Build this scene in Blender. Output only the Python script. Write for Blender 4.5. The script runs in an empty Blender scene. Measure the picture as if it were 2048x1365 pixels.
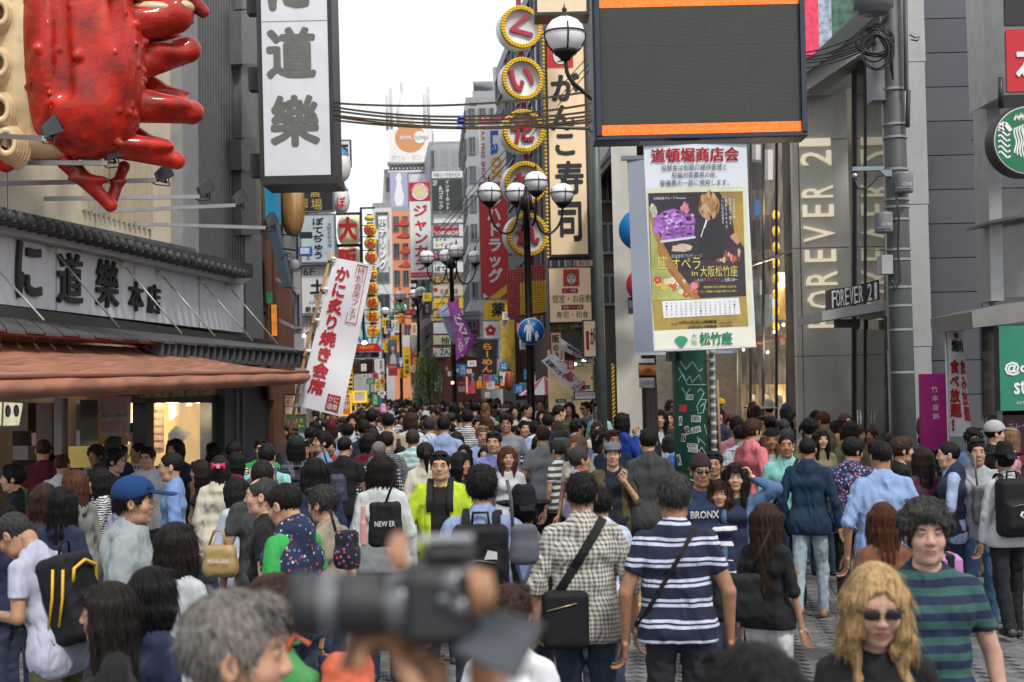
import bpy,math,random,time
import numpy as np
from mathutils import Vector,Matrix,Euler
T0=time.time()
S=bpy.context.scene
COL=S.collection
R=math.radians
# ---------------------------------------------------------------- camera
F,CX,CY,H=2844.4,1024.0,682.5,2.2
TILT,ROLL=R(1.95),R(-1.3)
cd=bpy.data.cameras.new('camera');cam=bpy.data.objects.new('camera',cd);COL.objects.link(cam)
cd.sensor_width=36;cd.lens=50;cd.clip_start=.05;cd.clip_end=2000
cam.matrix_world=Matrix.Translation((0,0,H))@(Matrix.Rotation(R(90)+TILT,4,'X')@Matrix.Rotation(ROLL,4,'Z'))
cd.dof.use_dof=True;cd.dof.focus_distance=13.0;cd.dof.aperture_fstop=3.9;cd.dof.aperture_blades=0
S.camera=cam
RM=cam.matrix_world.to_3x3()
w=bpy.data.worlds.new('World');S.world=w;w.use_nodes=True
nt=w.node_tree;bgn=nt.nodes['Background']
sky=nt.nodes.new('ShaderNodeTexSky');sky.sky_type='NISHITA';sky.sun_disc=False
SUN_EL,SUN_ROT=R(52),R(150)
sky.sun_elevation=SUN_EL;sky.sun_rotation=SUN_ROT;sky.dust_density=4;sky.air_density=1.0
mx=nt.nodes.new('ShaderNodeMix');mx.data_type='RGBA';mx.inputs[0].default_value=.86
nt.links.new(sky.outputs[0],mx.inputs[6]);mx.inputs[7].default_value=(10.0,10.2,10.7,1)
nt.links.new(mx.outputs[2],bgn.inputs[0]);bgn.inputs[1].default_value=.10
sl=bpy.data.lights.new('sun','SUN');sl.energy=2.3;sl.angle=R(8);sl.color=(1,.95,.87)
so=bpy.data.objects.new('sun',sl);COL.objects.link(so)
so.rotation_euler=(R(90)-SUN_EL,0,R(180)-SUN_ROT)
so.location=(0,0,60)
S.view_settings.view_transform='Standard';S.view_settings.look='None'
S.view_settings.gamma=1;S.view_settings.exposure=.27;S.view_settings.use_curve_mapping=False
S.cycles.max_bounces=6;S.cycles.diffuse_bounces=3;S.cycles.glossy_bounces=3;S.cycles.transmission_bounces=4
S.cycles.transparent_max_bounces=6;S.cycles.use_denoising=True
# ---------------------------------------------------------------- pixels to places
def ray(px,py):
 return RM@Vector(((px-CX)/F,-(py-CY)/F,-1))
def W(px,py,d):
 r=ray(px,py);return Vector((0,0,H))+r*(d/r.y)
def hor(px):
 lo,hi=400,1200
 for _ in range(30):
  m=(lo+hi)/2
  if ray(px,m).z>0:lo=m
  else:hi=m
 return lo
class Pl:
 """vertical wall plane through two ground points; hit() = where the ray through a pixel meets it"""
 def __init__(s,a,b):
  s.a=Vector((a[0],a[1],0));s.b=Vector((b[0],b[1],0))
  s.u=(s.b-s.a).normalized();s.n=Vector((s.u.y,-s.u.x,0))
  if s.n.dot(Vector((0,0,0))-s.a)<0:s.n=-s.n
 def hit(s,px,py,off=0.0):
  r=ray(px,py);o=Vector((0,0,H))
  t=(s.a+s.n*off-o).dot(s.n)/r.dot(s.n)
  return o+r*t
def plane_d(px,d,yaw=0):
 p=W(px,778,d);c,q=math.cos(yaw),math.sin(yaw)
 return Pl((p.x,p.y),(p.x+c,p.y+q))
# ---------------------------------------------------------------- materials
MC={}
def mat(key,col=(.5,.5,.5),rough=.6,metal=0,var=.12,vs=6.0,bump=0,bs=60.0,em=0,alpha=1,coat=0,spec=.5,trans=0,dirt=0,stretch=None):
 if key in MC:return MC[key]
 m=bpy.data.materials.new(key);m.use_nodes=True;MC[key]=m
 n,l=m.node_tree.nodes,m.node_tree.links;b=n['Principled BSDF']
 c4=(col[0],col[1],col[2],1)
 b.inputs['Base Color'].default_value=c4;b.inputs['Roughness'].default_value=rough;b.inputs['Metallic'].default_value=metal
 b.inputs['Specular IOR Level'].default_value=spec
 if coat:b.inputs['Coat Weight'].default_value=coat;b.inputs['Coat Roughness'].default_value=.05
 if trans:b.inputs['Transmission Weight'].default_value=trans
 if em:b.inputs['Emission Color'].default_value=c4;b.inputs['Emission Strength'].default_value=em
 if alpha<1:b.inputs['Alpha'].default_value=alpha
 tc=n.new('ShaderNodeTexCoord');src=tc.outputs['Object']
 if stretch:
  mp=n.new('ShaderNodeMapping');mp.inputs['Scale'].default_value=stretch;l.new(src,mp.inputs[0]);src=mp.outputs[0]
 if var:
  t=n.new('ShaderNodeTexNoise');t.inputs['Scale'].default_value=vs;t.inputs['Detail'].default_value=5;l.new(src,t.inputs['Vector'])
  r=n.new('ShaderNodeMapRange');r.inputs[1].default_value=.3;r.inputs[2].default_value=.7
  r.inputs[3].default_value=1-var;r.inputs[4].default_value=1+var*.6;l.new(t.outputs[0],r.inputs[0])
  mu=n.new('ShaderNodeMix');mu.data_type='RGBA';mu.blend_type='MULTIPLY';mu.inputs[0].default_value=1
  mu.inputs[6].default_value=c4;l.new(r.outputs[0],mu.inputs[7]);last=mu.outputs[2]
  if dirt:
   t2=n.new('ShaderNodeTexNoise');t2 .inputs['Scale'].default_value=1.3;t2 .inputs['Detail'].default_value=8;t2 .inputs['Roughness'].default_value=.7
   mp2=n.new('ShaderNodeMapping');mp2 .inputs['Scale'].default_value=(2.5,2.5,.45);l.new(tc.outputs['Object'],mp2 .inputs[0]);l.new(mp2 .outputs[0],t2 .inputs['Vector'])
   r2=n.new('ShaderNodeMapRange');r2 .inputs[1].default_value=.5;r2 .inputs[2].default_value=.75;r2 .inputs[4].default_value=dirt
   l.new(t2 .outputs[0],r2 .inputs[0])
   m3=n.new('ShaderNodeMix');m3 .data_type='RGBA';l.new(r2 .outputs[0],m3 .inputs[0]);l.new(last,m3 .inputs[6])
   m3 .inputs[7].default_value=(.09,.08,.07,1);last=m3 .outputs[2]
  l.new(last,b.inputs['Base Color'])
  if em:l.new(last,b.inputs['Emission Color'])
 if bump:
  t=n.new('ShaderNodeTexNoise');t.inputs['Scale'].default_value=bs;t.inputs['Detail'].default_value=4;l.new(src,t.inputs['Vector'])
  bp=n.new('ShaderNodeBump');bp.inputs['Strength'].default_value=bump;bp.inputs['Distance'].default_value=.01
  l.new(t.outputs[0],bp.inputs['Height']);l.new(bp.outputs[0],b.inputs['Normal'])
 return m
def cloth(col,pat=None,c2=(.8,.8,.8),a=20.0,b=.5,rough=.85):
 """woven cloth in object coordinates; pat: stripe, vstripe, check, gingham, plaid, dots, flowers, zebra"""
 key='cloth %s %s %s %s'%(tuple(round(v,3)for v in col),pat,tuple(round(v,3)for v in c2),a)
 if key in MC:return MC[key]
 m=mat(key,col,rough,0,.16,7,0,spec=.25)
 n,l=m.node_tree.nodes,m.node_tree.links;bs=n['Principled BSDF']
 bs.inputs['Sheen Weight'].default_value=.03
 tc=n.new('ShaderNodeTexCoord')
 mp=n.new('ShaderNodeMapping');mp.inputs['Scale'].default_value=(1,1,.42);mp.inputs['Rotation'].default_value=(.25,.4,0);l.new(tc.outputs['Object'],mp.inputs[0])
 t=n.new('ShaderNodeTexNoise');t.inputs['Scale'].default_value=9;t.inputs['Detail'].default_value=2.5;t.inputs['Roughness'].default_value=.45;t.inputs['Distortion'].default_value=.5
 l.new(mp.outputs[0],t.inputs['Vector'])
 bp=n.new('ShaderNodeBump');bp.inputs['Strength'].default_value=1.0;bp.inputs['Distance'].default_value=.05
 l.new(t.outputs[0],bp.inputs['Height']);l.new(bp.outputs[0],bs.inputs['Normal'])
 if pat:
  def math_(op,x,y=None):
   k=n.new('ShaderNodeMath');k.operation=op
   for i,v in enumerate((x,y)):
    if v is None:continue
    if isinstance(v,(int,float)):k.inputs[i].default_value=v
    else:l.new(v,k.inputs[i])
   return k.outputs[0]
  dt=n.new('ShaderNodeTexNoise');dt.inputs['Scale'].default_value=5;l.new(tc.outputs['Object'],dt.inputs['Vector'])
  sc=n.new('ShaderNodeVectorMath');sc.operation='MULTIPLY_ADD';l.new(dt.outputs['Color'],sc.inputs[0]);sc.inputs[1].default_value=(.03,.03,.03);l.new(tc.outputs['Object'],sc.inputs[2])
  sp=n.new('ShaderNodeSeparateXYZ');l.new(sc.outputs[0],sp.inputs[0])
  def band(ax,f,wd):return math_('LESS_THAN',math_('FRACT',math_('MULTIPLY',ax,f)),wd)
  hx=math_('ADD',sp.outputs[0],sp.outputs[1])
  if pat=='stripe':f=band(sp.outputs[2],a,b)
  elif pat=='double':
   fr=math_('FRACT',math_('MULTIPLY',sp.outputs[2],a))
   f=math_('ADD',math_('LESS_THAN',math_('ABSOLUTE',math_('SUBTRACT',fr,.2)),.075),math_('LESS_THAN',math_('ABSOLUTE',math_('SUBTRACT',fr,.45)),.075))
  elif pat=='vstripe':f=band(hx,a,b)
  elif pat in('check','gingham'):
   f=math_('MULTIPLY',math_('ADD',band(hx,a,b),band(sp.outputs[2],a,b)),.5 if pat=='gingham'else 1)
   f=math_('MINIMUM',f,1)
  elif pat=='plaid':
   f=math_('MULTIPLY',math_('ADD',math_('ADD',band(hx,a,.35),band(sp.outputs[2],a,.35)),band(sp.outputs[2],a*2.5,.2)),.38)
  else:
   v=n.new('ShaderNodeTexVoronoi');v.inputs['Scale'].default_value=a;l.new(sc.outputs[0],v.inputs['Vector'])
   f=math_('LESS_THAN',v.outputs['Distance'],b)
   if pat=='flowers':
    cr=n.new('ShaderNodeValToRGB');cr.color_ramp.interpolation='CONSTANT'
    cr.color_ramp.elements[0].color=(*c2,1);cr.color_ramp.elements[1].color=(.55,.08,.05,1);cr.color_ramp.elements[1].position=.75
    e=cr.color_ramp.elements.new(.4);e.color=(.12,.16,.35,1)
    l.new(v.outputs['Color'],cr.inputs[0])
   if pat=='zebra':
    wv=n.new('ShaderNodeTexWave');wv.bands_direction='Z';wv.inputs['Scale'].default_value=a;wv.inputs['Distortion'].default_value=6;wv.inputs['Detail Scale'].default_value=1.2
    l.new(tc.outputs['Object'],wv.inputs['Vector']);f=math_('GREATER_THAN',wv.outputs['Fac'],b)
  m2=n.new('ShaderNodeMix');m2 .data_type='RGBA';l.new(f,m2 .inputs[0])
  old=bs.inputs['Base Color'].links[0].from_socket;l.new(old,m2 .inputs[6])
  if pat=='flowers':l.new(cr.outputs[0],m2 .inputs[7])
  else:m2 .inputs[7].default_value=(*c2,1)
  l.new(m2 .outputs[2],bs.inputs['Base Color'])
 return m
def hairmat(col,key):
 k='hair '+key
 if k in MC:return MC[k]
 m=mat(k,col,.55,0,.35,5,.0,spec=.16)
 n,l=m.node_tree.nodes,m.node_tree.links;b=n['Principled BSDF']
 tc=n.new('ShaderNodeTexCoord');mp=n.new('ShaderNodeMapping');mp.inputs['Scale'].default_value=(1,1,.13);l.new(tc.outputs['Object'],mp.inputs[0])
 t=n.new('ShaderNodeTexNoise');t.inputs['Scale'].default_value=130;t.inputs['Detail'].default_value=3;l.new(mp.outputs[0],t.inputs['Vector'])
 bp=n.new('ShaderNodeBump');bp.inputs['Strength'].default_value=.7;bp.inputs['Distance'].default_value=.01
 l.new(t.outputs[0],bp.inputs['Height']);l.new(bp.outputs[0],b.inputs['Normal'])
 r=n.new('ShaderNodeMapRange');r.inputs[1].default_value=.3;r.inputs[2].default_value=.7;r.inputs[3].default_value=.55;r.inputs[4].default_value=1.7;l.new(t.outputs[0],r.inputs[0])
 mu=n.new('ShaderNodeMix');mu.data_type='RGBA';mu.blend_type='MULTIPLY';mu.inputs[0].default_value=1
 l.new(b.inputs['Base Color'].links[0].from_socket,mu.inputs[6]);l.new(r.outputs[0],mu.inputs[7]);l.new(mu.outputs[2],b.inputs['Base Color'])
 return m
# ---------------------------------------------------------------- mesh helpers
class MB:
 """collects geometry for ONE object (material index per face)"""
 def __init__(s):s.v=[];s.f=[];s.m=[];s.mats=[];s.smooth=[]
 def mi(s,m):
  if m not in s.mats:s.mats.append(m)
  return s.mats.index(m)
 def add(s,v,f,m,smooth=False,M=None):
  o=len(s.v)
  s.v+=[tuple(M@Vector(p))if M else tuple(p)for p in v]
  i=s.mi(m)
  s.f+=[tuple(o+k for k in q)for q in f];s.m+=[i]*len(f);s.smooth+=[smooth]*len(f)
  return s
 def box(s,x0,x1,y0,y1,z0,z1,m,M=None):
  v=[(x,y,z)for z in(z0,z1)for y in(y0,y1)for x in(x0,x1)]
  return s.add(v,[(0,2,3,1),(4,5,7,6),(0,1,5,4),(2,6,7,3),(0,4,6,2),(1,3,7,5)],m,False,M)
 def bev(s,x0,x1,y0,y1,z0,z1,m,b=.01,M=None):
  """box with a chamfered edge on every side"""
  v=[]
  for sx in(0,1):
   for sy in(0,1):
    for sz in(0,1):
     X,Y,Z=(x0,x1)[sx],(y0,y1)[sy],(z0,z1)[sz];a,c,e=b*(1-2*sx),b*(1-2*sy),b*(1-2*sz)
     v+=[(X,Y+c,Z+e),(X+a,Y,Z+e),(X+a,Y+c,Z)]
  def i(sx,sy,sz,k):return(sx*4+sy*2+sz)*3+k
  f=[]
  for t in(0,1):
   q=[i(t,0,0,0),i(t,1,0,0),i(t,1,1,0),i(t,0,1,0)];f.append(q if t else q[::-1])
   q=[i(0,t,0,1),i(1,t,0,1),i(1,t,1,1),i(0,t,1,1)];f.append(q[::-1]if t else q)
   q=[i(0,0,t,2),i(1,0,t,2),i(1,1,t,2),i(0,1,t,2)];f.append(q if t else q[::-1])
   for u in(0,1):
    f.append([i(t,u,0,0),i(t,u,1,0),i(t,u,1,1),i(t,u,0,1)])
    f.append([i(t,0,u,0),i(t,1,u,0),i(t,1,u,2),i(t,0,u,2)])
    f.append([i(0,t,u,1),i(1,t,u,1),i(1,t,u,2),i(0,t,u,2)])
  for sx in(0,1):
   for sy in(0,1):
    for sz in(0,1):f.append([i(sx,sy,sz,0),i(sx,sy,sz,1),i(sx,sy,sz,2)])
  return s.add(v,f,m,False,M)
 def prism(s,pts,off,m,mside=None):
  """polygon (world points) pushed by vector off"""
  n=len(pts);o=Vector(off);v=[Vector(p)for p in pts]+[Vector(p)+o for p in pts]
  s.add(v,[tuple(range(n)),tuple(range(2*n-1,n-1,-1))],m)
  return s.add(v,[(k,(k+1)%n,n+(k+1)%n,n+k)for k in range(n)],mside or m)
 def tube(s,pts,r,m,n=8,caps=True):
  pts=[Vector(p)for p in pts];rs=r if isinstance(r,(list,tuple))else[r]*len(pts)
  v=[];f=[];N=len(pts);prev=None
  for i,p in enumerate(pts):
   t=(pts[min(i+1,N-1)]-pts[max(i-1,0)])
   t=t.normalized()if t.length>1e-9 else Vector((0,0,1))
   if prev is None:a=t.orthogonal().normalized()
   else:
    a=prev-t*prev.dot(t);a=a.normalized()if a.length>1e-6 else t.orthogonal().normalized()
   prev=a;b=t.cross(a)
   for k in range(n):
    q=2*math.pi*k/n;v.append(p+(a*math.cos(q)+b*math.sin(q))*rs[i])
  for i in range(N-1):
   for k in range(n):f.append((i*n+k,i*n+(k+1)%n,(i+1)*n+(k+1)%n,(i+1)*n+k))
  if caps:f+=[tuple(range(n-1,-1,-1)),tuple(range((N-1)*n,N*n))]
  return s.add(v,f,m,True)
 def lathe(s,prof,m,n=16,c=(0,0,0),M=None):
  """profile of (r, z)"""
  v=[];f=[]
  for r,z in prof:
   for k in range(n):
    q=2*math.pi*k/n;v.append((c[0]+r*math.cos(q),c[1]+r*math.sin(q),c[2]+z))
  for i in range(len(prof)-1):
   for k in range(n):f.append((i*n+k,i*n+(k+1)%n,(i+1)*n+(k+1)%n,(i+1)*n+k))
  return s.add(v,f,m,True,M)
 def ball(s,c,r,m,n=10,M=None):
  rx,ry,rz=(r,r,r)if not isinstance(r,(list,tuple))else r
  v=[];f=[];k2=n//2+1
  for i in range(k2+1):
   a=math.pi*i/k2
   for k in range(n):
    q=2*math.pi*k/n;v.append((c[0]+rx*math.sin(a)*math.cos(q),c[1]+ry*math.sin(a)*math.sin(q),c[2]+rz*math.cos(a)))
  for i in range(k2):
   for k in range(n):f.append(((i+1)*n+k,(i+1)*n+(k+1)%n,i*n+(k+1)%n,i*n+k))
  return s.add(v,f,m,True,M)
 def build(s,name,parent=None,loc=None,rot=None):
  me=bpy.data.meshes.new(name);me.from_pydata(s.v,[],s.f)
  for m in s.mats:me.materials.append(m)
  me.polygons.foreach_set('material_index',s.m);me.polygons.foreach_set('use_smooth',s.smooth)
  me.update()
  return link(name,me,parent,loc,rot)
def link(name,me,parent=None,loc=None,rot=None):
 o=bpy.data.objects.new(name,me);COL.objects.link(o)
 if loc is not None:o.location=loc
 if rot is not None:o.rotation_euler=rot
 if parent:o.parent=parent
 return o
def empty(name,label,cat,loc=(0,0,0),rot=(0,0,0),group=None):
 o=bpy.data.objects.new(name,None);COL.objects.link(o);o.location=loc;o.rotation_euler=rot
 o.empty_display_size=.2
 return tag(o,label,cat,group)
def tag(o,label=None,cat=None,group=None,kind=None):
 if label:o['label']=label
 if cat:o['category']=cat
 if group:o['group']=group
 if kind:o['kind']=kind
 return o
def npmesh(name,V,Q,mats,mi=None,smooth=True):
 me=bpy.data.meshes.new(name)
 V=np.asarray(V,np.float32);Q=np.asarray(Q,np.int32);k=Q.shape[1]
 me.vertices.add(len(V));me.vertices.foreach_set('co',V.ravel())
 me.loops.add(Q.size);me.loops.foreach_set('vertex_index',Q.ravel())
 me.polygons.add(len(Q));me.polygons.foreach_set('loop_start',np.arange(0,Q.size,k,dtype=np.int32))
 if smooth:me.polygons.foreach_set('use_smooth',np.ones(len(Q),bool))
 for m in mats:me.materials.append(m)
 if mi is not None:me.polygons.foreach_set('material_index',np.asarray(mi,np.int32))
 me.update(calc_edges=True)
 return me
class SDF:
 def __init__(s,lo,hi,h):
  s.lo=np.array(lo,np.float32);s.h=h
  s.n=np.maximum(4,np.ceil((np.array(hi)-s.lo)/h).astype(int)+1)
  s.ax=[s.lo[i]+h*np.arange(s.n[i],dtype=np.float32)for i in range(3)]
  s.D=np.full(s.n,1.0,np.float32)
 def sub(s,lo,hi):
  sl=[]
  for i in range(3):
   a=int(np.clip(math.floor((lo[i]-s.lo[i])/s.h),0,s.n[i]-1));b=int(np.clip(math.ceil((hi[i]-s.lo[i])/s.h)+1,1,s.n[i]))
   sl.append(slice(a,max(a+1,b)))
  sl=tuple(sl)
  return sl,s.ax[0][sl[0]][:,None,None],s.ax[1][sl[1]][None,:,None],s.ax[2][sl[2]][None,None,:]
 def join(s,sl,d,k,mode='u'):
  A=s.D[sl]
  if mode=='u':
   h=np.maximum(k-np.abs(A-d),0)/k if k>0 else 0
   s.D[sl]=np.minimum(A,d)-h*h*k*.25
  else:
   B=-d;h=np.maximum(k-np.abs(A-B),0)/k if k>0 else 0
   s.D[sl]=np.maximum(A,B)+h*h*k*.25
 def cap(s,a,b,ra,rb=None,k=.03,mode='u',cut=None):
  """round cone a->b; cut=(point, normal) keeps the side the normal points away from"""
  rb=ra if rb is None else rb
  m=max(ra,rb)+k+s.h*2
  lo=np.minimum(a,b)-m;hi=np.maximum(a,b)+m
  sl,X,Y,Z=s.sub(lo,hi)
  ba=np.array(b,float)-np.array(a,float);L=max(1e-9,float(ba@ba))
  px,py,pz=X-a[0],Y-a[1],Z-a[2]
  t=np.clip((px*ba[0]+py*ba[1]+pz*ba[2])/L,0,1)
  d=np.sqrt((px-t*ba[0])**2+(py-t*ba[1])**2+(pz-t*ba[2])**2)-(ra+(rb-ra)*t)
  if cut is not None:
   c,nn=cut;d=np.maximum(d,(X-c[0])*nn[0]+(Y-c[1])*nn[1]+(Z-c[2])*nn[2])
  s.join(sl,d.astype(np.float32),k,mode)
 def ell(s,c,r,k=.02,mode='u',cut=None):
  m=k+s.h*2
  sl,X,Y,Z=s.sub([c[i]-r[i]-m for i in range(3)],[c[i]+r[i]+m for i in range(3)])
  x,y,z=(X-c[0])/r[0],(Y-c[1])/r[1],(Z-c[2])/r[2]
  k0=np.sqrt(x*x+y*y+z*z);k1=np.sqrt((x/r[0])**2+(y/r[1])**2+(z/r[2])**2)+1e-6
  d=k0*(k0-1)/k1
  if cut is not None:
   q,nn=cut;d=np.maximum(d,(X-q[0])*nn[0]+(Y-q[1])*nn[1]+(Z-q[2])*nn[2])
  s.join(sl,d.astype(np.float32),k,mode)
 def box(s,c,hs,r=.02,k=.01,mode='u',rot=None):
  R_=np.array(rot)if rot is not None else np.eye(3)
  ext=np.abs(R_)@np.array(hs)+k+s.h*2+r
  sl,X,Y,Z=s.sub(np.array(c)-ext,np.array(c)+ext)
  x,y,z=X-c[0],Y-c[1],Z-c[2]
  q=[np.abs(R_[0,i]*x+R_[1,i]*y+R_[2,i]*z)-(hs[i]-r)for i in range(3)]
  d=np.sqrt(sum(np.maximum(v,0)**2 for v in q))+np.minimum(np.maximum(np.maximum(q[0],q[1]),q[2]),0)-r
  s.join(sl,d.astype(np.float32),k,mode)
 def below(s,z,n=(0,0,-1),p=None):
  """remove what lies on the side n points to"""
  X,Y,Z=s.ax[0][:,None,None],s.ax[1][None,:,None],s.ax[2][None,None,:]
  p=p or(0,0,z)
  s.D=np.maximum(s.D,((X-p[0])*n[0]+(Y-p[1])*n[1]+(Z-p[2])*n[2]).astype(np.float32))
 def noise(s,rng,amp,freq,n=6,zs=1.0):
  """creases: sharp-sided warped waves"""
  X,Y,Z=s.ax[0][:,None,None],s.ax[1][None,:,None],s.ax[2][None,None,:]
  band=np.abs(s.D)<.06
  if not band.any():return
  ii=np.nonzero(band);x,y,z=s.ax[0][ii[0]],s.ax[1][ii[1]],s.ax[2][ii[2]]
  acc=np.zeros(len(x),np.float32)
  for i in range(n):
   k=rng.normal(size=3)*freq;k[2]*=zs;q=rng.normal(size=3)*freq*.6;ph=rng.uniform(0,6.28,2)
   acc+=(np.abs(np.sin(x*k[0]+y*k[1]+z*k[2]+ph[0]+1.3*np.sin(x*q[0]+y*q[1]+z*q[2]+ph[1])))-.6)
  s.D[ii]+=acc*(amp/n**.5)
 def mesh(s):
  D=s.D;nx,ny,nz=D.shape
  D[0]=D[-1]=1;D[:,0]=D[:,-1]=1;D[:,:,0]=D[:,:,-1]=1
  I=D<0
  c=np.zeros((nx-1,ny-1,nz-1),np.int8)
  C8=[(a,b,e)for a in(0,1)for b in(0,1)for e in(0,1)]
  for a,b,e in C8:c+=I[a:nx-1+a,b:ny-1+b,e:nz-1+e]
  mk=(c>0)&(c<8)
  idx=np.full(mk.shape,-1,np.int32);ii=np.nonzero(mk);N=len(ii[0]);idx[ii]=np.arange(N)
  if N==0:return np.zeros((0,3),np.float32),np.zeros((0,4),np.int32)
  val=[D[ii[0]+a,ii[1]+b,ii[2]+e]for a,b,e in C8]
  P=np.zeros((N,3),np.float32);cnt=np.zeros(N,np.float32)
  for i in range(8):
   for ax in range(3):
    bit=(4,2,1)[ax]
    if i&bit:continue
    j=i|bit;a,b=val[i],val[j];sc=(a<0)!=(b<0)
    t=np.where(sc,a/np.where(a-b==0,1,a-b),0)
    base=np.array(C8[i],np.float32)
    for q in range(3):P[:,q]+=np.where(sc,base[q]+(t if q==ax else 0),0)
    cnt+=sc
  P/=np.maximum(cnt,1)[:,None]
  V=s.lo+s.h*(P+np.stack(ii,1))
  Q=[]
  for ax in range(3):
   A=np.moveaxis(I,ax,0);J=np.moveaxis(idx,ax,0)
   ch=A[:-1,1:-1,1:-1]!=A[1:,1:-1,1:-1]
   kk=np.nonzero(ch);i,j,k=kk[0],kk[1]+1,kk[2]+1
   q=np.stack([J[i,j-1,k-1],J[i,j,k-1],J[i,j,k],J[i,j-1,k]],1)
   fl=A[i,j,k]
   if ax==1:fl=~fl
   q[~fl]=q[~fl][:,::-1]
   Q.append(q)
  Q=np.concatenate(Q)
  return V.astype(np.float32),Q[(Q>=0).all(1)]
def v3(*a):return np.array(a,float)
def make_hand(curl,h=.0036):
 g=SDF((-.06,-.06,-.21),(.07,.10,.03),h)
 g.cap((0,0,.02),(0,0,-.015),.024,.023,.01)
 g.box((0,.002,-.055),(.040,.014,.045),.013,.012)
 L=[(.043,.029,.024,.007),(.048,.032,.026,.0075),(.044,.030,.024,.0072),(.034,.023,.020,.0065)]
 for i in range(4):
  x=.028-i*.0187;a0=.12+curl*.9;p=v3(x,.004,-.093);ang=a0
  for j in range(3):
   l=L[i][j];q=p+v3((i-1.4)*-.003,math.sin(ang)*l,-math.cos(ang)*l)
   g.cap(p,q,L[i][3]+.0012-j*.0008,L[i][3]+.0004-j*.0008,.0025)
   p=q;ang+=.18+curl*(.95-i*.03)
 p=v3(.032,.010,-.025);q=v3(.056,.020,-.060);e=q+v3(.004-curl*.02,.012,-.032);t=e+v3(-.002-curl*.02,.008,-.024)
 g.cap(p,q,.014,.0115,.012);g.cap(q,e,.011,.0095,.004);g.cap(e,t,.0095,.008,.003)
 return g.mesh()
# ---- heads: origin mid-head, face to +Y, 0.235 tall from chin to crown
def make_head(sex,h,fat=0.0,smile=0,age=0):
 f=sex=='f'
 g=SDF((-.11,-.125,-.19),(.11,.13,.13),h)
 g.ell((0,-.012,.030),(.074,.094,.086),.02)
 g.ell((0,.022,-.038),(.058-.003*f+fat*.010,.062,.074-.003*f),.04)
 g.cap((-.030-fat*.01,.024,-.085),(.030+fat*.01,.024,-.085),.024-.004*f+fat*.006,k=.035)
 g.ell((0,.058,-.097),(.021,.018,.018),.022)
 g.cap((-.032,.068,.030),(.032,.068,.030),.014-.003*f,k=.018)
 for sx in(-1,1):
  g.ell((sx*.037,.052,-.028),(.026+fat*.006,.026,.026),.02)
  g.ell((sx*.031,.098,.008),(.020,.016,.012),.012,'s')
  g.ell((sx*.031,.073,.008),(.015,.0135,.0115),.004)
  g.ell((sx*.080,-.010,-.006),(.009,.019,.031),.006)
  g.ell((sx*.086,-.004,-.004),(.006,.010,.018),.004,'s')
  g.ell((sx*.0125,.089,-.029),(.0085,.010,.008),.007)
 g.cap((0,.079,.016),(0,.0975-.003*f,-.024),.0085,.0110,.012)
 g.ell((0,.072,-.058),(.025,.014,.018),.012)
 g.cap((0,-.018,-.05),(0,-.028,-.12),.052-.009*f+fat*.012,.050-.009*f+fat*.012,.022)
 if age:g.noise(np.random.default_rng(3),.0009*age,160,4)
 HEADG[(sex,fat)]=g
 return g.mesh()
HEADG={}
def face_bits(sex,fat,smile=0,open_=1.0):
 """(verts, faces, kind) pieces laid on the face: eyes, irises, lids, brows, lips"""
 B=MB()
 g=HEADG[(sex,fat)]
 def fy(x,z):
  i=int(round((x-g.lo[0])/g.h));k=int(round((z-g.lo[2])/g.h));c=g.D[i,:,k].copy();c[0]=c[-1]=1
  j=int(np.nonzero(c<0)[0].max());return float(g.ax[1][j]+g.h*c[j]/(c[j]-c[j+1]))
 for sx in(-1,1):
  B.ball((sx*.031,.0795,.0078),(.0128,.0085,.0050*open_),'e',12)
  B.ball((sx*.0305,.0830,.0078),(.0052,.0058,.0049*open_),'i',10)
  pts=[(sx*(.031+x*.0145),.0870-abs(x)**2*.0055,.0078+.0052*open_-x*x*.0042)for x in(-1,-.6,-.2,.2,.6,1)]
  B.tube(pts,[.0008,.0014,.0017,.0017,.0014,.0008],'d',5)
  pts=[(sx*(.0335+x*.0185),.0865-(x+.1)**2*.007,.0275+.0035*x-x*x*.0030)for x in(-1,-.5,0,.5,1)]
  B.tube(pts,[r_*(1.35 if sex=='m'else .95)for r_ in(.0018,.0028,.0029,.0024,.0010)],'h',5)
  B.ball((sx*.0085,.0940,-.0360),(.0035,.0035,.0022),'d',6)
 w=.0215+.007*smile;up=.007*smile
 for z,r in((-.0545,.0026),(-.0622,.0036)):
  B.tube([(x*w,fy(x*w*.9,z)+.0004-(.0012 if abs(x)==1 else 0),z+x*x*up*.8)for x in(-1,-.6,-.2,.2,.6,1)],[.0008,r*.8,r,r,r*.8,.0008],'l',6)
 if smile>.5:B.tube([(x*w*.8,fy(x*w*.8,-.058)+.0012,-.0585+x*x*up)for x in(-1,-.5,0,.5,1)],[.001,.0034,.0040,.0034,.001],'e',6)
 else:B.tube([(x*w,fy(x*w*.95,-.0585)+.0022,-.0585+x*x*up)for x in(-1,-.5,0,.5,1)],.0009,'d',4)
 return B
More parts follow.
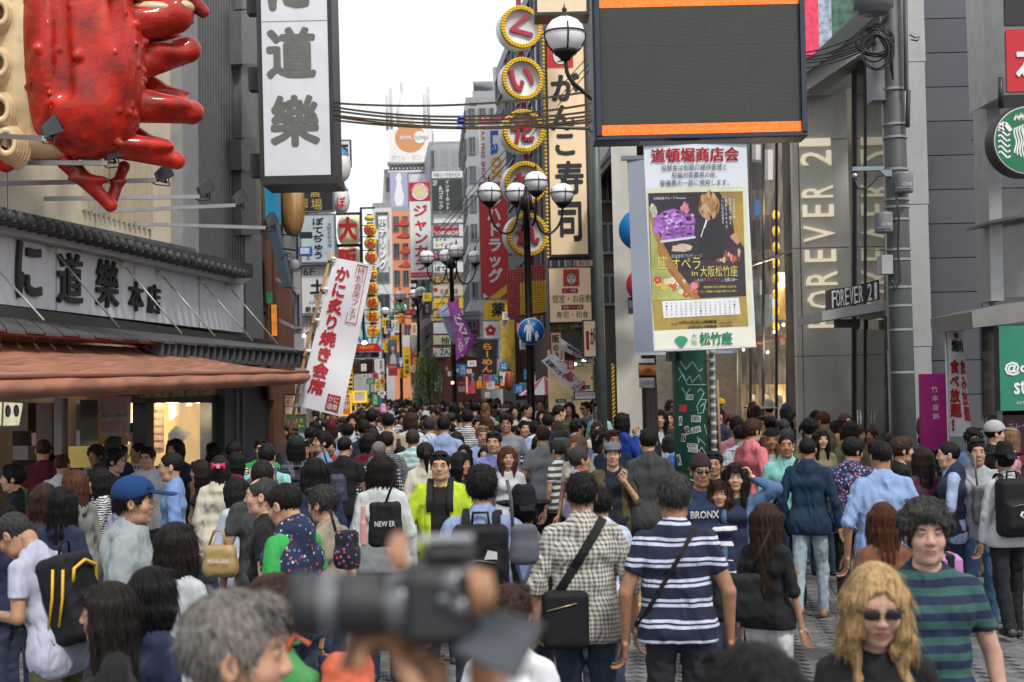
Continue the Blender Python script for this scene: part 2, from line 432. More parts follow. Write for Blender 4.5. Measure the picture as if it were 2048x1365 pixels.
# ---- hair
def make_hair(style,h,seed=0):
 rng=np.random.default_rng(seed+11)
 lo=-.62 if style in('verylong',)else-.48 if style in('long','wavy')else-.30
 g=SDF((-.19,-.20,lo),(.19,.16,.175),h)
 short=style in('short','crop','shaggy','curly','thin','flat')
 vol={'crop':.003,'thin':.003,'short':.010,'flat':.007,'shaggy':.017,'curly':.024}.get(style,.012)
 g.ell((0,-.014,.034),(.077+vol,.097+vol,.088+vol),.01)
 if style=='shaggy':g.ell((0,.035,.090),(.062,.055,.036),.02)
 if style=='curly':
  for i in range(60):
   th,ph=rng.uniform(0,6.28),rng.uniform(-.1,1.45)
   c=v3(math.cos(th)*math.cos(ph)*.094,-.014+math.sin(th)*math.cos(ph)*.108,.034+math.sin(ph)*.098)
   g.ell(c,(.022,.022,.020),.008)
 if short:
  nz=-.055 if style!='shaggy'else-.085
  g.below(0,(0,-.20,-1),(0,-.10,nz))if style!='curly'else g.below(0,(0,-.1,-1),(0,-.1,-.08))
  g.ell((0,.095,-.045),(.095,.080,{'thin':.115,'crop':.108,'short':.104}.get(style,.100)),.012,'s')
  for sx in(-1,1):g.ell((sx*.095,.004,-.03),(.030,.034,.046),.008,'s')
  g.ell((0,.12,-.02),(.060,.05,.078),.01,'s')
  if style=='thin':
   g.ell((0,.055,.115),(.045,.060,.040),.02,'s')
  if style=='shaggy':
   for i in range(9):
    x=(i-4)*.015+rng.uniform(-.003,.003)
    g.cap((x,.060,.100),(x*1.25,.092-abs(x)*.45,.048+rng.uniform(-.008,.012)),.013,.005,.006)
   for sx in(-1,1):g.cap((sx*.078,.02,.03),(sx*.079,.028,-.032),.012,.005,.01)
  if style in('short','flat'):
   for i in range(7):
    x=(i-3)*.017;g.cap((x,.052,.102),(x*1.1,.078,.094+.01*rng.random()),.014,.008,.01)
 else:
  zb={'bob':-.135,'long':-.33,'wavy':-.31,'verylong':-.47,'ponytail':-.06,'updo':-.07,'medium':-.20}[style]
  g.ell((0,.100,-.040),(.058,.070,.118 if style in('wavy','verylong','updo')else .100),.010,'s')
  if style not in('ponytail','updo'):
   n=13
   for i in range(n):
    a=math.pi*(1.0+(i/(n-1)-.5)*1.42)+math.pi*.5
    cx,cy=math.cos(a)*.078,-.010+math.sin(a)*.078
    z2=zb+rng.uniform(-.02,.02)*(2 if zb<-.2 else 1)
    if style=='wavy':
     p=v3(cx,cy,.03);ph=rng.uniform(0,6)
     for j in range(7):
      t=(j+1)/7;q=v3(cx*(1+.25*t)+.014*math.sin(ph+t*11),cy*(1+.1*t)+.014*math.cos(ph+t*11),.03+(z2-.03)*t)
      g.cap(p,q,.027-.010*(t-.14),.027-.010*t,.010);p=q
    else:
     e=v3(cx*(1.02 if zb<-.25 else .98),cy*(.95 if zb<-.25 else .9)-.008,z2)
     m=v3(cx*1.07,cy*1.05,-.05)
     g.cap((cx,cy,.04),m,.030,.031,.018);g.cap(m,e,.031,.015 if zb<-.15 else .020,.012)
  else:
   g.below(0,(0,-.45,-1),(0,-.09,-.065))
   for sx in(-1,1):g.ell((sx*.098,.0,-.035),(.028,.03,.05),.01,'s')
   if style=='ponytail':
    p=v3(0,-.115,.055);q=v3(0,-.150,.0);e=v3(.005,-.125,-.19)
    g.cap(p,q,.026,.034,.012);g.cap(q,e,.034,.010,.02)
   else:g.ell((0,-.120,.055),(.042,.036,.040),.01)
   for sx in(-1,1):g.cap((sx*.070,.045,.03),(sx*.074,.040,-.055),.008,.003,.01)
  if style in('bob','long','medium','ponytail'):
   for i in range(9):
    x=(i-4)*.0125
    g.cap((x*.8,.070,.100),(x*1.15,.094-abs(x)*.5,.044+rng.uniform(-.006,.006)),.012,.005,.008)
  else:
   for sx in(-1,1):g.cap((sx*.030,.050,.104),(sx*.077,.036,.0),.012,.009,.012)
 X,Y,Z=g.ax[0][:,None,None],g.ax[1][None,:,None],g.ax[2][None,None,:]
 th=np.arctan2(Y+.02,X);ph=rng.uniform(0,6,6)
 if short:
  n3=np.sin(X*95+ph[0]+2*np.sin(Z*60+ph[1]))*np.sin(Y*85+ph[2]+2*np.sin(X*50))*np.sin(Z*80+ph[3])
  g.D+=(n3*(.0025 if style in('crop','thin')else .010 if style=='curly'else .0055)).astype(np.float32)+(np.sin(th*19+np.sin(Z*55+ph[4])*2.2)*.0016).astype(np.float32)
 else:
  g.D+=((np.sin(th*15+np.sin(Z*14+ph[0])*1.6)+.7*np.sin(th*34+np.sin(Z*22+ph[1])*1.8))*.0034*np.clip(1.1-Z*8,.2,1)).astype(np.float32)
 V,Q=g.mesh()
 if h>.006:return V,Q
 NS=2600 if not short else 2200;idx=rng.integers(0,len(V),NS*2);P=V[idx]
 gi=np.clip(np.round((P-g.lo)/g.h).astype(int),1,g.n-2);D=g.D;i,j,k=gi.T
 N=np.stack([D[i+1,j,k]-D[i-1,j,k],D[i,j+1,k]-D[i,j-1,k],D[i,j,k+1]-D[i,j,k-1]],1);N/=np.linalg.norm(N,axis=1)[:,None]+1e-6
 fz=~((P[:,1]>(.005 if style in('wavy','verylong','updo')else .035))&(P[:,2]<(.112 if style in('wavy','verylong','updo')else .062 if not short else .05))&(np.abs(P[:,0])<.085));P,N=P[fz],N[fz]
 keep=(N*(P-np.array([0,-.01,min(.03,0)]))).sum(1)>0;P,N=P[keep][:NS],N[keep][:NS];m=len(P)
 crown=np.array([.015,-.055,.13]);fl=np.array([0,0,-1.0])*(.9 if not short else .35)+(P-crown)*(6 if short else 3)
 seg=4;ln=rng.uniform(.45,1.2,m)[:,None]*(.038 if short else .060 if zb>-.2 else .075)
 if style in('crop','thin'):ln*=.45
 pts=[P-N*.002];d=None
 for q in range(seg):
  t=fl-N*(fl*N).sum(1)[:,None];t/=np.linalg.norm(t,axis=1)[:,None]+1e-6
  if d is None:d=t+rng.normal(size=(m,3))*(.28 if short else .12)+N*rng.uniform(.05,.45 if short else .22,m)[:,None]
  else:d=d+np.array([0,0,-.16])-N*.10
  d/=np.linalg.norm(d,axis=1)[:,None];pts.append(pts[-1]+d*ln/seg)
 sd=np.cross(d,N);sd/=np.linalg.norm(sd,axis=1)[:,None]+1e-6;W_=[.0011,.0013,.0012,.0009,.0003];n0=len(V);VV=[V];
 for q,p_ in enumerate(pts):VV+=[p_-sd*W_[q],p_+sd*W_[q]]
 Qs=[]
 for q in range(seg):
  a=n0+np.arange(m)+(2*q)*m;Qs.append(np.stack([a,a+m,a+3*m,a+2*m],1))
 return np.concatenate(VV).astype(np.float32),np.concatenate([Q]+Qs).astype(np.int32)
_TPL={}
def tpl(kind,*a):
 k=(kind,)+a
 if k not in _TPL:_TPL[k]={'hand':make_hand,'head':make_head,'hair':make_hair,'bits':face_bits}[kind](*a)
 return _TPL[k]
def xf(V,M):
 M=np.array(M);return V@M[:3,:3].T+M[:3,3]
def frame(z,x):
 """rotation whose -Z goes along z, +X towards x"""
 z=-z/np.linalg.norm(z);x=x-z*(x@z);x/=np.linalg.norm(x)+1e-9;y=np.cross(z,x)
 M=np.eye(4);M[:3,0],M[:3,1],M[:3,2]=x,y,z;return M
SKIN={'e':(.50,.285,.19),'f':(.40,.215,.13),'a':(.54,.315,.205),'b':(.46,.255,.160),'c':(.34,.175,.10),'d':(.12,.065,.042),'p':(.50,.30,.225)}
def skin(k):return mat('skin '+k,SKIN[k],.52,0,.16,26,.2,160,spec=.35)
HAIR={'black':(.007,.006,.006),'dark':(.013,.009,.0075),'brown':(.036,.017,.010),'auburn':(.065,.022,.011),'light':(.16,.085,.045),'blonde':(.33,.215,.10),'grey':(.13,.12,.105),'salt':(.030,.029,.028),'red':(.20,.05,.02)}
def arm(side,kind,sw):
 """elbow, wrist for a pose, in metres for a 1.75 m person; x is outward"""
 P={'down':((.236,-.028,1.120),(.258,.030,.868)),'fwd':((.235,.03,1.135),(.22,.235,1.04)),'phone':((.215,.03,1.14),(.085,.255,1.20)),'up':((.27,.17,1.36),(.15,.22,1.60)),'hip':((.30,-.06,1.15),(.175,.02,.98)),'strap':((.225,.06,1.13),(.10,.17,1.345)),'back':((.21,-.09,1.13),(.225,-.13,.90)),'cross':((.225,.10,1.145),(.02,.21,1.17)),'chin':((.20,.12,1.15),(.06,.16,1.42)),'out':((.33,.10,1.20),(.38,.30,1.12)),'bag':((.25,.00,1.14),(.24,.16,.97)),'hair':((.36,.03,1.50),(.14,.02,1.60)),'hold':((.24,.14,1.17),(.10,.36,1.36))}
 if not isinstance(kind,str):return v3(*kind[0]),v3(*kind[1])
 e,w_=P[kind]
 return v3(side*e[0]*sw,e[1],e[2]),v3(side*w_[0]*sw,w_[1],w_[2])
def build_person(p,vox,lod=0):
 """meshes of one person in local space (feet at z=0, facing +Y). returns dict part -> (V, Q, mats, mi)"""
 g0=dict(h=1.72,sex='m',fat=0,la='down',ra='down',step=0,lean=0,htilt=0,hyaw=0,top='tee',bot='trousers',sleeve=None,hemz=None,style='short',hair='black',skin='b',c=(.05,.05,.06),cb=(.03,.04,.07),shoe=(.03,.03,.03),smile=0,glasses=None,hat=None,hatc=(.02,.02,.02),age=0,pat=None,c2=(.8,.8,.8),pa=20,pb=.5,open=None,seed=1,headroll=0)
 if 'skin'not in p:g0['skin']=('a','b','b','e','f')[int(p.get('seed',1))%5]
 g0 .update(p);p=g0
 p['top']=p['top']or None
 k=p['h']/1.75;rng=np.random.default_rng(p['seed'])
 fem=p['sex']=='f';sw=.90 if fem else 1.06;fat=p['fat']
 lean=p['lean']
 def L(x,y,z):
  if z>.95 and lean:
   dz=z-.95;return v3(x,y*math.cos(lean)+dz*math.sin(lean),.95+dz*math.cos(lean)-y*math.sin(lean))*k
  return v3(x,y,z)*k
 def LL(v):return L(*v)
 st=p['step']
 hp=[L(s*.085,0,.93)for s in(-1,1)]
 kn=[L(s*.095,.02+s*st*.22,.50)for s in(-1,1)]
 an=[L(s*.095,-.02+s*st*.36-(.06 if s*st<0 else 0),.085+(.05 if s*st<0 else 0))for s in(-1,1)]
 shd=[L(s*.156*sw,-.008,1.388)for s in(-1,1)]
 elb,wri=[],[]
 for s,kk in((-1,p['la']),(1,p['ra'])):
  e,w_=arm(s,kk,sw)
  e[0]+=s*fat*.04;elb.append(LL(e));wri.append(LL(w_))
 H0=L(0,.020,1.602)
 def torso(g,o,kk):
  for s_ in(-1,1):g.cap(L(s_*.02,-.014,1.445),L(s_*.135*sw,-.010,1.388),(.050+o*.6)*k,(.046+o*.8)*k,kk)
  g.cap(L(-.075*sw,.0,1.290),L(.075*sw,.0,1.290),(.098-.012*fem+o+fat*.02)*k,k=kk)
  g.cap(L(-.066,.004,1.13),L(.066,.004,1.13),(.092-.014*fem+o+fat*.045)*k,k=kk+.03)
  g.cap(L(-.078,-.002,.985),L(.078,-.002,.985),(.098+o+fat*.03)*k,k=kk+.02)
  if fem:g.cap(L(-.065,.075,1.285),L(.065,.075,1.285),(.042+o)*k,k=.03)
  g.cap(L(0,-.014,1.41),L(0,-.008,1.468),(.068-.008*fem+o*1.2+(.008 if o>0 else 0))*k,(.054-.007*fem+o*1.0+(.008 if o>0 else 0))*k,k=.04)
 out={}
 bot=p['bot'];top=p['top']
 lo=np.minimum.reduce([*an,*wri,*elb,*shd])-.2;hi=np.maximum.reduce([*an,*wri,*elb,*shd])+.2
 lo[2]=-.02;hi[2]=L(0,0,1.60)[2]
 g=SDF(lo,hi,vox)
 torso(g,-.012,.03)
 g.cap(L(0,-.006,1.45),L(0,.0,1.545),(.050-.008*fem)*k,(.0475-.008*fem+fat*.01)*k,.03)
 for i,s in enumerate((-1,1)):
  g.cap(shd[i],elb[i],(.046-.008*fem+fat*.008)*k,(.036-.006*fem+fat*.005)*k,.03)
  g.cap(elb[i],wri[i],(.037-.006*fem+fat*.004)*k,(.0245-.003*fem)*k,.008)
  g.cap(hp[i],kn[i],.072*k,.048*k,.03);g.cap(kn[i]+v3(0,-.008,0),an[i],.050*k,.034*k,.012)
 parts=[(*g.mesh(),0)]
 PV=Vector((0,-.025,-.10));hr=Matrix.Rotation(p['hyaw'],4,'Z')@Matrix.Rotation(-(p['htilt']+lean),4,'X')@Matrix.Rotation(p['headroll'],4,'Y')
 hk=k**.5*(.955 if fem else .985);hs_=np.random.default_rng(p['seed']+5).normal(size=4)*.028
 HM=np.array(Matrix.Translation(Vector(H0)+PV*hk)@hr@Matrix.Diagonal((hk*(1+hs_[0]),hk*(1+hs_[1]),hk*(1+hs_[2]),1))@Matrix.Translation(-PV))
 hres={0:.0042,1:.0075,2:.014}[lod]
 V,Q=tpl('head',p['sex'],hres,round(fat,1),0,p['age']);tpl('head',p['sex'],.0042,round(fat,1),0,0);parts.append((xf(V,HM),Q,0))
 if lod<2 or True:
  B=tpl('bits',p['sex'],round(fat,1),1 if p['smile']else 0,p.get('eyes',.72 if p['sex']=='m'else .9))
  V=xf(np.array(B.v),HM);q4=[(f if len(f)==4 else f)for f in B.f]
  names=B.mats
  for nm in names:
   fs=[f for f,m in zip(B.f,B.m)if names[m]==nm and len(f)==4]
   if fs:parts.append((V,np.array(fs),{'e':1,'i':2,'d':2,'h':3,'l':4}[nm]))
 for i,s in enumerate((-1,1)):
  if lod==2:
   d=wri[i]-elb[i];d/=np.linalg.norm(d)
   B=MB();B.ball(tuple(wri[i]+d*.07*k),.034*k,0,6);parts.append((np.array(B.v),np.array(B.f),0));continue
  kk=(p['la'],p['ra'])[i]
  if not isinstance(kk,str):kk='hold'
  curl={'down':.35,'back':.35}.get(kk,.8)
  V,Q=tpl('hand',curl,.0045 if lod==0 else .007)
  V=V.copy()
  if s>0:V[:,0]*=-1;Q=Q[:,::-1]
  d=wri[i]-elb[i]
  xdir=v3(0,1,0)if kk in('down','back','bag')else v3(0,0,1)
  if s>0:xdir=-xdir
  parts.append((xf(V*((.93 if fem else 1.03)*k),(lambda M:(M.__setitem__((slice(0,3),3),wri[i]),M)[1])(frame(d,xdir))),Q,0))
 sk=skin(p['skin']);hm=hairmat(HAIR[p['hair']],p['hair'])
 lipc=mat('lips '+p['skin']+('f'if fem else ''),tuple(a*b for a,b in zip(SKIN[p['skin']],(.85,.42,.42)if fem else(.8,.55,.52))),.4,var=0)
 out['person_body']=merge(parts,[sk,mat('eye white',(.46,.43,.40),.25,var=0),mat('eye dark',(.015,.01,.008),.2,var=0),hm,lipc])
 if top:
  o={'tee':.007,'shirt':.011,'jacket':.019,'knit':.015,'hoodie':.020,'dress':.008}[top]
  sl=p['sleeve']or{'tee':'short','shirt':'long','jacket':'long','knit':'long','hoodie':'long','dress':'short'}[top]
  hz=p['hemz']or{'tee':.86,'shirt':.80,'jacket':.80,'knit':.84,'hoodie':.84,'dress':.62}[top]
  lo2=lo.copy();lo2[2]=(hz-.06)*k;
  for w_ in wri:lo2[2]=min(lo2[2],w_[2]-.08)
  g=SDF(lo2,hi,vox)
  torso(g,o,.035)
  g.cap(L(-.082,-.008,.93),L(.082,-.008,.93),(.101+o+fat*.03)*k,k=.05)
  g.cap(L(-.088,-.010,.87),L(.088,-.010,.87),(.103+o+fat*.02)*k,k=.05)
  if hz<.78:g.cap(L(-.11,0,.70),L(.11,0,.70),(.10+o)*k,k=.1);g.cap(L(-.13,0,.55),L(.13,0,.55),.12*k,k=.1)
  for i,s in enumerate((-1,1)):
   ra_=(.050-.008*fem+fat*.008+o*.8)*k;rb_=(.041-.006*fem+fat*.005+o*.8)*k;rc=(.028+o*.6)*k
   if sl=='short':
    t=.62;e=shd[i]*(1-t)+elb[i]*t;d=(elb[i]-shd[i]);d/=np.linalg.norm(d)
    g.cap(shd[i],e+d*.03,ra_,rb_*1.10,.018,cut=(e,d))
   elif sl=='half'or sl=='rolled':
    d=wri[i]-elb[i];d/=np.linalg.norm(d);e=elb[i]+d*(.02 if sl=='half'else .05)*k
    g.cap(shd[i],elb[i],ra_,rb_*1.05,.018);g.cap(elb[i],e+d*.03,rb_*1.08,rb_*1.08,.01,cut=(e,d))
    if sl=='rolled':g.cap(e-d*.05,e+d*.02,rb_*1.16,rb_*1.16,.006,cut=(e,d))
   elif sl=='long':
    d=wri[i]-elb[i];d/=np.linalg.norm(d)
    g.cap(shd[i],elb[i],ra_,rb_*1.02,.018);g.cap(elb[i],wri[i]+d*.03,rb_*1.02,rc,.012,cut=(wri[i],d))
  g.noise(rng,{'tee':.0085,'shirt':.0125,'knit':.0095,'jacket':.0130,'hoodie':.0115,'dress':.008}[top]*k,17,6,.75)
  if vox<.0135:g.noise(rng,.0032*k,46,5,.6)
  g.below(hz*k)
  if p['open']:
   g.box(L(0,.16,1.16),(p['open']*k,.17,.40*k),.01,.02,'s')
  nr={'tee':.075,'shirt':.063,'jacket':.074,'knit':.072,'hoodie':.07,'dress':.085}[top]
  g.cap(L(0,.016,1.505),L(0,.05,1.62),nr*.84*k,nr*1.3*k,.010,'s')
  if p.get('vneck'):g.cap(L(0,.16,1.36),L(0,.05,1.52),.02,.065,.01,'s')
  if top in('shirt','jacket'):
   for s in(-1,1):
    g.cap(L(s*.062,-.02,1.468),L(s*.040,.058,1.435),.013*k,.012*k,.008)
   g.cap(L(-.060,-.022,1.470),L(.060,-.022,1.470),.013*k,k=.008)
  if top=='hoodie'or p.get('hood'):
   for i in range(7):
    a=math.pi*(1.0+i/6);g.cap(L(math.cos(a)*.082,-.03+math.sin(a)*.060,1.445),L(math.cos(a+.5)*.080,-.035+math.sin(a+.5)*.062,1.440),.026*k,k=.02)
   g.ell(L(0,-.115,1.36),(.095*k,.040*k,.085*k),.03)
  V,Q=g.mesh()
  out['top']=(V,Q,[cloth(p['c'],p['pat'],p['c2'],p['pa'],p['pb'])],None)
  if p['open']:
   g=SDF(lo2,hi,vox);torso(g,.004,.035);g.cap(L(-.085,0,.91),L(.085,0,.91),.105*k,k=.06)
   g.noise(rng,.003*k,26,4);g.below(.84*k);g.cap(L(0,.03,1.495),L(0,.06,1.60),.066*k,.10*k,.012,'s')
   if p.get('vneck'):g.cap(L(0,.16,1.34),L(0,.05,1.52),.02,.055,.01,'s')
   V,Q=g.mesh();out['undershirt']=(V,Q,[cloth(p.get('cu',(.02,.02,.03)))],None)
 hi3=hi.copy();hi3[2]=1.12*k
 g=SDF(lo,hi3,vox)
 sk_=bot in('skirt','longskirt')
 tight={'trousers':.014,'jeans':.010,'slim':.005,'shorts':.022,'wide':.035}.get(bot,.01)
 g.cap(L(-.078,-.002,1.00),L(.078,-.002,1.00),(.096+fat*.03)*k,k=.03)
 g.cap(L(-.080,-.012,.93),L(.080,-.012,.93),(.104+fat*.02)*k,k=.03)
 if sk_:
  zb=.52 if bot=='skirt'else .22
  g.cap(L(-.09,0,.85),L(.09,0,.85),.12*k,k=.05);g.cap(L(-.10,0,.85),L(-.15,0,zb-.05),.12*k,.15*k,k=.05);g.cap(L(.10,0,.85),L(.15,0,zb-.05),.12*k,.15*k,k=.05)
  X,Y,Z=g.ax[0][:,None,None],g.ax[1][None,:,None],g.ax[2][None,None,:]
  g.D+=(np.sin(np.arctan2(Y,X)*16)*.007*np.clip((.95*k-Z)*3,0,1)).astype(np.float32)
  g.below(zb*k)
 else:
  for i in range(2):
   g.cap(hp[i],kn[i],(.082+tight)*k,(.056+tight)*k,.025)
   if bot!='shorts':g.cap(kn[i],an[i]+v3(0,0,-.02),(.056+tight)*k,(.042+tight*1.2)*k,.015)
  if bot=='shorts':g.below(.47*k)
 g.noise(rng,.010*k,16,6,1.4)
 if vox<.0135:g.noise(rng,.003*k,44,5,1.2);g.below(1.03*k,(0,0,1))
 V,Q=g.mesh()
 out['skirt'if sk_ else 'trousers']=(V,Q,[cloth(p['cb'])],None)
 V_,Q_,n_=[],[],0
 for i in range(2):
  g=SDF(an[i]-v3(.09,.13,.12),an[i]+v3(.09,.22,.08),max(vox,.011))
  a=an[i];z0=a[2]-.085*k
  g.cap((a[0],a[1]-.03,z0+.045),(a[0],a[1]+.15*k,z0+.032),.042*k,.038*k,.01);g.cap((a[0],a[1]-.01,z0+.05),(a[0],a[1],z0+.09),.042*k,.045*k,.02)
  g.below(z0+.004)
  V,Q=g.mesh();V_.append(V);Q_.append(Q+n_);n_+=len(V)
 out['shoes']=(np.concatenate(V_),np.concatenate(Q_),[mat('shoe %s'%(p['shoe'],),p['shoe'],.5)],None)
 if p['style']!='bald':
  V,Q=tpl('hair',p['style'],{0:.0050,1:.0085,2:.015}[lod],0)
  V=V.copy()
  if p['hat']:
   top_=V[:,2]>.045;V[top_,2]=.045+(V[top_,2]-.045)*.6;V[top_,:2]*=.93
  out['hair']=(xf(V,HM),Q,[hm],None)
 if p['hat']:
  hc=mat('hat %s'%(p['hatc'],),p['hatc'],.85,bump=.3,bs=200,spec=.2)
  B=MB();t=p['hat']
  if t=='cap':
   v=SDF((-.13,-.15,-.02),(.13,.24,.17),.006)
   v.ell((0,-.012,.052),(.096,.116,.098),.01);v.below(.022);v.below(0,(0,.30,-1),(0,0,.022))
   v.box((0,.145,.048),(.066,.072,.006),.005,.008,rot=np.array(Matrix.Rotation(-.16,3,'X')))
   V,Q=v.mesh()
  elif t=='beanie':
   v=SDF((-.13,-.15,-.03),(.13,.14,.18),.006);v.ell((0,-.012,.045),(.090,.109,.108),.01);v.below(0,(0,.25,-1),(0,0,.025))
   v.D+=(np.sin(np.arctan2(v.ax[1][None,:,None],v.ax[0][:,None,None])*30)*.0018).astype(np.float32);V,Q=v.mesh()
  elif t=='flatcap':
   v=SDF((-.14,-.16,.0),(.14,.17,.17),.006);v.ell((0,-.005,.068),(.100,.126,.058),.01);v.ell((0,.085,.052),(.070,.052,.012),.02);v.below(.038);V,Q=v.mesh()
  else:
   fed=t=='fedora';v=SDF((-.21,-.21,.0),(.21,.21,.22),.0065)
   v.cap((0,-.008,.04),(0,-.008,.120 if fed else .10),.098,.078 if fed else .088,.01)
   if fed:v.ell((0,-.005,.21),(.030,.09,.03),.03,'s')
   v.below(.044)
   X,Y,Z=v.ax[0][:,None,None],v.ax[1][None,:,None],v.ax[2][None,None,:]
   r=np.sqrt(X*X+(Y+.008)**2);bz=.050+(.03*np.clip((r-.11)/.08,0,1)**2*np.sign(np.abs(X)-.05)if fed else-.45*(r-.09))+X*0
   d=np.maximum(np.abs(Z-bz)-.0045,r-(.182 if fed else .150));v.D=np.minimum(v.D,d.astype(np.float32));V,Q=v.mesh()
  out['hat']=(xf(V,HM),Q,[hc],None)
 if p['glasses']:
  dark=p['glasses']=='sun';B=MB();gm=mat('spectacle frame',(.015,.012,.012),.3,var=0)
  lm=mat('sunglass lens',(.012,.008,.012),.08,var=0,spec=.8)if dark else None
  sc=1.25 if dark else 1.0
  for s in(-1,1):
   c=(s*.032,.098,.008);rx,rz=.0185*sc,.0125*sc
   pts=[(c[0]+rx*math.copysign(abs(math.cos(a))**.7,math.cos(a)),c[1]-abs(math.cos(a))*s*math.cos(a)*.003,c[2]+rz*math.copysign(abs(math.sin(a))**.7,math.sin(a)))for a in[i*math.pi/8 for i in range(17)]]
   B.tube(pts,.0016*(1.4 if dark else 1),gm,5,False)
   if dark:B.ball(c,(rx,.004,rz),lm,14)
   B.tube([(s*.050*(1.05 if dark else 1),.095,.012),(s*.070,.072,.012),(s*.0795,.03,.011),(s*.083,-.005,.009)],.0018+.0012*dark,gm,5)
  B.tube([(-.013,.100,.011),(0,.103,.013),(.013,.100,.011)],.0016,gm,5)
  out['glasses']=B,HM
 return out,HM,L
def merge(parts,mats):
 V,Q,M,n=[],[],[],0
 for v,q,m in parts:
  V.append(v);Q.append(q+n);M.append(np.full(len(q),m));n+=len(v)
 return np.concatenate(V),np.concatenate(Q),mats,np.concatenate(M)
PEOPLE=[]
def finish_person(root,out):
 for nm,dat in out.items():
  if nm=='glasses':
   B,HM=dat;B.v=[tuple(r)for r in xf(np.array(B.v),HM)];B.build('glasses',root);continue
  V,Q,mats,mi=dat
  if len(Q)==0:continue
  link(nm,npmesh(nm,V,Q,mats,mi),root)
ORIG={}
def thing(name,label,cat,at,group=None):
 e=empty(name,label,cat,at,group=group);ORIG[e.name]=Vector(at);return e
def part(mb,name,parent,label=None,kind=None):
 """mesh given in world points, stored relative to its thing"""
 o=ORIG[parent.name]
 mb.v=[(p[0]-o.x,p[1]-o.y,p[2]-o.z)for p in mb.v]
 ob=mb.build(name,parent);ORIG[ob.name]=o
 if label:ob['label']=label
 if kind:ob['kind']=kind
 return ob
def solo(mb,name,label=None,cat=None,group=None,kind=None):
 """one-mesh thing in world points: origin at the foot of its box"""
 xs,ys,zs=zip(*mb.v);o=Vector(((min(xs)+max(xs))/2,(min(ys)+max(ys))/2,min(zs)))
 mb.v=[(p[0]-o.x,p[1]-o.y,p[2]-o.z)for p in mb.v]
 ob=mb.build(name,None,o);ORIG[ob.name]=o
 return tag(ob,label,cat,group,kind)
_CH={}
def glyph(s,bold=0.0,ext=0.0,shear=0.0):
 k=(s,bold,ext,shear)
 if k in _CH:return _CH[k]
 c=bpy.data.curves.new('lettering','FONT');c.body=s;c.size=1;c.offset=bold;c.extrude=ext;c.resolution_u=2;c.shear=shear
 c.fill_mode='BOTH'if ext else 'FRONT'
 o=bpy.data.objects.new('lettering',c);COL.objects.link(o)
 dg=bpy.context.evaluated_depsgraph_get();me=o.evaluated_get(dg).to_mesh()
 V=np.zeros(len(me.vertices)*3,np.float32);me.vertices.foreach_get('co',V);V=V.reshape(-1,3)
 Fs=[tuple(p.vertices)for p in me.polygons]
 o.evaluated_get(dg).to_mesh_clear();bpy.data.objects.remove(o);bpy.data.curves.remove(c)
 _CH[k]=(V,Fs);return _CH[k]
def text_geo(s,vert=False,bold=0.0,ext=0.0,rot=0,mirror=False):
 V,Fs=text_geo0(s,vert,ext,rot,mirror)
 if bold<=.014:return V,Fs
 asp=1.0 if vert or len(s)==1 else max(1,len(s)*.8);hs=len(s)if vert and rot==0 else 1
 if rot:asp,hs=1,max(1,len(s)*.6)
 r=bold*.85;VV,FF=[V],list(Fs);n=len(V)
 for i in range(8):
  a=i*math.pi/4;o=np.array([math.cos(a)*r/asp,math.sin(a)*r/hs,.0]);W_=V+o;W_[:,2]+=(i+1)*(.0 if ext else 1.0)*.0004+(.012*(i+1)if ext else 0)
  FF+=[tuple(n*(i+1)+k for k in q)for q in Fs];VV.append(W_)
 V=np.concatenate(VV);a,b=V[:,:2].min(0),V[:,:2].max(0);V[:,:2]=(V[:,:2]-a)/(b-a);return V,FF
def text_geo0(s,vert=False,ext=0.0,rot=0,mirror=False):
 bold=0.0
 """unit-box lettering (u, v in 0..1, w depth)"""
 if not vert:
  V,Fs=glyph(s,bold,ext);V=V.copy()
 else:
  Vs,Fs,n=[],[],0
  for i,ch in enumerate(s):
   if ch==' ':continue
   v,f=glyph(ch,bold,ext);v=v.copy()
   if len(v)==0:continue
   if ch in 'ー～〜':
    c=v[:,:2].mean(0);x=v[:,0]-c[0];y=v[:,1]-c[1];v[:,0]=.5-y;v[:,1]=.38-x*1
    f=[q[::-1]for q in f];v[:,0]=1-v[:,0];f=[q[::-1]for q in f]
   elif ord(ch)<256:v[:,0]+=.5-(v[:,0].min()+v[:,0].max())/2
   v[:,1]-=i*1.03;Vs.append(v);Fs+=[tuple(n+k for k in q)for q in f];n+=len(v)
  V=np.concatenate(Vs)
 if rot==90:V=np.stack([-V[:,1],V[:,0],V[:,2]],1)
 if rot==-90:V=np.stack([V[:,1],-V[:,0],V[:,2]],1)
 a,b=V.min(0),V.max(0);V[:,:2]=(V[:,:2]-a[:2])/np.maximum(b[:2]-a[:2],1e-6)
 if mirror:V[:,0]=1-V[:,0];Fs=[q[::-1]for q in Fs]
 return V,Fs
def lay(mb,s,P,m,vert=False,bold=.012,ext=0.0,rot=0,off=.004,depth=0.0,mirror=False):
 """lettering on the quad P = [top-left, top-right, bottom-right, bottom-left] in world points"""
 V,Fs=text_geo(s,vert,bold,.5 if depth else 0,rot,mirror)
 P=[Vector(p)for p in P];n=(P[1]-P[0]).cross(P[3]-P[0]).normalized();n=-n
 if n.dot(Vector((0,0,H))-P[0])<0:n=-n
 out=[]
 for u,v,w in V:
  t=P[0].lerp(P[1],float(u));b=P[3].lerp(P[2],float(u));out.append(b.lerp(t,float(v))+n*(off+(float(w)*depth+(.5*depth)if depth else float(w))))
 return mb.add(out,Fs,m)
CR,SR=math.cos(-ROLL),math.sin(-ROLL)
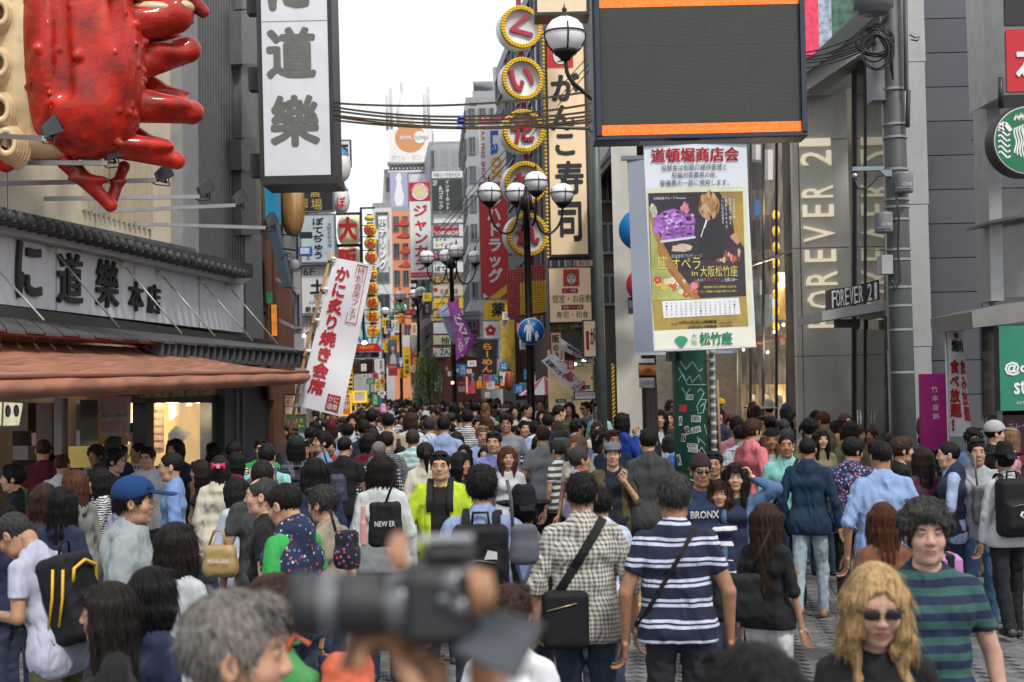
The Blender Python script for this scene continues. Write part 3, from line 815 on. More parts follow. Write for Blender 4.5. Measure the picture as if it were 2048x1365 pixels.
class Face:
 """an upright rectangle given by pixel bounds at a distance; pt() turns pixels of the photograph into points on it"""
 def __init__(s,x0,y0,x1,y1,d,yaw=0.0,pl=None):
  s.x0,s.y0,s.x1,s.y1=x0,y0,x1,y1;s.cx,s.cy=(x0+x1)/2,(y0+y1)/2
  s.pl=pl or plane_d(s.cx,d,yaw);s.flat=pl is None
 def pt(s,x,y,off=0.0):
  dx,dy=x-s.cx,y-s.cy
  return s.pl.hit(s.cx+dx*CR+dy*SR,s.cy-dx*SR+dy*CR,0)+s.pl.n*off
 def quad(s,x0,y0,x1,y1,off=0.0):return[s.pt(x0,y0,off),s.pt(x1,y0,off),s.pt(x1,y1,off),s.pt(x0,y1,off)]
WHITE=mat('sign white',(.74,.75,.76),.35,var=.05,vs=2,spec=.4,dirt=.10)
BLACKM=mat('sign black',(.012,.012,.013),.5,var=.1)
DARK=mat('dark steel',(.030,.032,.036),.45,.2,var=.2)
STEEL=mat('grey steel',(.26,.27,.28),.45,.3,var=.15,dirt=.3)
RED=mat('sign red',(.52,.012,.022),.4,var=.06,dirt=.08)
INKRED=mat('ink red',(.42,.012,.022),.6,var=0)
INK=mat('ink black',(.016,.016,.018),.6,var=0)
CREAM=mat('sign cream',(.80,.64,.44),.4,var=.06)
YEL=mat('sign yellow',(.78,.50,.03),.45,var=.06)
def sign(name,label,x0,y0,x1,y1,d,face=None,frame=None,texts=(),yaw=0.0,th=.18,bw=3,cat='sign',extra=None,group=None,face_name='panel'):
 f=Face(x0,y0,x1,y1,d,yaw);face=face or WHITE;frame=frame or DARK
 c=f.pt((x0+x1)/2,y1);t=thing(name,label,cat,c-f.pl.n*th*.5,group)
 b=MB().prism(f.quad(x0,y0,x1,y1),f.pl.n*-th,frame);part(b,'case',t)
 if bw:b=MB().prism(f.quad(x0+bw,y0+bw,x1-bw,y1-bw,.006),f.pl.n*-.006*.4,face)
 else:b=MB().prism(f.quad(x0,y0,x1,y1,.006),f.pl.n*-.004,face)
 part(b,face_name,t)
 if bw>=2:
  r=MB();w_=bw*.8
  for q in((x0,y0,x1,y0+w_),(x0,y1-w_,x1,y1),(x0,y0+w_,x0+w_,y1-w_),(x1-w_,y0+w_,x1,y1-w_)):
   r.prism(f.quad(*q,.02),f.pl.n*-.018,frame)
  part(r,'rim',t)
 if texts:
  tb=MB()
  for tx in texts:
   s_,a,b_,c_,d_,m=tx[:6];kw=tx[6]if len(tx)>6 else{}
   if s_=='#':
    tb.prism(f.quad(a,b_,c_,d_,kw.get('off',.009)),f.pl.n*-.002,m)
   elif s_=='o':
    tb.prism([f.pt((a+c_)/2+(c_-a)/2*math.cos(q*math.pi/12),(b_+d_)/2+(d_-b_)/2*math.sin(q*math.pi/12),kw.get('off',.010))for q in range(24)],f.pl.n*-.002,m)
   elif s_=='p':
    tb.prism([f.pt(x,y,kw.get('off',.011))for x,y in a],f.pl.n*-.002,m)
   else:
    kw=dict(kw);kw.setdefault('off',.013);lay(tb,s_,f.quad(a,b_,c_,d_),m,**kw)
  part(tb,'lettering',t)
 if extra:extra(t,f)
 return t,f
def V_(**k):return dict(vert=True,**k)
ASPH=mat('paving stone',(.115,.118,.125),.75,var=.25,vs=3,bump=.3,bs=90,dirt=.25)
g_=MB();g_.add([(-300,-40,0),(300,-40,0),(300,900,0),(-300,900,0)],[(0,1,2,3)],mat('far street',(.10,.10,.105),.8,var=.3,vs=.6,dirt=.3))
street=solo(g_,'street',kind='structure');ORIG[street.name]=Vector((0,430,0));street.location=(0,430,0)
BRK=[mat('paver %d'%i,c,.72,var=.22,vs=14,bump=.35,bs=120,dirt=.2)for i,c in enumerate([(.125,.128,.135),(.100,.102,.110),(.150,.150,.152),(.115,.112,.112)])]
def pavers():
 a=.112;ang=R(38);ca,sa=math.cos(ang),math.sin(ang);rng=random.Random(5)
 box=MB().bev(.004,2*a-.004,.004,a-.004,-.03,.012,BRK[0],.004)
 meshes=[]
 for m in BRK:
  me=bpy.data.meshes.new('paver');me.from_pydata(box.v,[],box.f);me.materials.append(m);me.update();meshes.append(me)
 near=[];rest=MB()
 for i in range(-170,171):
  for j in range(-170,171):
   c=(i-j)%4
   if c not in(0,3):continue
   x,y=i*a,j*a;wx,wy=x*ca-y*sa+.5,x*sa+y*ca+15.0
   if not(-6.5<wx<8.5 and 10.1<wy<22):continue
   px=1024+wx/wy*F;py=hor_(px)+2.2/wy*F
   vis=(700<px<1065 and py>1285)or(1215<px<1300 and 1110<py)or(1610<px<1780 and 1130<py)or(1925<px<2060 and 1150<py)or(1060<px<1110 and py>1300)
   near.append((not vis,wy,wx,wy,c))
 near.sort(key=lambda t:(t[0],t[1]))
 for n_,(nv,_,wx,wy,c)in enumerate(near):
  rz=ang+(R(90)if c==3 else 0);dz=rng.uniform(-.003,.003)
  if n_<290 and not nv:
   o=link('paver',meshes[rng.randrange(4)],street,(wx,wy-430,.002+dz),(rng.uniform(-.008,.008),rng.uniform(-.008,.008),rz))
  else:
   M=Matrix.Translation((wx,wy,.002+dz))@Matrix.Rotation(rz,4,'Z')
   rest.box(.004,2*a-.004,.004,a-.004,-.02,.012,BRK[rng.randrange(4)],M)
 o=part(rest,'paver_field',street,kind='stuff')
def hor_(px):return 778-(px-1024)*.0227
pavers()
ka,kb=W(0,778,15.5),W(487,778,24.0)
KP=Pl((ka.x,ka.y),(kb.x,kb.y));KN=KP.n
def kq(pts,off=0):return[KP.hit(x,y,off)for x,y in pts]
CREAMW=mat('cream wall panel',(.56,.49,.37),.6,var=.10,vs=1.5,dirt=.22)
GREYW=mat('grey clad panel',(.15,.155,.16),.5,.1,var=.12,dirt=.3)
rest_=thing('crab_restaurant','cream and grey restaurant building on the left corner, crab hung on its wall','building',Vector((kb.x-.5,kb.y,0)))
def kslab(name,pts,off,th,m,parent=rest_,label=None,kind=None):
 return part(MB().prism(kq(pts,off),KN*-th,m),name,parent,label,kind)
# cream wall panels, each with its own joint
xs=[-330,-150,15,190,300,364]
for i in range(5):
 for y0,y1 in((-260,-20),(-17,232),(235,560)):
  kslab('wall_panel',[(xs[i]+1,y0),(xs[i+1]-1,y0),(xs[i+1]-1,y1),(xs[i]+1,y1)],0,.25,CREAMW)
kslab('backing_wall',[(-330,-300),(520,-300),(520,775),(-330,775)],-.26,.3,mat('backing wall',(.11,.10,.09),.8))
kslab('corner_post',[(362,-260),(393,-260),(398,540),(366,540)],.18,.45,mat('grey post',(.24,.245,.25),.5,dirt=.2),label='grey corner post beside the ribbed cladding')
rb=MB()
for i in range(17):
 x=395+i*5.4;rb.prism(kq([(x,-260),(x+3.4,-260),(x+4.2,545),(x+.8,545)],.10),KN*-.1,mat('ribbed cladding',(.13,.132,.13),.5,.3,var=.15,dirt=.3))
part(rb,'ribbed_cladding',rest_)
kslab('cladding_back',[(393,-260),(486,-260),(490,545),(396,545)],0,.2,mat('ribbed cladding'))
for y0,y1 in((-80,18),(22,128),(133,276),(279,340),(343,470)):
 kslab('edge_panel',[(482,y0),(512,y0),(514,y1),(484,y1)],.3 if y0 in(22,279)else .22,.5,GREYW)
kslab('corner_pillar',[(490,470),(523,470),(528,705),(493,700)],.12,.6,mat('pillar stone',(.19,.195,.20),.6,dirt=.25))
lv=MB()
for i in range(14):
 x=172+i*10;lv.prism(kq([(x,300),(x+4,300),(x+4,420+i*3),(x,420+i*3)],.05),KN*-.05,mat('louvre',(.42,.36,.26),.6))
part(lv,'louvre_strips',rest_)
# tiled eave
TILE=mat('roof tile',(.052,.054,.058),.55,.1,var=.3,vs=9,bump=.3,bs=40,dirt=.3)
kslab('ridge_board',[(-200,372),(392,498),(392,508),(-200,386)],.42,.5,mat('ridge board',(.09,.09,.095),.5))
kslab('eave_board',[(-200,395),(505,553),(487,569),(-200,421)],.34,.5,mat('eave board',(.34,.35,.36),.6,dirt=.2))
kslab('roof_slope',[(-200,384),(505,528),(507,546),(-200,402)],.48,.5,TILE)
for i in range(38):
 t=i/37;x=-75+578*(1-(1-t)**1.35);y=410+(x+75)*(552-410)/578-3
 r=.5*(26-11*t)/2*1.9/183*(1+.5*t)
 c=KP.hit(x,y,.62);B=MB()
 M=Matrix.Translation(c)@KN.to_track_quat('Z','Y').to_matrix().to_4x4()
 B.lathe([(0,.0),(r*.55,.0),(r*.6,-.008),(r*.85,-.008),(r,.006),(r,-.03),(r*.9,-.45),(0,-.45)],TILE,12,M=M)
 part(B,'roof_tile',rest_)
# sign board with raised lettering
brd=thing('restaurant_name_board','long grey white board with raised black Japanese brush lettering under the tiled eave','sign',KP.hit(240,640,.1))
part(MB().prism(kq([(-120,414),(487,568),(487,666),(-120,594)],.16),KN*-.14,mat('name board',(.60,.62,.66),.5,var=.06,vs=1,dirt=.25)),'board',brd)
for x in(112,268,398):
 part(MB().prism(kq([(x,444+x*.255),(x+1.5,444+x*.255),(x+1.5,609+x*.117),(x,609+x*.117)],.164),KN*-.004,STEEL),'board_joint',brd)
for ch,q in(('に',(30,484,80,598)),('道',(113,506,162,608)),('樂',(190,520,234,616)),('本',(256,563,284,623)),('店',(293,569,318,628))):
 x0,y0,x1,y1=q;B=MB();lay(B,ch,kq([(x0,y0-4),(x1,y0+4),(x1,y1+2),(x0,y1-2)],.17),BLACKM,bold=.035 if ch=='に'else .022,depth=.032,off=0);part(B,'raised_letter',brd)
# lower roof, red strip, rafters
kslab('dark_fascia',[(-120,594),(558,683),(558,702),(-120,620)],.24,.3,mat('dark fascia',(.035,.034,.034),.5))
lr=MB()
A=kq([(-120,622),(558,691)],.24);Bq=kq([(-120,650),(622,703)],1.1)
N_=30
for i in range(N_):
 t0,t1=i/N_,(i+.94)/N_
 lr.prism([A[0].lerp(A[1],t0),A[0].lerp(A[1],t1),Bq[0].lerp(Bq[1],t1),Bq[0].lerp(Bq[1],t0)],(0,0,-.02-.012*(i%2)),mat('sheet roof',(.10,.098,.098),.45,.3,var=.2,dirt=.3))
part(lr,'sheet_roof',rest_)
kslab('red_strip',[(-120,650),(322,680),(322,690),(-120,662)],1.02,.1,mat('red lacquer',(.26,.012,.010),.45))
kslab('red_backing',[(316,684),(612,708),(606,729),(314,711)],.90,.05,mat('red lacquer'))
kslab('gutter',[(320,680),(623,703),(621,710),(320,686)],1.08,.14,mat('gutter',(.07,.07,.075),.5))
kslab('gutter_lip',[(316,712),(616,731),(615,736),(316,718)],1.06,.12,mat('gutter'))
for i in range(23):
 x=325+i*13.0;yo=(x-320)*.0765
 kslab('rafter',[(x,685+yo),(x+3.6,685+yo),(x+2.6,713+yo*.85),(x-1,713+yo*.85)],1.07,.14,mat('gutter'))
for a_,b_ in(((-22,520),(88,641)),((98,490),(238,655)),((240,521),(364,668)),((315,541),(430,673)),((398,557),(505,682)),((452,567),(556,689))):
 p,q=KP.hit(*a_,.18),KP.hit(*b_,1.0);B=MB().tube([p,q],.012,mat('stay rod',(.42,.41,.38),.4,.6,dirt=.3),6)
 B.tube([p-KN*.06,p+(q-p).normalized()*.12],[.03,.022],CREAMW,8);part(B,'stay_rod',rest_)
# awning
aw=thing('awning','wide rust orange canvas awning over the takeaway shop front','awning',KP.hit(200,700,.3))
AWN=mat('rust canvas',(.31,.125,.070),.8,var=.45,vs=3,stretch=(4,.3,1),bump=.15,bs=60,dirt=.6)
a0,a1,a2,a3=KP.hit(-120,676,.5),KP.hit(322,697,.5),KP.hit(612,744,2.5),KP.hit(-120,757,2.5)
B=MB();n=24;v=[]
for j in range(n+1):
 for i in range(13):
  p=a0 .lerp(a1,j/n).lerp(a3 .lerp(a2,j/n),i/12);v.append(p+Vector((0,0,-.05*math.sin(math.pi*i/12)-.012*math.sin(j*2.1)*math.sin(math.pi*i/12))))
B.add(v,[(j*13+i,j*13+i+1,(j+1)*13+i+1,(j+1)*13+i)for j in range(n)for i in range(12)],AWN,True)
B.add([p+Vector((0,0,-.012))for p in v],[(j*13+i,(j+1)*13+i,(j+1)*13+i+1,j*13+i+1)for j in range(n)for i in range(12)],AWN,True)
part(B,'canvas',aw)
B=MB();v=[]
lo_=[KP.hit(-120,808,2.52),KP.hit(604,769,2.52)]
for j in range(n+1):
 for i in range(9):
  t=i/8;p=a3 .lerp(a2,j/n).lerp(lo_[0].lerp(lo_[1],j/n),t);v.append(p+KN*(.09*math.sin(math.pi*t)**.8)+Vector((0,0,.006*math.sin(j*1.7))))
B.add(v,[(j*9+i,j*9+i+1,(j+1)*9+i+1,(j+1)*9+i)for j in range(n)for i in range(8)],AWN,True)
B.add([p-KN*.02 for p in v],[(j*9+i,(j+1)*9+i,(j+1)*9+i+1,j*9+i+1)for j in range(n)for i in range(8)],AWN,True)
part(B,'valance',aw)
part(MB().tube([a3 .lerp(a2,i/10)+KN*.03 for i in range(11)],.02,mat('awning seam',(.17,.055,.032),.8),6),'front_bar',aw)
part(MB().tube([a0+Vector((0,0,.05)),a1+Vector((0,0,.05))],.06,mat('awning roller',(.38,.13,.06),.5),10),'roller',aw)
for x in(40,330,590):part(MB().tube([KP.hit(x,740,.3)-Vector((0,0,.2)),KP.hit(x,765,2.45)],.02,STEEL,6),'folding_arm',aw)
# shop front below the awning
def ks(name,pts,off,th,m,parent=rest_,label=None):return kslab(name,pts,off,th,m,parent,label)
ks('shop_floor_wall',[(-200,690),(560,735),(560,1150),(-200,1250)],-1.9,.1,mat('shop back wall',(.10,.07,.05),.8))
WARM=mat('warm lit room',(.66,.42,.16),.6,em=.9,var=.35,vs=1.2)
ks('lit_room',[(262,800),(424,806),(424,925),(262,935)],-1.2,.05,WARM,label='warm lit back room seen through the shop window')
ks('lit_niche',[(262,818),(292,818),(292,880),(262,880)],-1.1,.05,mat('niche',(.75,.62,.42),.6,em=.6))
for i,x in enumerate((318,350,378)):
 c=KP.hit(x,812,-.9);lamp_=MB().lathe([(.0,.0),(.05,0),(.035,.07),(0,.07)],mat('spot glow',(1,.82,.5),.5,em=3),10,c=c)
 part(lamp_,'spot_lamp',rest_)
for x,q_ in((345,45),(400,35),(220,9)):
 ll=bpy.data.lights.new('ceiling_light','POINT');ll.energy=q_;ll.color=(1,.75,.45);ll.shadow_soft_size=.1;lo_b=bpy.data.objects.new('ceiling_light',ll);COL.objects.link(lo_b);lo_b.location=KP.hit(x,822,-.55 if x>300 else-.9)
ks('shelf_unit',[(313,820),(328,820),(328,905),(313,908)],-.9,.3,mat('shelf wood',(.30,.17,.08),.6))
for k_ in range(5):ks('shelf_box',[(315,826+k_*15),(326,826+k_*15),(326,836+k_*15),(315,836+k_*15)],-.88,.1,mat('box print',(.55,.40,.26),.6))
ks('poster',[(340,806),(370,806),(362,828),(342,840)],-.6,.02,mat('paper pale',(.55,.52,.46),.7))
ks('crab_cutout',[(338,868),(352,852),(372,860),(384,866),(374,875),(360,892),(340,890)],-.3,.02,mat('paper pale'),label='pale paper cut-out in the shop window')
FRM=mat('shop frame',(.022,.024,.028),.4,.2)
for q in([(258,790),(436,790),(436,806),(258,806)],[(292,800),(308,800),(308,940),(292,940)],[(424,790),(450,790),(450,1000),(424,1000)]):
 ks('window_frame',q,-.2,.2,FRM)
ks('window_glass',[(308,806),(424,806),(424,930),(308,930)],-.22,.01,mat('shop glass',(.9,.95,.95),.03,var=0,alpha=.16,spec=.9))
ks('side_cladding',[(450,764),(548,766),(548,1000),(450,1000)],-.1,.3,mat('slate panel',(.040,.044,.052),.4,var=.15))
for x in(474,486):ks('cladding_bar',[(x,768),(x+4,768),(x+4,980),(x,980)],-.07,.04,mat('slate tile',(.10,.105,.11),.5))
ks('wood_post',[(548,760),(575,760),(575,1000),(548,1000)],.0,.3,mat('brown wood',(.14,.055,.028),.5,stretch=(6,6,.6),var=.3))
ks('brown_panel',[(56,806),(100,806),(100,862),(56,862)],-.5,.1,mat('brown board',(.10,.05,.03),.6))
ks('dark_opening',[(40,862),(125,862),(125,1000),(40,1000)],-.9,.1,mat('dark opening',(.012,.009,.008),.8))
for x in(124,134):ks('door_post',[(x,796),(x+3,796),(x+3,1000),(x,1000)],.1,.1,mat('door post',(.16,.14,.12),.4,.4))
ks('brown_post',[(104,806),(124,806),(124,1000),(104,1000)],-.2,.2,mat('brown board'))
ks('grey_glass',[(160,800),(196,800),(196,930),(160,930)],-.3,.05,mat('grey glass',(.09,.11,.12),.1,spec=.8))
for i in range(3):ks('pink_folder',[(78+i*7,866),(83+i*7,866),(84+i*7,910),(79+i*7,910)],-.7,.1,mat('folder pink',(.42,.22,.24),.6))
ks('crate',[(56,892),(78,892),(78,920),(56,920)],-.7,.2,mat('crate',(.20,.17,.15),.7))
ct=thing('shop_counter','yellow lit counter box behind the queue at the takeaway shop','counter',KP.hit(220,930,.1))
part(MB().prism(kq([(181,893),(262,890),(262,935),(181,935)],.0),KN*-.4,mat('counter yellow',(.66,.46,.14),.5,em=.25)),'counter_top',ct)
part(MB().prism(kq([(185,936),(262,936),(262,1000),(185,1000)],.0),KN*-.4,FRM),'counter_base',ct)
mn=thing('menu_light_box','backlit menu board with pictures of food under the awning','sign',KP.hit(30,885,-.2))
part(MB().prism(kq([(-60,800),(52,804),(44,858),(-60,858)],-.1),KN*-.1,mat('menu case',(.30,.27,.24),.5)),'case',mn)
part(MB().prism(kq([(-55,804),(4,805),(2,852),(-55,853)],-.09),KN*-.005,mat('menu glow',(.72,.70,.45),.4,em=.7,var=.3,vs=9)),'picture',mn)
part(MB().prism(kq([(9,805),(46,807),(38,851),(7,852)],-.09),KN*-.005,mat('menu glow')),'picture',mn)
for cx,cy in((16,823),(33,822),(-12,828),(-38,826)):
 B=MB();c=KP.hit(cx,cy,-.075);M=Matrix.Translation(c)@KN.to_track_quat('Z','Y').to_matrix().to_4x4()
 B.lathe([(0,.006),(.055,.006),(.07,0),(.0,-.004)],mat('dish blue',(.03,.08,.35),.3),14,M=M);B.lathe([(0,.012),(.035,.010),(.05,.005)],mat('dish food',(.55,.35,.2),.5),12,M=M);part(B,'dish_picture',mn)
hb=thing('hanging_banner','hanging printed cloth with pink Japanese lettering in the shop window','banner',KP.hit(230,872,.05))
B=MB().prism(kq([(199,794),(262,793),(260,868),(232,870),(228,874),(200,874)],.06),KN*-.01,mat('vinyl print',(.30,.26,.24),.3,var=.3,vs=8,alpha=.85));part(B,'cloth',hb)
B=MB();lay(B,'お土産に',kq([(203,808),(256,806),(256,822),(203,824)],.07),mat('ink pink',(.55,.10,.16),.5));lay(B,'かにみそ',kq([(203,828),(256,826),(256,834),(203,836)],.07),INK)
lay(B,'焼売',kq([(206,842),(256,840),(256,864),(206,866)],.07),mat('ink pink'));B.prism(kq([(200,794),(262,793),(262,801),(200,802)],.07),KN*-.004,mat('ink pink'));part(B,'lettering',hb)
rowl=MB();lay(rowl,'かに道樂 本店 お持ち帰り',kq([(275,783),(428,778),(428,791),(275,797)],.1),mat('gilt',(.35,.27,.15),.4,.5),bold=.02,depth=.03);part(rowl,'gilt_lettering',rest_)
# ---- floodlights on arms
for i,(a_,b_,lx,ly)in enumerate((((-60,270),(88,277),103,254),((-60,325),(216,327),226,303),((-20,368),(312,361),328,345),((88,398),(398,394),411,375),((184,424),(470,411),479,396),((268,448),(530,456),542,440))):
 of=1.55;p,q=KP.hit(*a_,.1),KP.hit(*b_,of)
 t=thing('floodlight','black floodlight on a steel arm, '+('nearest the crab body, highest of the six','second highest of the six, under the crab body','below the crab leg tips, third of the six','over the tiled eave, fourth of the six','fifth of the six, before the grey ribbed cladding','lowest of the six, by the gold balloon')[i],'floodlight',q,'floodlights on arms over the restaurant eave')
 u=(q-p).normalized();up=Vector((0,0,1));sd=u.cross(up).normalized()
 B=MB();hw=.02
 v=[p+sd*a*hw+up*b*hw*1.2 for a,b in((-1,-1),(1,-1),(1,1),(-1,1))]+[q+sd*a*hw+up*b*hw*1.2 for a,b in((-1,-1),(1,-1),(1,1),(-1,1))]
 B.add(v,[(3,2,1,0),(4,5,6,7),(0,1,5,4),(1,2,6,5),(2,3,7,6),(3,0,4,7)],mat('arm steel',(.33,.34,.34),.4,.6,dirt=.2));part(B,'arm',t)
 c=KP.hit(lx,ly,of);M=Matrix.Translation(c)@Matrix.Rotation(.5,4,'Z')@Matrix.Rotation(-.55,4,'Y');s_=1.15
 B=MB().add([Vector(w_)*s_ for w_ in((-.10,-.06,-.05),(.05,-.07,-.08),(.05,.07,-.08),(-.10,.06,-.05),(-.08,-.05,.04),(.06,-.075,.075),(.06,.075,.075),(-.08,.05,.04))],[(3,2,1,0),(4,5,6,7),(0,1,5,4),(2,3,7,6),(0,4,7,3),(1,2,6,5)],mat('lamp housing',(.035,.04,.045),.45,var=.2),False,M);part(B,'lamp_housing',t)
 B=MB().add([Vector(w_)*s_ for w_ in((.062,-.06,-.065),(.062,.06,-.065),(.068,.06,.06),(.068,-.06,.06))],[(0,1,2,3)],mat('lamp lens',(.25,.27,.28),.1,spec=.9),False,M);part(B,'lens',t)
 B=MB().tube([c-up*.06,c-up*.12+u*.03,q+up*.01],.014,DARK,6);B.tube([c-up*.05+u*.05,c-up*.16+u*.06,q-up*.05,q-u*.08],.008,BLACKM,5);part(B,'bracket',t)
# ---- the crab
CRED=mat('crab lacquer',(.42,.014,.003),.5,var=.6,vs=4.5,coat=.5,spec=.25,bump=.5,bs=30,dirt=.15)
CCRM=mat('crab belly cream',(.60,.46,.26),.35,var=.25,vs=5,coat=.4)
CP=Face(0,0,400,400,0,pl=Pl((W(150,150,14.6).x,14.6),(W(150,150,14.6).x+1,15.05)));CS=F/14.6
crab=thing('giant_crab','huge glossy red model crab mounted on the restaurant wall','crab model',CP.pl.hit(165,400,-.2))
CO=CP.pl.hit(165,120);CU=CP.pl.u if CP.pl.u.x>0 else-CP.pl.u
CM=np.array(Matrix(((CU.x,-CP.pl.n.x,0,CO.x),(CU.y,-CP.pl.n.y,0,CO.y),(0,0,1,CO.z),(0,0,0,1))))
def cpx(x,y,z=0.0):return v3((x-165)/CS,z,-(y-120)/CS)
def crab_part(name,fn,lo,hi,m,h=.022,bumps=0,seed=1):
 a,b=cpx(lo[0],hi[1],-.75),cpx(hi[0],lo[1],.9)
 g=SDF(a,b,h);fn(g);V,Q=g.mesh()
 if bumps:
  rng=np.random.default_rng(seed);idx=rng.choice(len(V),bumps,replace=False)
  for k_ in idx:
   if V[k_,1]<.25:r=(rng.uniform(.014,.034)*(1.6 if rng.random()<.15 else 1))if name=='carapace'else rng.uniform(.006,.011);g.ell(V[k_],(r*1.2,r,r*1.2),.012)
  V,Q=g.mesh()
 V=xf(V,CM)-np.array(ORIG[crab.name]);o=link(name,npmesh(name,V,Q,[m]),crab);return o
def px(n):return n/CS
def carap(g):
 g.ell(cpx(165,70,.1),(px(118),.55,px(215)),.05);g.ell(cpx(175,210,.05),(px(108),.50,px(112)),.12)
 g.ell(cpx(215,120,-.05),(px(72),.45,px(150)),.08);g.ell(cpx(95,100,.1),(px(52),.50,px(190)),.08)
 g.cap(cpx(112,-80,-.42),cpx(118,200,-.40),.05,.09,.09,'s');g.cap(cpx(215,-60,-.5),cpx(225,120,-.40),.09,.05,.05)
 for k_ in range(26):g.ell(cpx(268+12*math.sin(k_*1.3)-max(0,k_-18)*7,-80+k_*15,-.14-.1*(k_%2)),(.055,.05,.045),.02)
 for k_ in range(22):g.ell(cpx(92+3*math.sin(k_),-60+k_*14,-.34),(.022,.022,.022),.01)
crab_part('carapace',carap,(20,-170),(310,330),CRED,.024,150)
def face_(g):
 g.cap(cpx(232,95,-.36),cpx(238,130,-.36),.03,.02,.01);g.cap(cpx(232,130,-.36),cpx(250,185,-.30),.02,.008,.01);g.cap(cpx(222,100,-.38),cpx(222,140,-.38),.022,.010,.01)
crab_part('mouth_lines',face_,(210,80),(262,195),mat('crab stripe',(.62,.48,.42),.4,coat=.5),.012)
LEGS=[((278,115,.1),(380,78,.1),36,27),((372,62,.3),(270,20,.35),22,30),((268,205,.0),(385,212,.05),37,24),((395,200,.3),(300,132,.45),18,20),((200,275,.05),(352,315,.05),36,17),((352,300,.3),(275,244,.45),16,17),((135,320,.2),(222,408,.2),20,13),((225,400,.3),(255,322,.35),13,11),((228,60,-.1),(345,15,-.1),34,40),((18,330,.1),(-40,300,.1),22,16),((20,30,.2),(-60,60,.2),30,26),((18,150,.2),(-70,175,.2),30,26)]
for i,(a_,b_,ra,rb)in enumerate(LEGS):
 A_,B_=cpx(*a_),cpx(*b_);c_=(min(a_[0],b_[0])-60,min(a_[1],b_[1])-60),(max(a_[0],b_[0])+60,max(a_[1],b_[1])+60)
 def leg(g):
  g.cap(A_,B_,px(ra),px(rb),.03);m_=(A_+B_)/2
  g.ell(B_,(px(rb)*1.02,px(rb)*1.0,px(rb)*1.0),.03);g.ell(m_+v3(0,-px(ra)*.5,px(6)),(abs(B_[0]-A_[0])*.42+.03,px(ra)*.6,px(ra)*.5),.05)
 crab_part('leg',leg,*c_,CRED,.018,60 if i in(0,2,4,8)else 0,i)
def claw(g):
 g.ell(cpx(330,-30,-.05),(px(75),.22,px(45)),.05);g.cap(cpx(350,-40,-.1),cpx(405,5,-.1),px(26),px(14),.03)
 for k_ in range(7):g.ell(cpx(385+4*math.sin(k_),-40+k_*11,-.05),(.03,.05,.03),.01)
crab_part('claw',claw,(220,-110),(440,50),CRED,.018)
crab_part('claw_belly',lambda g:(g.ell(cpx(318,12,-.12),(px(62),.18,px(17)),.05),g.ell(cpx(358,4,-.1),(px(30),.2,px(18)),.03)),(240,-30),(410,50),CCRM,.016)
def ruff(cx,cy,k_=6):
 def f(g):
  for j in range(k_):
   r=px(40-j*3.4);z_=.1-j*.05
   X,Y,Z=g.ax[0][:,None,None],g.ax[1][None,:,None],g.ax[2][None,None,:]
   c=cpx(cx-j*4,cy,z_);q=np.sqrt((X-c[0])**2/.5+(Z-c[2])**2)-r;d=np.sqrt(q*q+(Y-c[1])**2)-.038
   g.D=np.minimum(g.D,d.astype(np.float32))
 return f
for cx,cy in((22,45),(20,145),(22,235),(34,300),(25,-50)):crab_part('leg_joint',ruff(cx,cy),(-50,cy-70),(85,cy+70),CCRM,.018)
crab_part('underside',lambda g:(g.ell(cpx(55,110,.25),(px(62),.4,px(205)),.1),g.ell(cpx(110,285,.28),(px(70),.3,px(38)),.1)),(-40,-140),(200,350),CCRM,.03)
B=MB()
for x in(60,160,250):B.tube([Vector(xf(cpx(x,180,.4)[None],CM)[0]),KP.hit(x,190,-.1)],.05,DARK,8)
part(B,'mounting_bar',crab)
# ---- vertical box sign of the restaurant
SGN=mat('lit acrylic',(.66,.68,.74),.3,var=.05,vs=2.5,dirt=.12)
GGR=mat('faded green black',(.12,.135,.12),.5,var=.15,vs=8)
def vs_extra(t,f):
 b=MB().prism(f.quad(519,352,671,369,.04),f.pl.n*-.95,DARK);part(b,'bottom_trim',t)
 for y in(-30,125,300):part(MB().prism(f.quad(490,y,522,y+46,-.25),f.pl.n*-.25,DARK),'wall_bracket',t)
 part(MB().prism(f.quad(524,42,656,43.5,.01),f.pl.n*-.003,STEEL),'panel_joint',t)
sign('restaurant_box_sign','tall white box sign with big grey Japanese characters hung out over the street',516,-75,666,362,21.5,SGN,DARK,[('に',538,-90,622,22,GGR,dict(bold=.06)),('道',533,54,633,158,GGR,dict(bold=.045)),('樂',538,190,638,294,GGR,dict(bold=.045))],th=.9,bw=9,extra=vs_extra)
GLASS=mat('window glass',(.05,.06,.07),.06,var=.3,vs=.8,spec=.9)
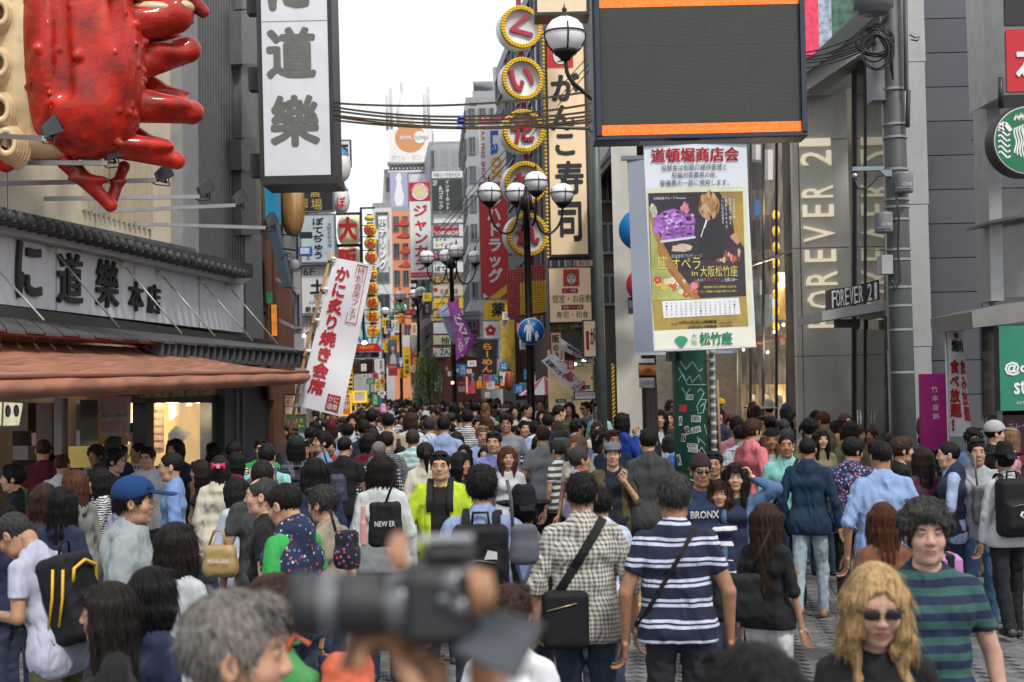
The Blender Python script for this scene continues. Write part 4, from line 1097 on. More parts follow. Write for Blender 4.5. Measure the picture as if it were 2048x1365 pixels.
def bldg(label,x0,x1,ytop,d,dl,m,floors=5,bays=4,side=1,k=-.10,wm=None,name='building',wy=(.30,.82),sidebays=4,ywin0=3.5):
 """block whose camera-facing front spans pixels x0..x1 at distance d and runs dl metres up the street; windows are real recessed boxes"""
 a,b=W(x0,778,d),W(x1,778,d);zt=W((x0+x1)/2,ytop,d).z
 P=[(a.x,d),(b.x,d),(b.x+k*dl,d+dl),(a.x+k*dl,d+dl)]
 t=thing(name,label,'building',((a.x+b.x)/2,d+dl/2,0))
 part(MB().prism([Vector((x,y,0))for x,y in P],(0,0,zt),m),'walls',t)
 part(MB().prism([Vector((x,y,zt))for x,y in P],(0,0,.35),mat('parapet',(.30,.30,.31),.7,dirt=.3)),'parapet',t)
 wm=wm or GLASS;fr=mat('window frame grey',(.20,.21,.22),.5,.2)
 fh=(zt-ywin0)/floors
 def row(p,q,n,nb):
  p,q=Vector((*p,0)),Vector((*q,0));u=(q-p);L_=u.length;u.normalize();nrm=Vector((u.y,-u.x,0))
  if nrm.dot(-p)<0:nrm=-nrm
  for f_ in range(floors):
   for b_ in range(nb):
    c0=p+u*L_*(b_+.16)/nb;c1=p+u*L_*(b_+.84)/nb
    z0=ywin0+fh*(f_+wy[0]);z1=ywin0+fh*(f_+wy[1])
    B=MB().prism([c0+Vector((0,0,z0))+nrm*.03,c1+Vector((0,0,z0))+nrm*.03,c1+Vector((0,0,z1))+nrm*.03,c0+Vector((0,0,z1))+nrm*.03],nrm*-.05,wm)
    w_=part(B,'window',t)
    e=.05;B=MB()
    for(s0,s1,za,zb)in((c0,c1,z0-e,z0),(c0,c1,z1,z1+e),(c0,c0+u*e,z0,z1),(c1-u*e,c1,z0,z1),((c0+c1)/2,(c0+c1)/2+u*.04,z0,z1)):
     B.prism([s0+Vector((0,0,za))+nrm*.09,s1+Vector((0,0,za))+nrm*.09,s1+Vector((0,0,zb))+nrm*.09,s0+Vector((0,0,zb))+nrm*.09],nrm*-.08,fr)
    part(B,'frame',w_)
 row(P[0],P[1],0,bays)
 if side>0:row(P[1],P[2],0,sidebays)
 elif side<0:row(P[0],P[3],0,sidebays)
 return t,P,zt
BRN=mat('brown cladding',(.10,.055,.038),.6,var=.2,dirt=.3)
CONC=mat('pale concrete',(.40,.39,.37),.8,var=.15,dirt=.4)
GRYB=mat('grey render',(.26,.27,.28),.7,var=.12,dirt=.35)
WHT=mat('white render',(.62,.62,.61),.7,var=.08,dirt=.25)
TAN=mat('tan tile wall',(.42,.36,.27),.7,var=.15,dirt=.3)
bldg('narrow dark brown building right behind the crab restaurant',470,540,40,27,9,BRN,4,1,1,sidebays=3)
bldg('grey building behind the okonomiyaki box signs',540,612,200,38,10,GRYB,4,2,1)
bldg('tan building behind the lantern signs on the left of the street',600,668,440,55,24,TAN,4,2,1,sidebays=6)
bldg('low pale building beyond the yellow lantern chain',700,752,560,84,10,CONC,3,2,1)
t,P,z=bldg('narrow white building with a vertical white letter sign',752,790,416,96,12,WHT,6,1,1,sidebays=2)
bldg('orange walled building in the far left row',790,826,424,108,14,mat('orange wall',(.66,.26,.12),.6,var=.1),6,2,1)
bldg('tall white building carrying the bowling sign tower',777,866,346,124,20,mat('far white wall',(.60,.58,.56),.7,dirt=.15),8,4,0)
bldg('grey louvred building in the distance',868,930,292,112,18,mat('louvre grey',(.30,.32,.35),.6),8,3,0)
bldg('dark grey office building with a boxed roof plant',944,1010,208,72,14,mat('office grey',(.34,.36,.37),.5,dirt=.25),9,3,-1,k=-.06,sidebays=5)
bldg('grey glass fronted building behind the red drug store sign',1000,1100,150,58,10,mat('grey green wall',(.36,.39,.39),.6,dirt=.3),9,3,0,k=.0)
bldg('dark building behind the tall sushi sign',1098,1240,-60,40,14,mat('dark wall',(.085,.085,.085),.7,dirt=.3),7,3,-1,sidebays=4)
bldg('far pale building closing the street beyond the crowd',690,930,690,190,10,CONC,3,8,0)
bldg('old wooden building with a tiled roof behind the green pole',1196,1300,330,27,6,mat('old timber',(.075,.060,.050),.7,dirt=.3),3,2,0,k=.065)
# roof plant on the office
f=Face(944,165,996,208,74);rp=thing('roof_plant','slatted dark roof plant box on the grey office building','roof plant',f.pt(970,208))
part(MB().prism(f.quad(945,182,997,208),f.pl.n*-3,mat('plant wall',(.30,.32,.33),.6)),'lower_box',rp)
for i in range(16):part(MB().prism(f.quad(947+i*3,163,949+i*3,181),f.pl.n*-2.5,mat('plant slat',(.07,.08,.09),.5)),'slat',rp)
# louvres on the far grey building
f=Face(868,288,927,345,110.5);B=MB()
for i in range(20):B.prism(f.quad(869+i*2.95,289,870.6+i*2.95,345),f.pl.n*-.5,mat('far louvre',(.44,.46,.50),.6))
lo2=thing('louvre_screen','pale vertical louvre screen on the distant grey roof','screen',f.pt(900,345));part(B,'louvres',lo2)
# tiled roof edge of the old building
f=Face(1190,290,1240,360,26);B=MB()
tr=thing('tiled_roof','small grey tiled roof with upturned eave behind the green pole','roof',f.pt(1215,350))
for i in range(9):
 part(MB().tube([f.pt(1196+i*5.2,352-i*5.8,.3),f.pt(1203+i*5.2,318-i*5.8,-1.2)],.07,TILE,8),'tile_row',tr)
part(MB().prism([f.pt(1190,356,.35),f.pt(1244,296,.35),f.pt(1244,303,.35),f.pt(1190,366,.35)],f.pl.n*-1.4,mat('eave timber',(.25,.22,.18),.7)),'eave',tr)
part(MB().prism(f.quad(1222,288,1240,312,.5),f.pl.n*-.2,mat('pale box',(.6,.6,.55),.5)),'lamp_box',tr)
def shoplamp(label,x,y,d,r=.12,col=(1,.9,.7),em=14):
 p=W(x,y,d);t=thing('shop_lamp',label,'lamp',p);B=MB().ball(p,r,mat('lamp glow %s'%em,col,.5,em=em,var=0),10);part(B,'bulb',t)
 part(MB().tube([p+Vector((0,.1,r)),p+Vector((0,.9,r+.1))],.015,DARK,6),'bracket',t)
shoplamp('round glowing lamp over the arrow sign by the yellow lanterns',729,687,40,.07)
shoplamp('bright spot lamp on the dark house corner behind the banner pole',608,672,26,.03)
# ---- left side: signs and oddities
f=Face(528,376,548,520,26);fin=thing('blue_sign_fin','blue and slate edge of a hanging sign behind the white box sign','sign',f.pt(538,520))
part(MB().prism([f.pt(530,376),f.pt(550,376),f.pt(550,442),f.pt(532,442)],f.pl.n*-.7,mat('cyan blue',(.02,.28,.50),.4)),'blue_panel',fin)
part(MB().prism([f.pt(531,443),f.pt(551,443),f.pt(578,575),f.pt(562,575)],f.pl.n*-.4,mat('slate blue',(.045,.07,.10),.5)),'sloping_edge',fin)
p=W(585,415,30);bl=thing('gold_balloon','big ribbed golden oval hung under the white box sign','ornament',p-Vector((0,0,.6)))
B=MB();v=[];nn=28;pr=[(0,.72),(.12,.70),(.19,.6),(.235,.4),(.25,.1),(.245,-.2),(.21,-.42),(.13,-.58),(0,-.64)]
pr=[(math.sin(math.pi*i/14)**.8*.25,.62*math.cos(math.pi*i/14))for i in range(15)]
for i,(r,z)in enumerate(pr):
 for k_ in range(nn):a_=2*math.pi*k_/nn;q_=r*(1+.06*math.cos(k_*math.pi));v.append((p.x+q_*math.cos(a_),p.y+q_*math.sin(a_),p.z+z))
B.add(v,[((i+1)*nn+k_,(i+1)*nn+(k_+1)%nn,i*nn+(k_+1)%nn,i*nn+k_)for i in range(14)for k_ in range(nn)],mat('gold lacquer',(.46,.26,.10),.25,.35,coat=.5,var=.1),True);part(B,'gold_shell',bl)
B=MB().tube([p+Vector((0,0,.6)),p+Vector((0,0,1.0))],.02,DARK);part(B,'hanger',bl)
bm=thing('wooden_facade_frame','brown timber and steel frame of the narrow shop front behind the grey pillar','shop front',W(575,790,27))
for x,y0 in((532,480),(544,500),(556,520),(566,545),(575,575)):
 q=Face(x,y0,x+5,800,25+(x-530)*.12);part(MB().prism(q.quad(x,y0,x+5,800),q.pl.n*-.5,mat('brown wood')),'post',bm)
for y in(560,640):
 q=Face(530,y,590,y+6,27);part(MB().prism([q.pt(528,y-18),q.pt(590,y+14),q.pt(590,y+20),q.pt(528,y-10)],q.pl.n*-.1,STEEL),'rail',bm)
sign('green_shop_sign','small green sign above an orange strip by the brown posts',533,584,545,607,25,mat('leaf green',(.04,.35,.09),.4),bw=0)
sign('orange_shop_sign','narrow orange lit strip sign below the small green sign',543,610,554,672,25.4,mat('orange glow',(.75,.25,.03),.5,em=.4,var=.3),bw=0)
for i,y in enumerate((503,)):
 p=W(611,y,24.5);t=thing('blue_floodlight','small blue floodlight on an arm before the white restaurant sign','floodlight',p)
 part(MB().box(p.x-.11,p.x+.11,p.y-.08,p.y+.08,p.z-.08,p.z+.07,mat('blue casing',(.04,.13,.42),.4)),'casing',t)
 part(MB().box(p.x-.08,p.x+.08,p.y-.09,p.y-.082,p.z-.055,p.z+.05,mat('lens pale',(.55,.65,.8),.2)),'lens',t)
 part(MB().tube([p,W(565,498,25)],.014,DARK,6),'arm',t)
p=W(612,471,24.5);t=thing('small_floodlight','small dark floodlight on an arm above the blue one','floodlight',p)
part(MB().box(p.x-.10,p.x+.1,p.y-.07,p.y+.07,p.z-.05,p.z+.05,DARK),'casing',t);part(MB().tube([p,W(565,470,25)],.012,DARK,6),'arm',t)
p=W(588,531,24);t=thing('security_camera','grey dome security camera on a curved arm by the white signs','camera',p)
part(MB().lathe([(.0,-.10),(.06,-.08),(.085,-.02),(.085,.05),(.06,.09),(0,.10)],mat('camera grey',(.45,.46,.48),.4),12,c=p),'dome',t)
part(MB().tube([p+Vector((0,0,.1)),p+Vector((-.02,0,.2)),p+Vector((-.12,0,.22)),p+Vector((-.22,0,.10))],.018,STEEL,6),'arm',t)
GOLD=mat('gold letters',(.62,.48,.12),.4)
sign('farm_tavern_sign','black box sign with two gold characters',607,370,667,424,34,mat('black face',(.03,.03,.035),.4),STEEL,[('農',621,374,641,395,GOLD),('場',622,398,644,420,GOLD),('居酒屋',609,397,616,416,GOLD,V_())],bw=2)
sign('okonomiyaki_sign','pale blue white box sign with large brush lettering running down',601,428,671,526,33,mat('pale blue sign',(.50,.60,.66),.4,dirt=.1),STEEL,[('ぼてぢゅう',626,436,648,518,INK,V_(bold=.03)),('大阪お好み焼',655,446,663,496,INK,V_()),('総本店',612,492,619,520,INK,V_())],bw=2)
sign('sixth_floor_sign','white box sign reading 6F behind the slanted bamboo pole',602,530,671,628,33.2,WHITE,STEEL,[('6F',608,536,630,551,INK,dict(bold=.01)),('土',620,559,650,588,INK,dict(bold=.05)),('間',628,590,640,602,INK),('DOMACO',618,603,645,608,INK),('朝まで',610,613,645,625,INK,dict(bold=.02))],bw=2)
sign('small_red_sign','small white sign with red columns under the 6F sign',606,632,622,700,33.4,WHITE,STEEL,[('タイラー',612,637,616,690,INKRED,V_())],bw=1)
sign('shop_front_poster','green poster board with yellow lettering under the slanted banner',570,828,615,868,22,mat('deep green board',(.03,.10,.06),.5),mat('board wood',(.3,.2,.1),.6),[('らくり',583,838,606,846,YEL,dict(bold=.03)),('やキー',590,849,608,857,YEL,dict(bold=.03))],bw=2,cat='poster board')
sign('menu_window','framed menu window with red and white papers left of the bamboo pole',567,788,598,850,24,mat('menu paper',(.6,.5,.42),.6,var=.3,vs=8),mat('menu frame',(.08,.03,.02),.5),[('#',570,795,588,797,RED),('#',570,812,592,814,RED),('本日',572,799,590,809,INKRED)],bw=3,cat='menu board')
sign('kanji_flag_sign','white box with black brush character hung high against the sky',670,280,702,334,40,WHITE,DARK,[('酒',676,288,697,326,INK,dict(bold=.04))],bw=2)
for i,(y0,y1,ch,lab)in enumerate(((300,366,'','round white and blue lantern half hidden behind the white box sign, upper of two'),(372,430,'ぼ','round white and blue lantern with a red character, lower of two'))):
 p=W(682,(y0+y1)/2,40);t=thing('blue_white_lantern',lab,'lantern',p-Vector((0,0,.4)),'round lanterns behind the white box sign');r=(y1-y0)/2/(F/40)
 part(MB().ball(p,(r*.62,r*.62,r),mat('lantern white',(.70,.70,.68),.5),18),'lantern_shell',t)
 part(MB().lathe([(0,r*1.0),(r*.3,r*.97),(r*.52,r*.66),(r*.50,r*.5)],mat('lantern blue',(.03,.22,.42),.4),18,c=(p.x,p.y,p.z+.02)),'blue_cap',t)
 if ch:
  B=MB();f=Face(672,y0,696,y1,39.5);lay(B,ch,f.quad(674,395,692,418,.12),INKRED,bold=.05);part(B,'lettering',t)
# big red-on-cream lanterns
for i,(y0,y1,ch)in enumerate(((432,491,'大'),(495,545,'阪'))):
 cy=(y0+y1)/2;p=W(699,cy,42);r=25/(F/42);rz=(y1-y0)/2/(F/42)
 t=thing('giant_paper_lantern',('large cream lantern with red character for big, upper of the stacked pair','large cream lantern with red character, below its twin in the dark frame')[i],'lantern',p-Vector((0,0,rz)),'stacked giant paper lanterns')
 B=MB();B.lathe([(math.sin(math.pi*(j+.5)/13)**.45*r*(1-.02*(j%2)),rz*math.cos(math.pi*(j+.5)/13))for j in range(13)],mat('lantern cream',(.76,.66,.44),.6,em=.12),22,c=p);part(B,'paper_shell',t)
 B=MB();f=Face(675,y0,723,y1,41.5);lay(B,ch,f.quad(680,y0+5,718,y1-5,.42),INKRED,bold=.07);part(B,'lettering',t)
 fr=MB()
 for q in((673,y0-6,724,y0-2),(720,y0-6,724,y1+3),(673,y1,724,y1+3)):fr.prism(f.quad(*q,.1),f.pl.n*-.2,DARK)
 part(fr,'frame',t)
# chain of yellow lanterns
f=Face(725,414,757,682,41);fr=MB()
for q in((722,414,726,690),(722,414,752,417),):fr.prism(f.quad(*q,-.05),f.pl.n*-.1,DARK)
chn=solo(fr,'lantern_rack','black steel rack that holds the column of yellow lanterns','rack')
YL=mat('lantern yellow',(.74,.52,.05),.45,em=.10,var=.08)
for i,(ch,x,y)in enumerate((('',739,437),('阪',740,460),('名',741,487),('物',742,515),('元',743,548),('祖',744,577),('焼',745,606),('餃',746,633),('子',747,662))):
 p=W(x,y,40.5);r=13.2/(F/40.5)*(.8 if not ch else 1);rz=r*(1 if ch else .6)
 t=thing('yellow_lantern','yellow lantern, '+('small blank one topmost of the column'if not ch else 'with the red character %s, seen %s in the column'%(ch,('','second','third','fourth','fifth','sixth','seventh','second from the bottom','lowest')[i])),'lantern',p-Vector((0,0,rz)),'column of yellow lanterns')
 part(MB().ball(p,(r,r,rz),YL,16),'lantern_shell',t)
 part(MB().lathe([(r*.5,-.03),(r*.5,.03),(0,.03)],DARK,10,c=(p.x,p.y,p.z+rz*.96)),'lantern_cap',t)
 if ch:
  B=MB();fc=Face(x-13,y-13,x+13,y+13,40.5-r*.9);lay(B,ch,fc.quad(x-9,y-9.5,x+9,y+9.5,.05),INKRED,bold=.04);part(B,'lettering',t)
 B=MB();ff=Face(x-15,y+13,x+12,y+15,40.6);B.prism(ff.quad(722,y+13,x+10,y+14.5),ff.pl.n*-.08,DARK);part(B,'shelf_bar',t)
def rays(t,f):
 B=MB();c=(742,712)
 for k_ in range(9):
  a_=math.radians(-170+k_*20);b_=a_+math.radians(9)
  B.prism([f.pt(c[0]+4*math.cos(a_),c[1]+4*math.sin(a_),.01),f.pt(*clampq(c,a_),.01),f.pt(*clampq(c,b_),.01)],f.pl.n*-.003,mat('sky blue print',(.03,.34,.62),.4))
 part(B,'sunburst_print',t)
def clampq(c,a_):
 dx,dy=math.cos(a_),math.sin(a_);s=200
 if dx>0:s=min(s,(761-c[0])/dx)
 if dx<0:s=min(s,(c[0]-700)/-dx)
 if dy<0:s=min(s,(c[1]-607)/-dy)
 if dy>0:s=min(s,(718-c[1])/dy)
 return c[0]+dx*s,c[1]+dy*s
sign('sunburst_sign','blue and white sunburst signboard behind the lowest yellow lanterns',698,605,763,718,43,WHITE,STEEL,[],bw=1,extra=rays)
sign('arrow_sign','red arrow shaped sign with yellow lettering for souvenirs',700,688,756,704,39.5,RED,DARK,[('p',[(752,686),(766,703),(752,704)],0,0,0,RED),('ッズ・大阪みやげ',703,691,748,699,YEL,dict(bold=.02))],bw=0)
sign('korean_sign','black sign strip with white Korean lettering under the arrow sign',700,705,757,716,39.6,BLACKM,BLACKM,[('· 오사카 선물',706,706.5,742,714,WHITE)],bw=0)
sign('kushikatsu_picture_sign','dark sign with food photograph beside a red lettered block',702,720,748,748,40,mat('food photo',(.20,.13,.07),.4,var=.6,vs=8),DARK,[('#',722,721,744,746,BLACKM),('大阪名物',724,722,742,733,mat('ink pink'),{}),('串かつ',724,735,742,745,mat('ink pink'),{})],bw=1)
sign('striped_flag','yellow and black diagonal striped strip sign by the orange stall',696,735,706,790,38,YEL,BLACKM,[('#',697,740+i*9,705,744+i*9,BLACKM)for i in range(5)],bw=0)
sign('bulb_frame_sign','yellow framed stall sign with rows of bulbs, right of the white banner',705,782,733,806,31,mat('stall white',(.55,.6,.58),.5),mat('bulb yellow',(.80,.52,.03),.5,em=.5),[],bw=4)
sign('orange_stall_sign','orange stall board partly hidden behind the white banner',684,788,702,832,30,mat('orange board',(.68,.16,.03),.5),mat('bulb yellow'),[('中',687,795,699,806,WHITE),('華',687,809,699,820,WHITE)],bw=2)
sign('white_letter_sign','vertical row of white raised letters on the narrow white building',757,432,776,545,92,WHT,STEEL,[('ホテリング',759,434,774,540,mat('white letters',(.80,.80,.80),.4),V_(bold=.05,depth=.3))],bw=0)
sign('chef_poster','tall poster of a cook in a white hat over a red block of print',776,680,794,752,70,mat('poster grey',(.10,.13,.14),.5,var=.5,vs=1.2),STEEL,[('#',776,728,794,752,mat('poster red',(.40,.04,.06),.5)),('p',[(780,728),(781,713),(785,707),(789,708),(792,716),(793,728)],0,0,0,mat('poster pale',(.55,.57,.58),.6)),('o',783,699,788.5,707,mat('poster skin',(.42,.27,.19),.6)),('#',783,694,788.5,700,mat('poster pale')),('新世界',778,732,792,737,WHITE)],bw=0,cat='poster')
sign('yellow_nobori_sign','tall yellow sign with black characters beside the round blue road sign',806,696,821,753,60,YEL,YEL,[('#',806,672,820,694,WHITE),('一番',810,712,818,728,INK,V_(bold=.03)),('の味',810,732,818,748,INK,V_(bold=.03))],bw=0)
sign('white_red_small_sign','white sign with faded red print above the tall yellow sign',806,671,820,694,60.2,WHITE,STEEL,[('大入',808,676,818,683,INKRED),('満員',808,685,818,692,INKRED)],bw=0)
sign('red_far_sign','long red vertical sign with white characters in the far left row',821,680,828,770,72,RED,RED,[('ラーメン天',822.5,684,826.5,765,WHITE,V_())],bw=0)
# red curved roof ornaments on the orange building
for i,(x,y,w_)in enumerate(((808,450,20),(810,474,18),(812,505,16),(812,533,16),(826,628,20),(828,655,16))):
 f=Face(x-w_,y-10,x+w_/2,y+6,100 if i<4 else 66);B=MB()
 B.prism([f.pt(x-w_,y),f.pt(x-w_*.4,y-6),f.pt(x,y-13),f.pt(x+w_*.5,y-5),f.pt(x+w_*.5,y),f.pt(x,y+2)],f.pl.n*-1.0,mat('vermilion roof',(.48,.07,.045),.5))
 solo(B,'roof_ornament','vermilion curved roof ornament, '+('topmost on the orange building','second on the orange building','third on the orange building','lowest on the orange building','right of the far lamp globes','just over the grey round disc')[i],'ornament','vermilion curved roof ornaments')
# bowling tower
def bowl(t,f):
 B=MB()
 for i in range(12):
  x=776+i*7.5;B.tube([f.pt(x,325,-.2),f.pt(x+5,345,-3)],.12,mat('rust steel',(.28,.15,.09),.7),5);B.tube([f.pt(x+5,326,.0),f.pt(x,345,-1.5)],.12,mat('rust steel'),5)
 for y in(326,345):B.tube([f.pt(774,y,0),f.pt(866,y,0)],.2,mat('rust steel'),5)
 part(B,'truss',t)
 for x,y in((775,187),(783,172),(850,187),(858,172)):part(MB().tube([f.pt(x,258,-.5),f.pt(x,y,-.5)],.14,mat('rust steel'),6),'mast',t)
OR=mat('ball orange',(.60,.27,.12),.5,var=.12)
sign('bowling_sign_tower','big white rooftop sign with an orange bowling ball disc',777,258,864,324,122,mat('tower white',(.78,.76,.74),.5,dirt=.2),STEEL,[('o',790,247,851,306,OR),('BOWL',801,272,825,280,WHITE,dict(bold=.03,off=.06)),('o',828,263,852,288,WHITE,dict(off=.05)),('DOMBA',830,272,858,280,mat('faint grey',(.35,.34,.33),.6),dict(off=.09)),('ボウル・ヨコハマ',782,310,860,322,mat('rust steel'),dict(bold=.02))],bw=0,th=3,extra=bowl)
PIN=mat('pin white',(.80,.80,.82),.35)
def pin(label,cx,y0,y1,d,name='bowling_pin'):
 h_=(y1-y0)/(F/d);p=W(cx,y1,d)
 B=MB().lathe([(0,0),(.13*h_,0),(.15*h_,.05*h_),(.17*h_,.22*h_),(.155*h_,.4*h_),(.09*h_,.58*h_),(.066*h_,.68*h_),(.085*h_,.82*h_),(.075*h_,.93*h_),(0,h_)],PIN,16,c=p);return solo(B,name,label,'bowling pin')
pin('tall white bowling pin standing on top of the rooftop sign',810,152,257,123)
sign('pin_sign','lilac panel sign with a white bowling pin picture',780,345,816,415,118,mat('lilac',(.40,.40,.58),.5),STEEL,[('p',[(792,412),(788,395),(792,375),(794,364),(792,355),(796,347),(801,347),(804,355),(802,364),(804,375),(808,395),(804,412)],0,0,0,PIN)],bw=0,th=1)
sign('bowling_text_sign','white panel with pale violet lettering right of the pin sign',817,348,857,365,118.2,mat('lilac pale',(.62,.62,.72),.5),STEEL,[('ボウル',820,350,854,363,WHITE,dict(bold=.05))],bw=0)
# karaoke
def kface(t,f):
 B=MB();q=f
 def ell(cx,cy,rx,ry,m,off):B.prism([q.pt(cx+rx*math.cos(a_*math.pi/12),cy+ry*math.sin(a_*math.pi/12),off)for a_ in range(24)],q.pl.n*-.002,m)
 ell(842,384,17,17,WHITE,.04);ell(842,384,12.5,13,mat('emblem cream',(.75,.60,.35),.5),.05);
 for k_ in range(12):
  a_=math.radians(180+k_*16.3);ch='KARAOKE ROOM'[k_]
  if ch!=' ':lay(B,ch,q.quad(842+14.9*math.cos(a_)-1.6,384+14.9*math.sin(a_)-2,842+14.9*math.cos(a_)+1.6,384+14.9*math.sin(a_)+2,0),INKRED,off=.065)
 part(B,'round_emblem',t)
sign('karaoke_sign','tall white sign with big red katakana under a red emblem square',819,365,863,560,62,WHITE,STEEL,[('#',820,365,862,403,RED),('ジャンカラ',828,410,856,542,RED,V_(bold=.045)),('#',819,545,863,556,RED),('ジャンボカラオケ',822,547,860,554,WHITE,{'off':.03})],bw=1,extra=kface)
# directory stack
sign('theatre_name_sign','white strip with dark lettering on top of the directory tower',863,342,926,357,60,WHITE,STEEL,[('中座くいだおれビル',867,346,921,354,INK)],bw=1)
DG=mat('dark green face',(.035,.05,.045),.5)
sign('internet_comic_sign','dark square sign with white vertical katakana for a comic cafe',863,358,926,423,60,DG,STEEL,[('インターネット',891,361,899,420,WHITE,V_(bold=.03)),('コミック',877,382,886,418,WHITE,V_(bold=.03)),('&',878,372,885,380,WHITE),('2F',866,361,875,371,WHITE,dict(bold=.02))],bw=1)
rows=[(426,447,WHITE,[('6',920,434,924,440,INK)],'blank white panel with a 6, at the top of the directory stack'),(450,473,mat('maroon',(.36,.02,.04),.5),[('24HOURS OPEN',880,452,915,457,WHITE),('YUME-HACHI',868,462,916,471,WHITE,dict(bold=.04)),('#',918,450,926,473,WHITE)],'maroon panel reading YUME-HACHI'),(476,498,WHITE,[('レインボー',872,485,915,494,INKRED,dict(bold=.02)),('#',871,478,877,482,mat('ink green',(.02,.3,.12),.5)),('#',879,478,885,482,YEL),('#',887,478,893,482,mat('cyan blue'))],'white panel with red katakana and small colour squares'),(500,522,BLACKM,[('ぼて',880,508,900,518,WHITE,dict(bold=.04)),('お好み焼',868,502,914,507,WHITE),('o',867,508,876,517,mat('ink pink'))],'black panel with white lettering and a pink dot'),(524,546,WHITE,[('ぼて',870,532,892,543,INK,dict(bold=.04)),('焼そば',867,525,885,530,INK)],'white panel with black brush lettering'),(548,568,mat('food photo'),[('たこ焼',872,551,905,565,YEL,dict(bold=.03))],'brown food photo panel with yellow lettering'),(571,593,mat('sand panel',(.60,.52,.36),.5),[('和風酒場',880,578,916,590,INK),('o',867,575,876,584,INKRED)],'sand coloured panel with black lettering'),(596,618,YEL,[('一休',870,602,892,613,INK),('#',896,597,918,616,mat('maroon'))],'yellow and maroon panel with two black characters'),(621,642,mat('amber panel',(.66,.42,.08),.5),[('酒蔵',872,626,895,638,INK)],'amber panel with two black characters'),(645,668,WHITE,[],'plain pale panel low in the directory stack'),(670,690,mat('cream panel',(.70,.64,.42),.5),[('柚',882,674,898,688,INK,dict(bold=.02))],'cream panel with one black character'),(693,714,WHITE,[('ZAZA',880,698,915,710,INK,dict(bold=.02)),('#',868,694,926,696,INK)],'white panel reading ZAZA at the foot of the stack')]
for(y0,y1,m,tx,lab)in rows:sign('directory_panel',lab,866,y0,927,y1,60.2,m,STEEL,tx,bw=1,group='stacked tenant panels')
# drug store and tax free
BLU=mat('logo blue',(.02,.10,.50),.4);ORG=mat('logo orange',(.80,.34,.02),.4)
sign('tax_free_sign','white vertical sign reading TAX FREE SHOP with blue and orange logo lettering',958,247,1012,364,47,WHITE,STEEL,[('TAX FREE SHOP',962,252,970,360,INKRED,dict(rot=-90,bold=.02)),('La',981,262,1003,312,BLU,dict(rot=-90,bold=.05)),('ox',981,314,1003,362,ORG,dict(rot=-90,bold=.05))],bw=0)
sign('duty_free_red_strip','red strip of small white lettering on top of the tax free sign',958,232,1012,246,47,RED,STEEL,[('免税 OPEN',962,235,1008,244,WHITE,dict(bold=.02))],bw=0)
sign('drug_store_sign','long red vertical sign with white katakana and a yellow swoosh',959,366,1017,599,46,RED,STEEL,[('ルハドラッグ',975,386,1004,566,WHITE,V_(bold=.045)),('p',[(962,598),(985,590),(1012,570),(1016,572),(1016,582),(996,598)],0,0,0,YEL),('p',[(964,586),(975,594),(984,591),(972,598),(964,597)],0,0,0,WHITE)],bw=1)
sign('medicine_sign','yellow square sign with the black character for medicine',966,601,1019,641,44,YEL,STEEL,[('薬',983,605,1010,634,INK,dict(bold=.035))],bw=1)
PK=mat('blossom red',(.62,.02,.06),.5)
def blossom(t,f):
 B=MB()
 for k_ in range(5):
  a_=math.radians(k_*72-90);cx,cy=981+6.5*math.cos(a_),661+6.5*math.sin(a_)
  B.prism([f.pt(cx+5*math.cos(q*math.pi/7),cy+5*math.sin(q*math.pi/7),.012)for q in range(14)],f.pl.n*-.003,PK)
 B.prism([f.pt(981+3*math.cos(q*math.pi/5),661+3*math.sin(q*math.pi/5),.03)for q in range(10)],f.pl.n*-.002,WHITE);part(B,'blossom_emblem',t)
sign('tax_free_blossom_sign','white sign with red blossom emblem reading Japan. Tax-free Shop',966,642,1025,680,43.5,WHITE,STEEL,[('Japan.',1001,648,1020,654,INK,dict(bold=.03)),('Tax-free',999,656,1020,662,INK),('Shop',1007,664,1020,670,INK)],bw=1,extra=blossom)
# five round signs of the restaurant tower
for i,(x,y,ch,lab)in enumerate(((1040,57,'く','topmost of the five'),(1043,160,'い','second of five'),(1045,264,'だ','middle one of the five'),(1049,368,'お','fourth, behind lamp globes'),(1053,471,'れ','lowest of the five'))):
 d=36;s=F/d;f=Face(x-42,y-42,x+42,y+42,d,yaw=.28);r=43/s;c=f.pt(x,y)
 t=thing('round_bulb_sign','round white sign ringed with yellow bulbs and a red hiragana, '+lab,'sign',c-Vector((0,0,r)),'five round signs on one mast')
 q=f.pl.n.to_track_quat('Z','Y').to_matrix().to_4x4();M=Matrix.Translation(c)@q
 part(MB().lathe([(0,.02),(r*.80,.02),(r*.80,.10),(r,.10),(r,-.35),(0,-.35)],mat('disc white',(.66,.68,.66),.4,dirt=.2),40,M=M),'drum',t)
 part(MB().lathe([(r*.80,.105),(r*.80,.125),(r*1.01,.125),(r*1.01,.06)],mat('ring olive',(.26,.19,.02),.5),40,M=M),'ring',t)
 B=MB()
 for rr,n_ in((.86,40),(.95,44)):
  for k_ in range(n_):
   a_=2*math.pi*k_/n_;B.ball((r*rr*math.cos(a_),r*rr*math.sin(a_),.145),(.042,.042,.035),YEL,6,M=M)
 part(B,'bulbs',t)
 B=MB();w_=24;lay(B,ch,[f.pt(x-w_-2,y-w_+6,.03),f.pt(x+w_-6,y-w_-3,.03),f.pt(x+w_+2,y+w_-6,.03),f.pt(x-w_+5,y+w_+3,.03)],mat('neon red',(.36,.025,.05),.4),bold=.06,depth=.06,off=0);part(B,'lettering',t)
f=Face(1040,0,1056,560,36.3);ms=thing('sign_mast','dark red mast linking the five round bulb signs','mast',f.pt(1050,560))
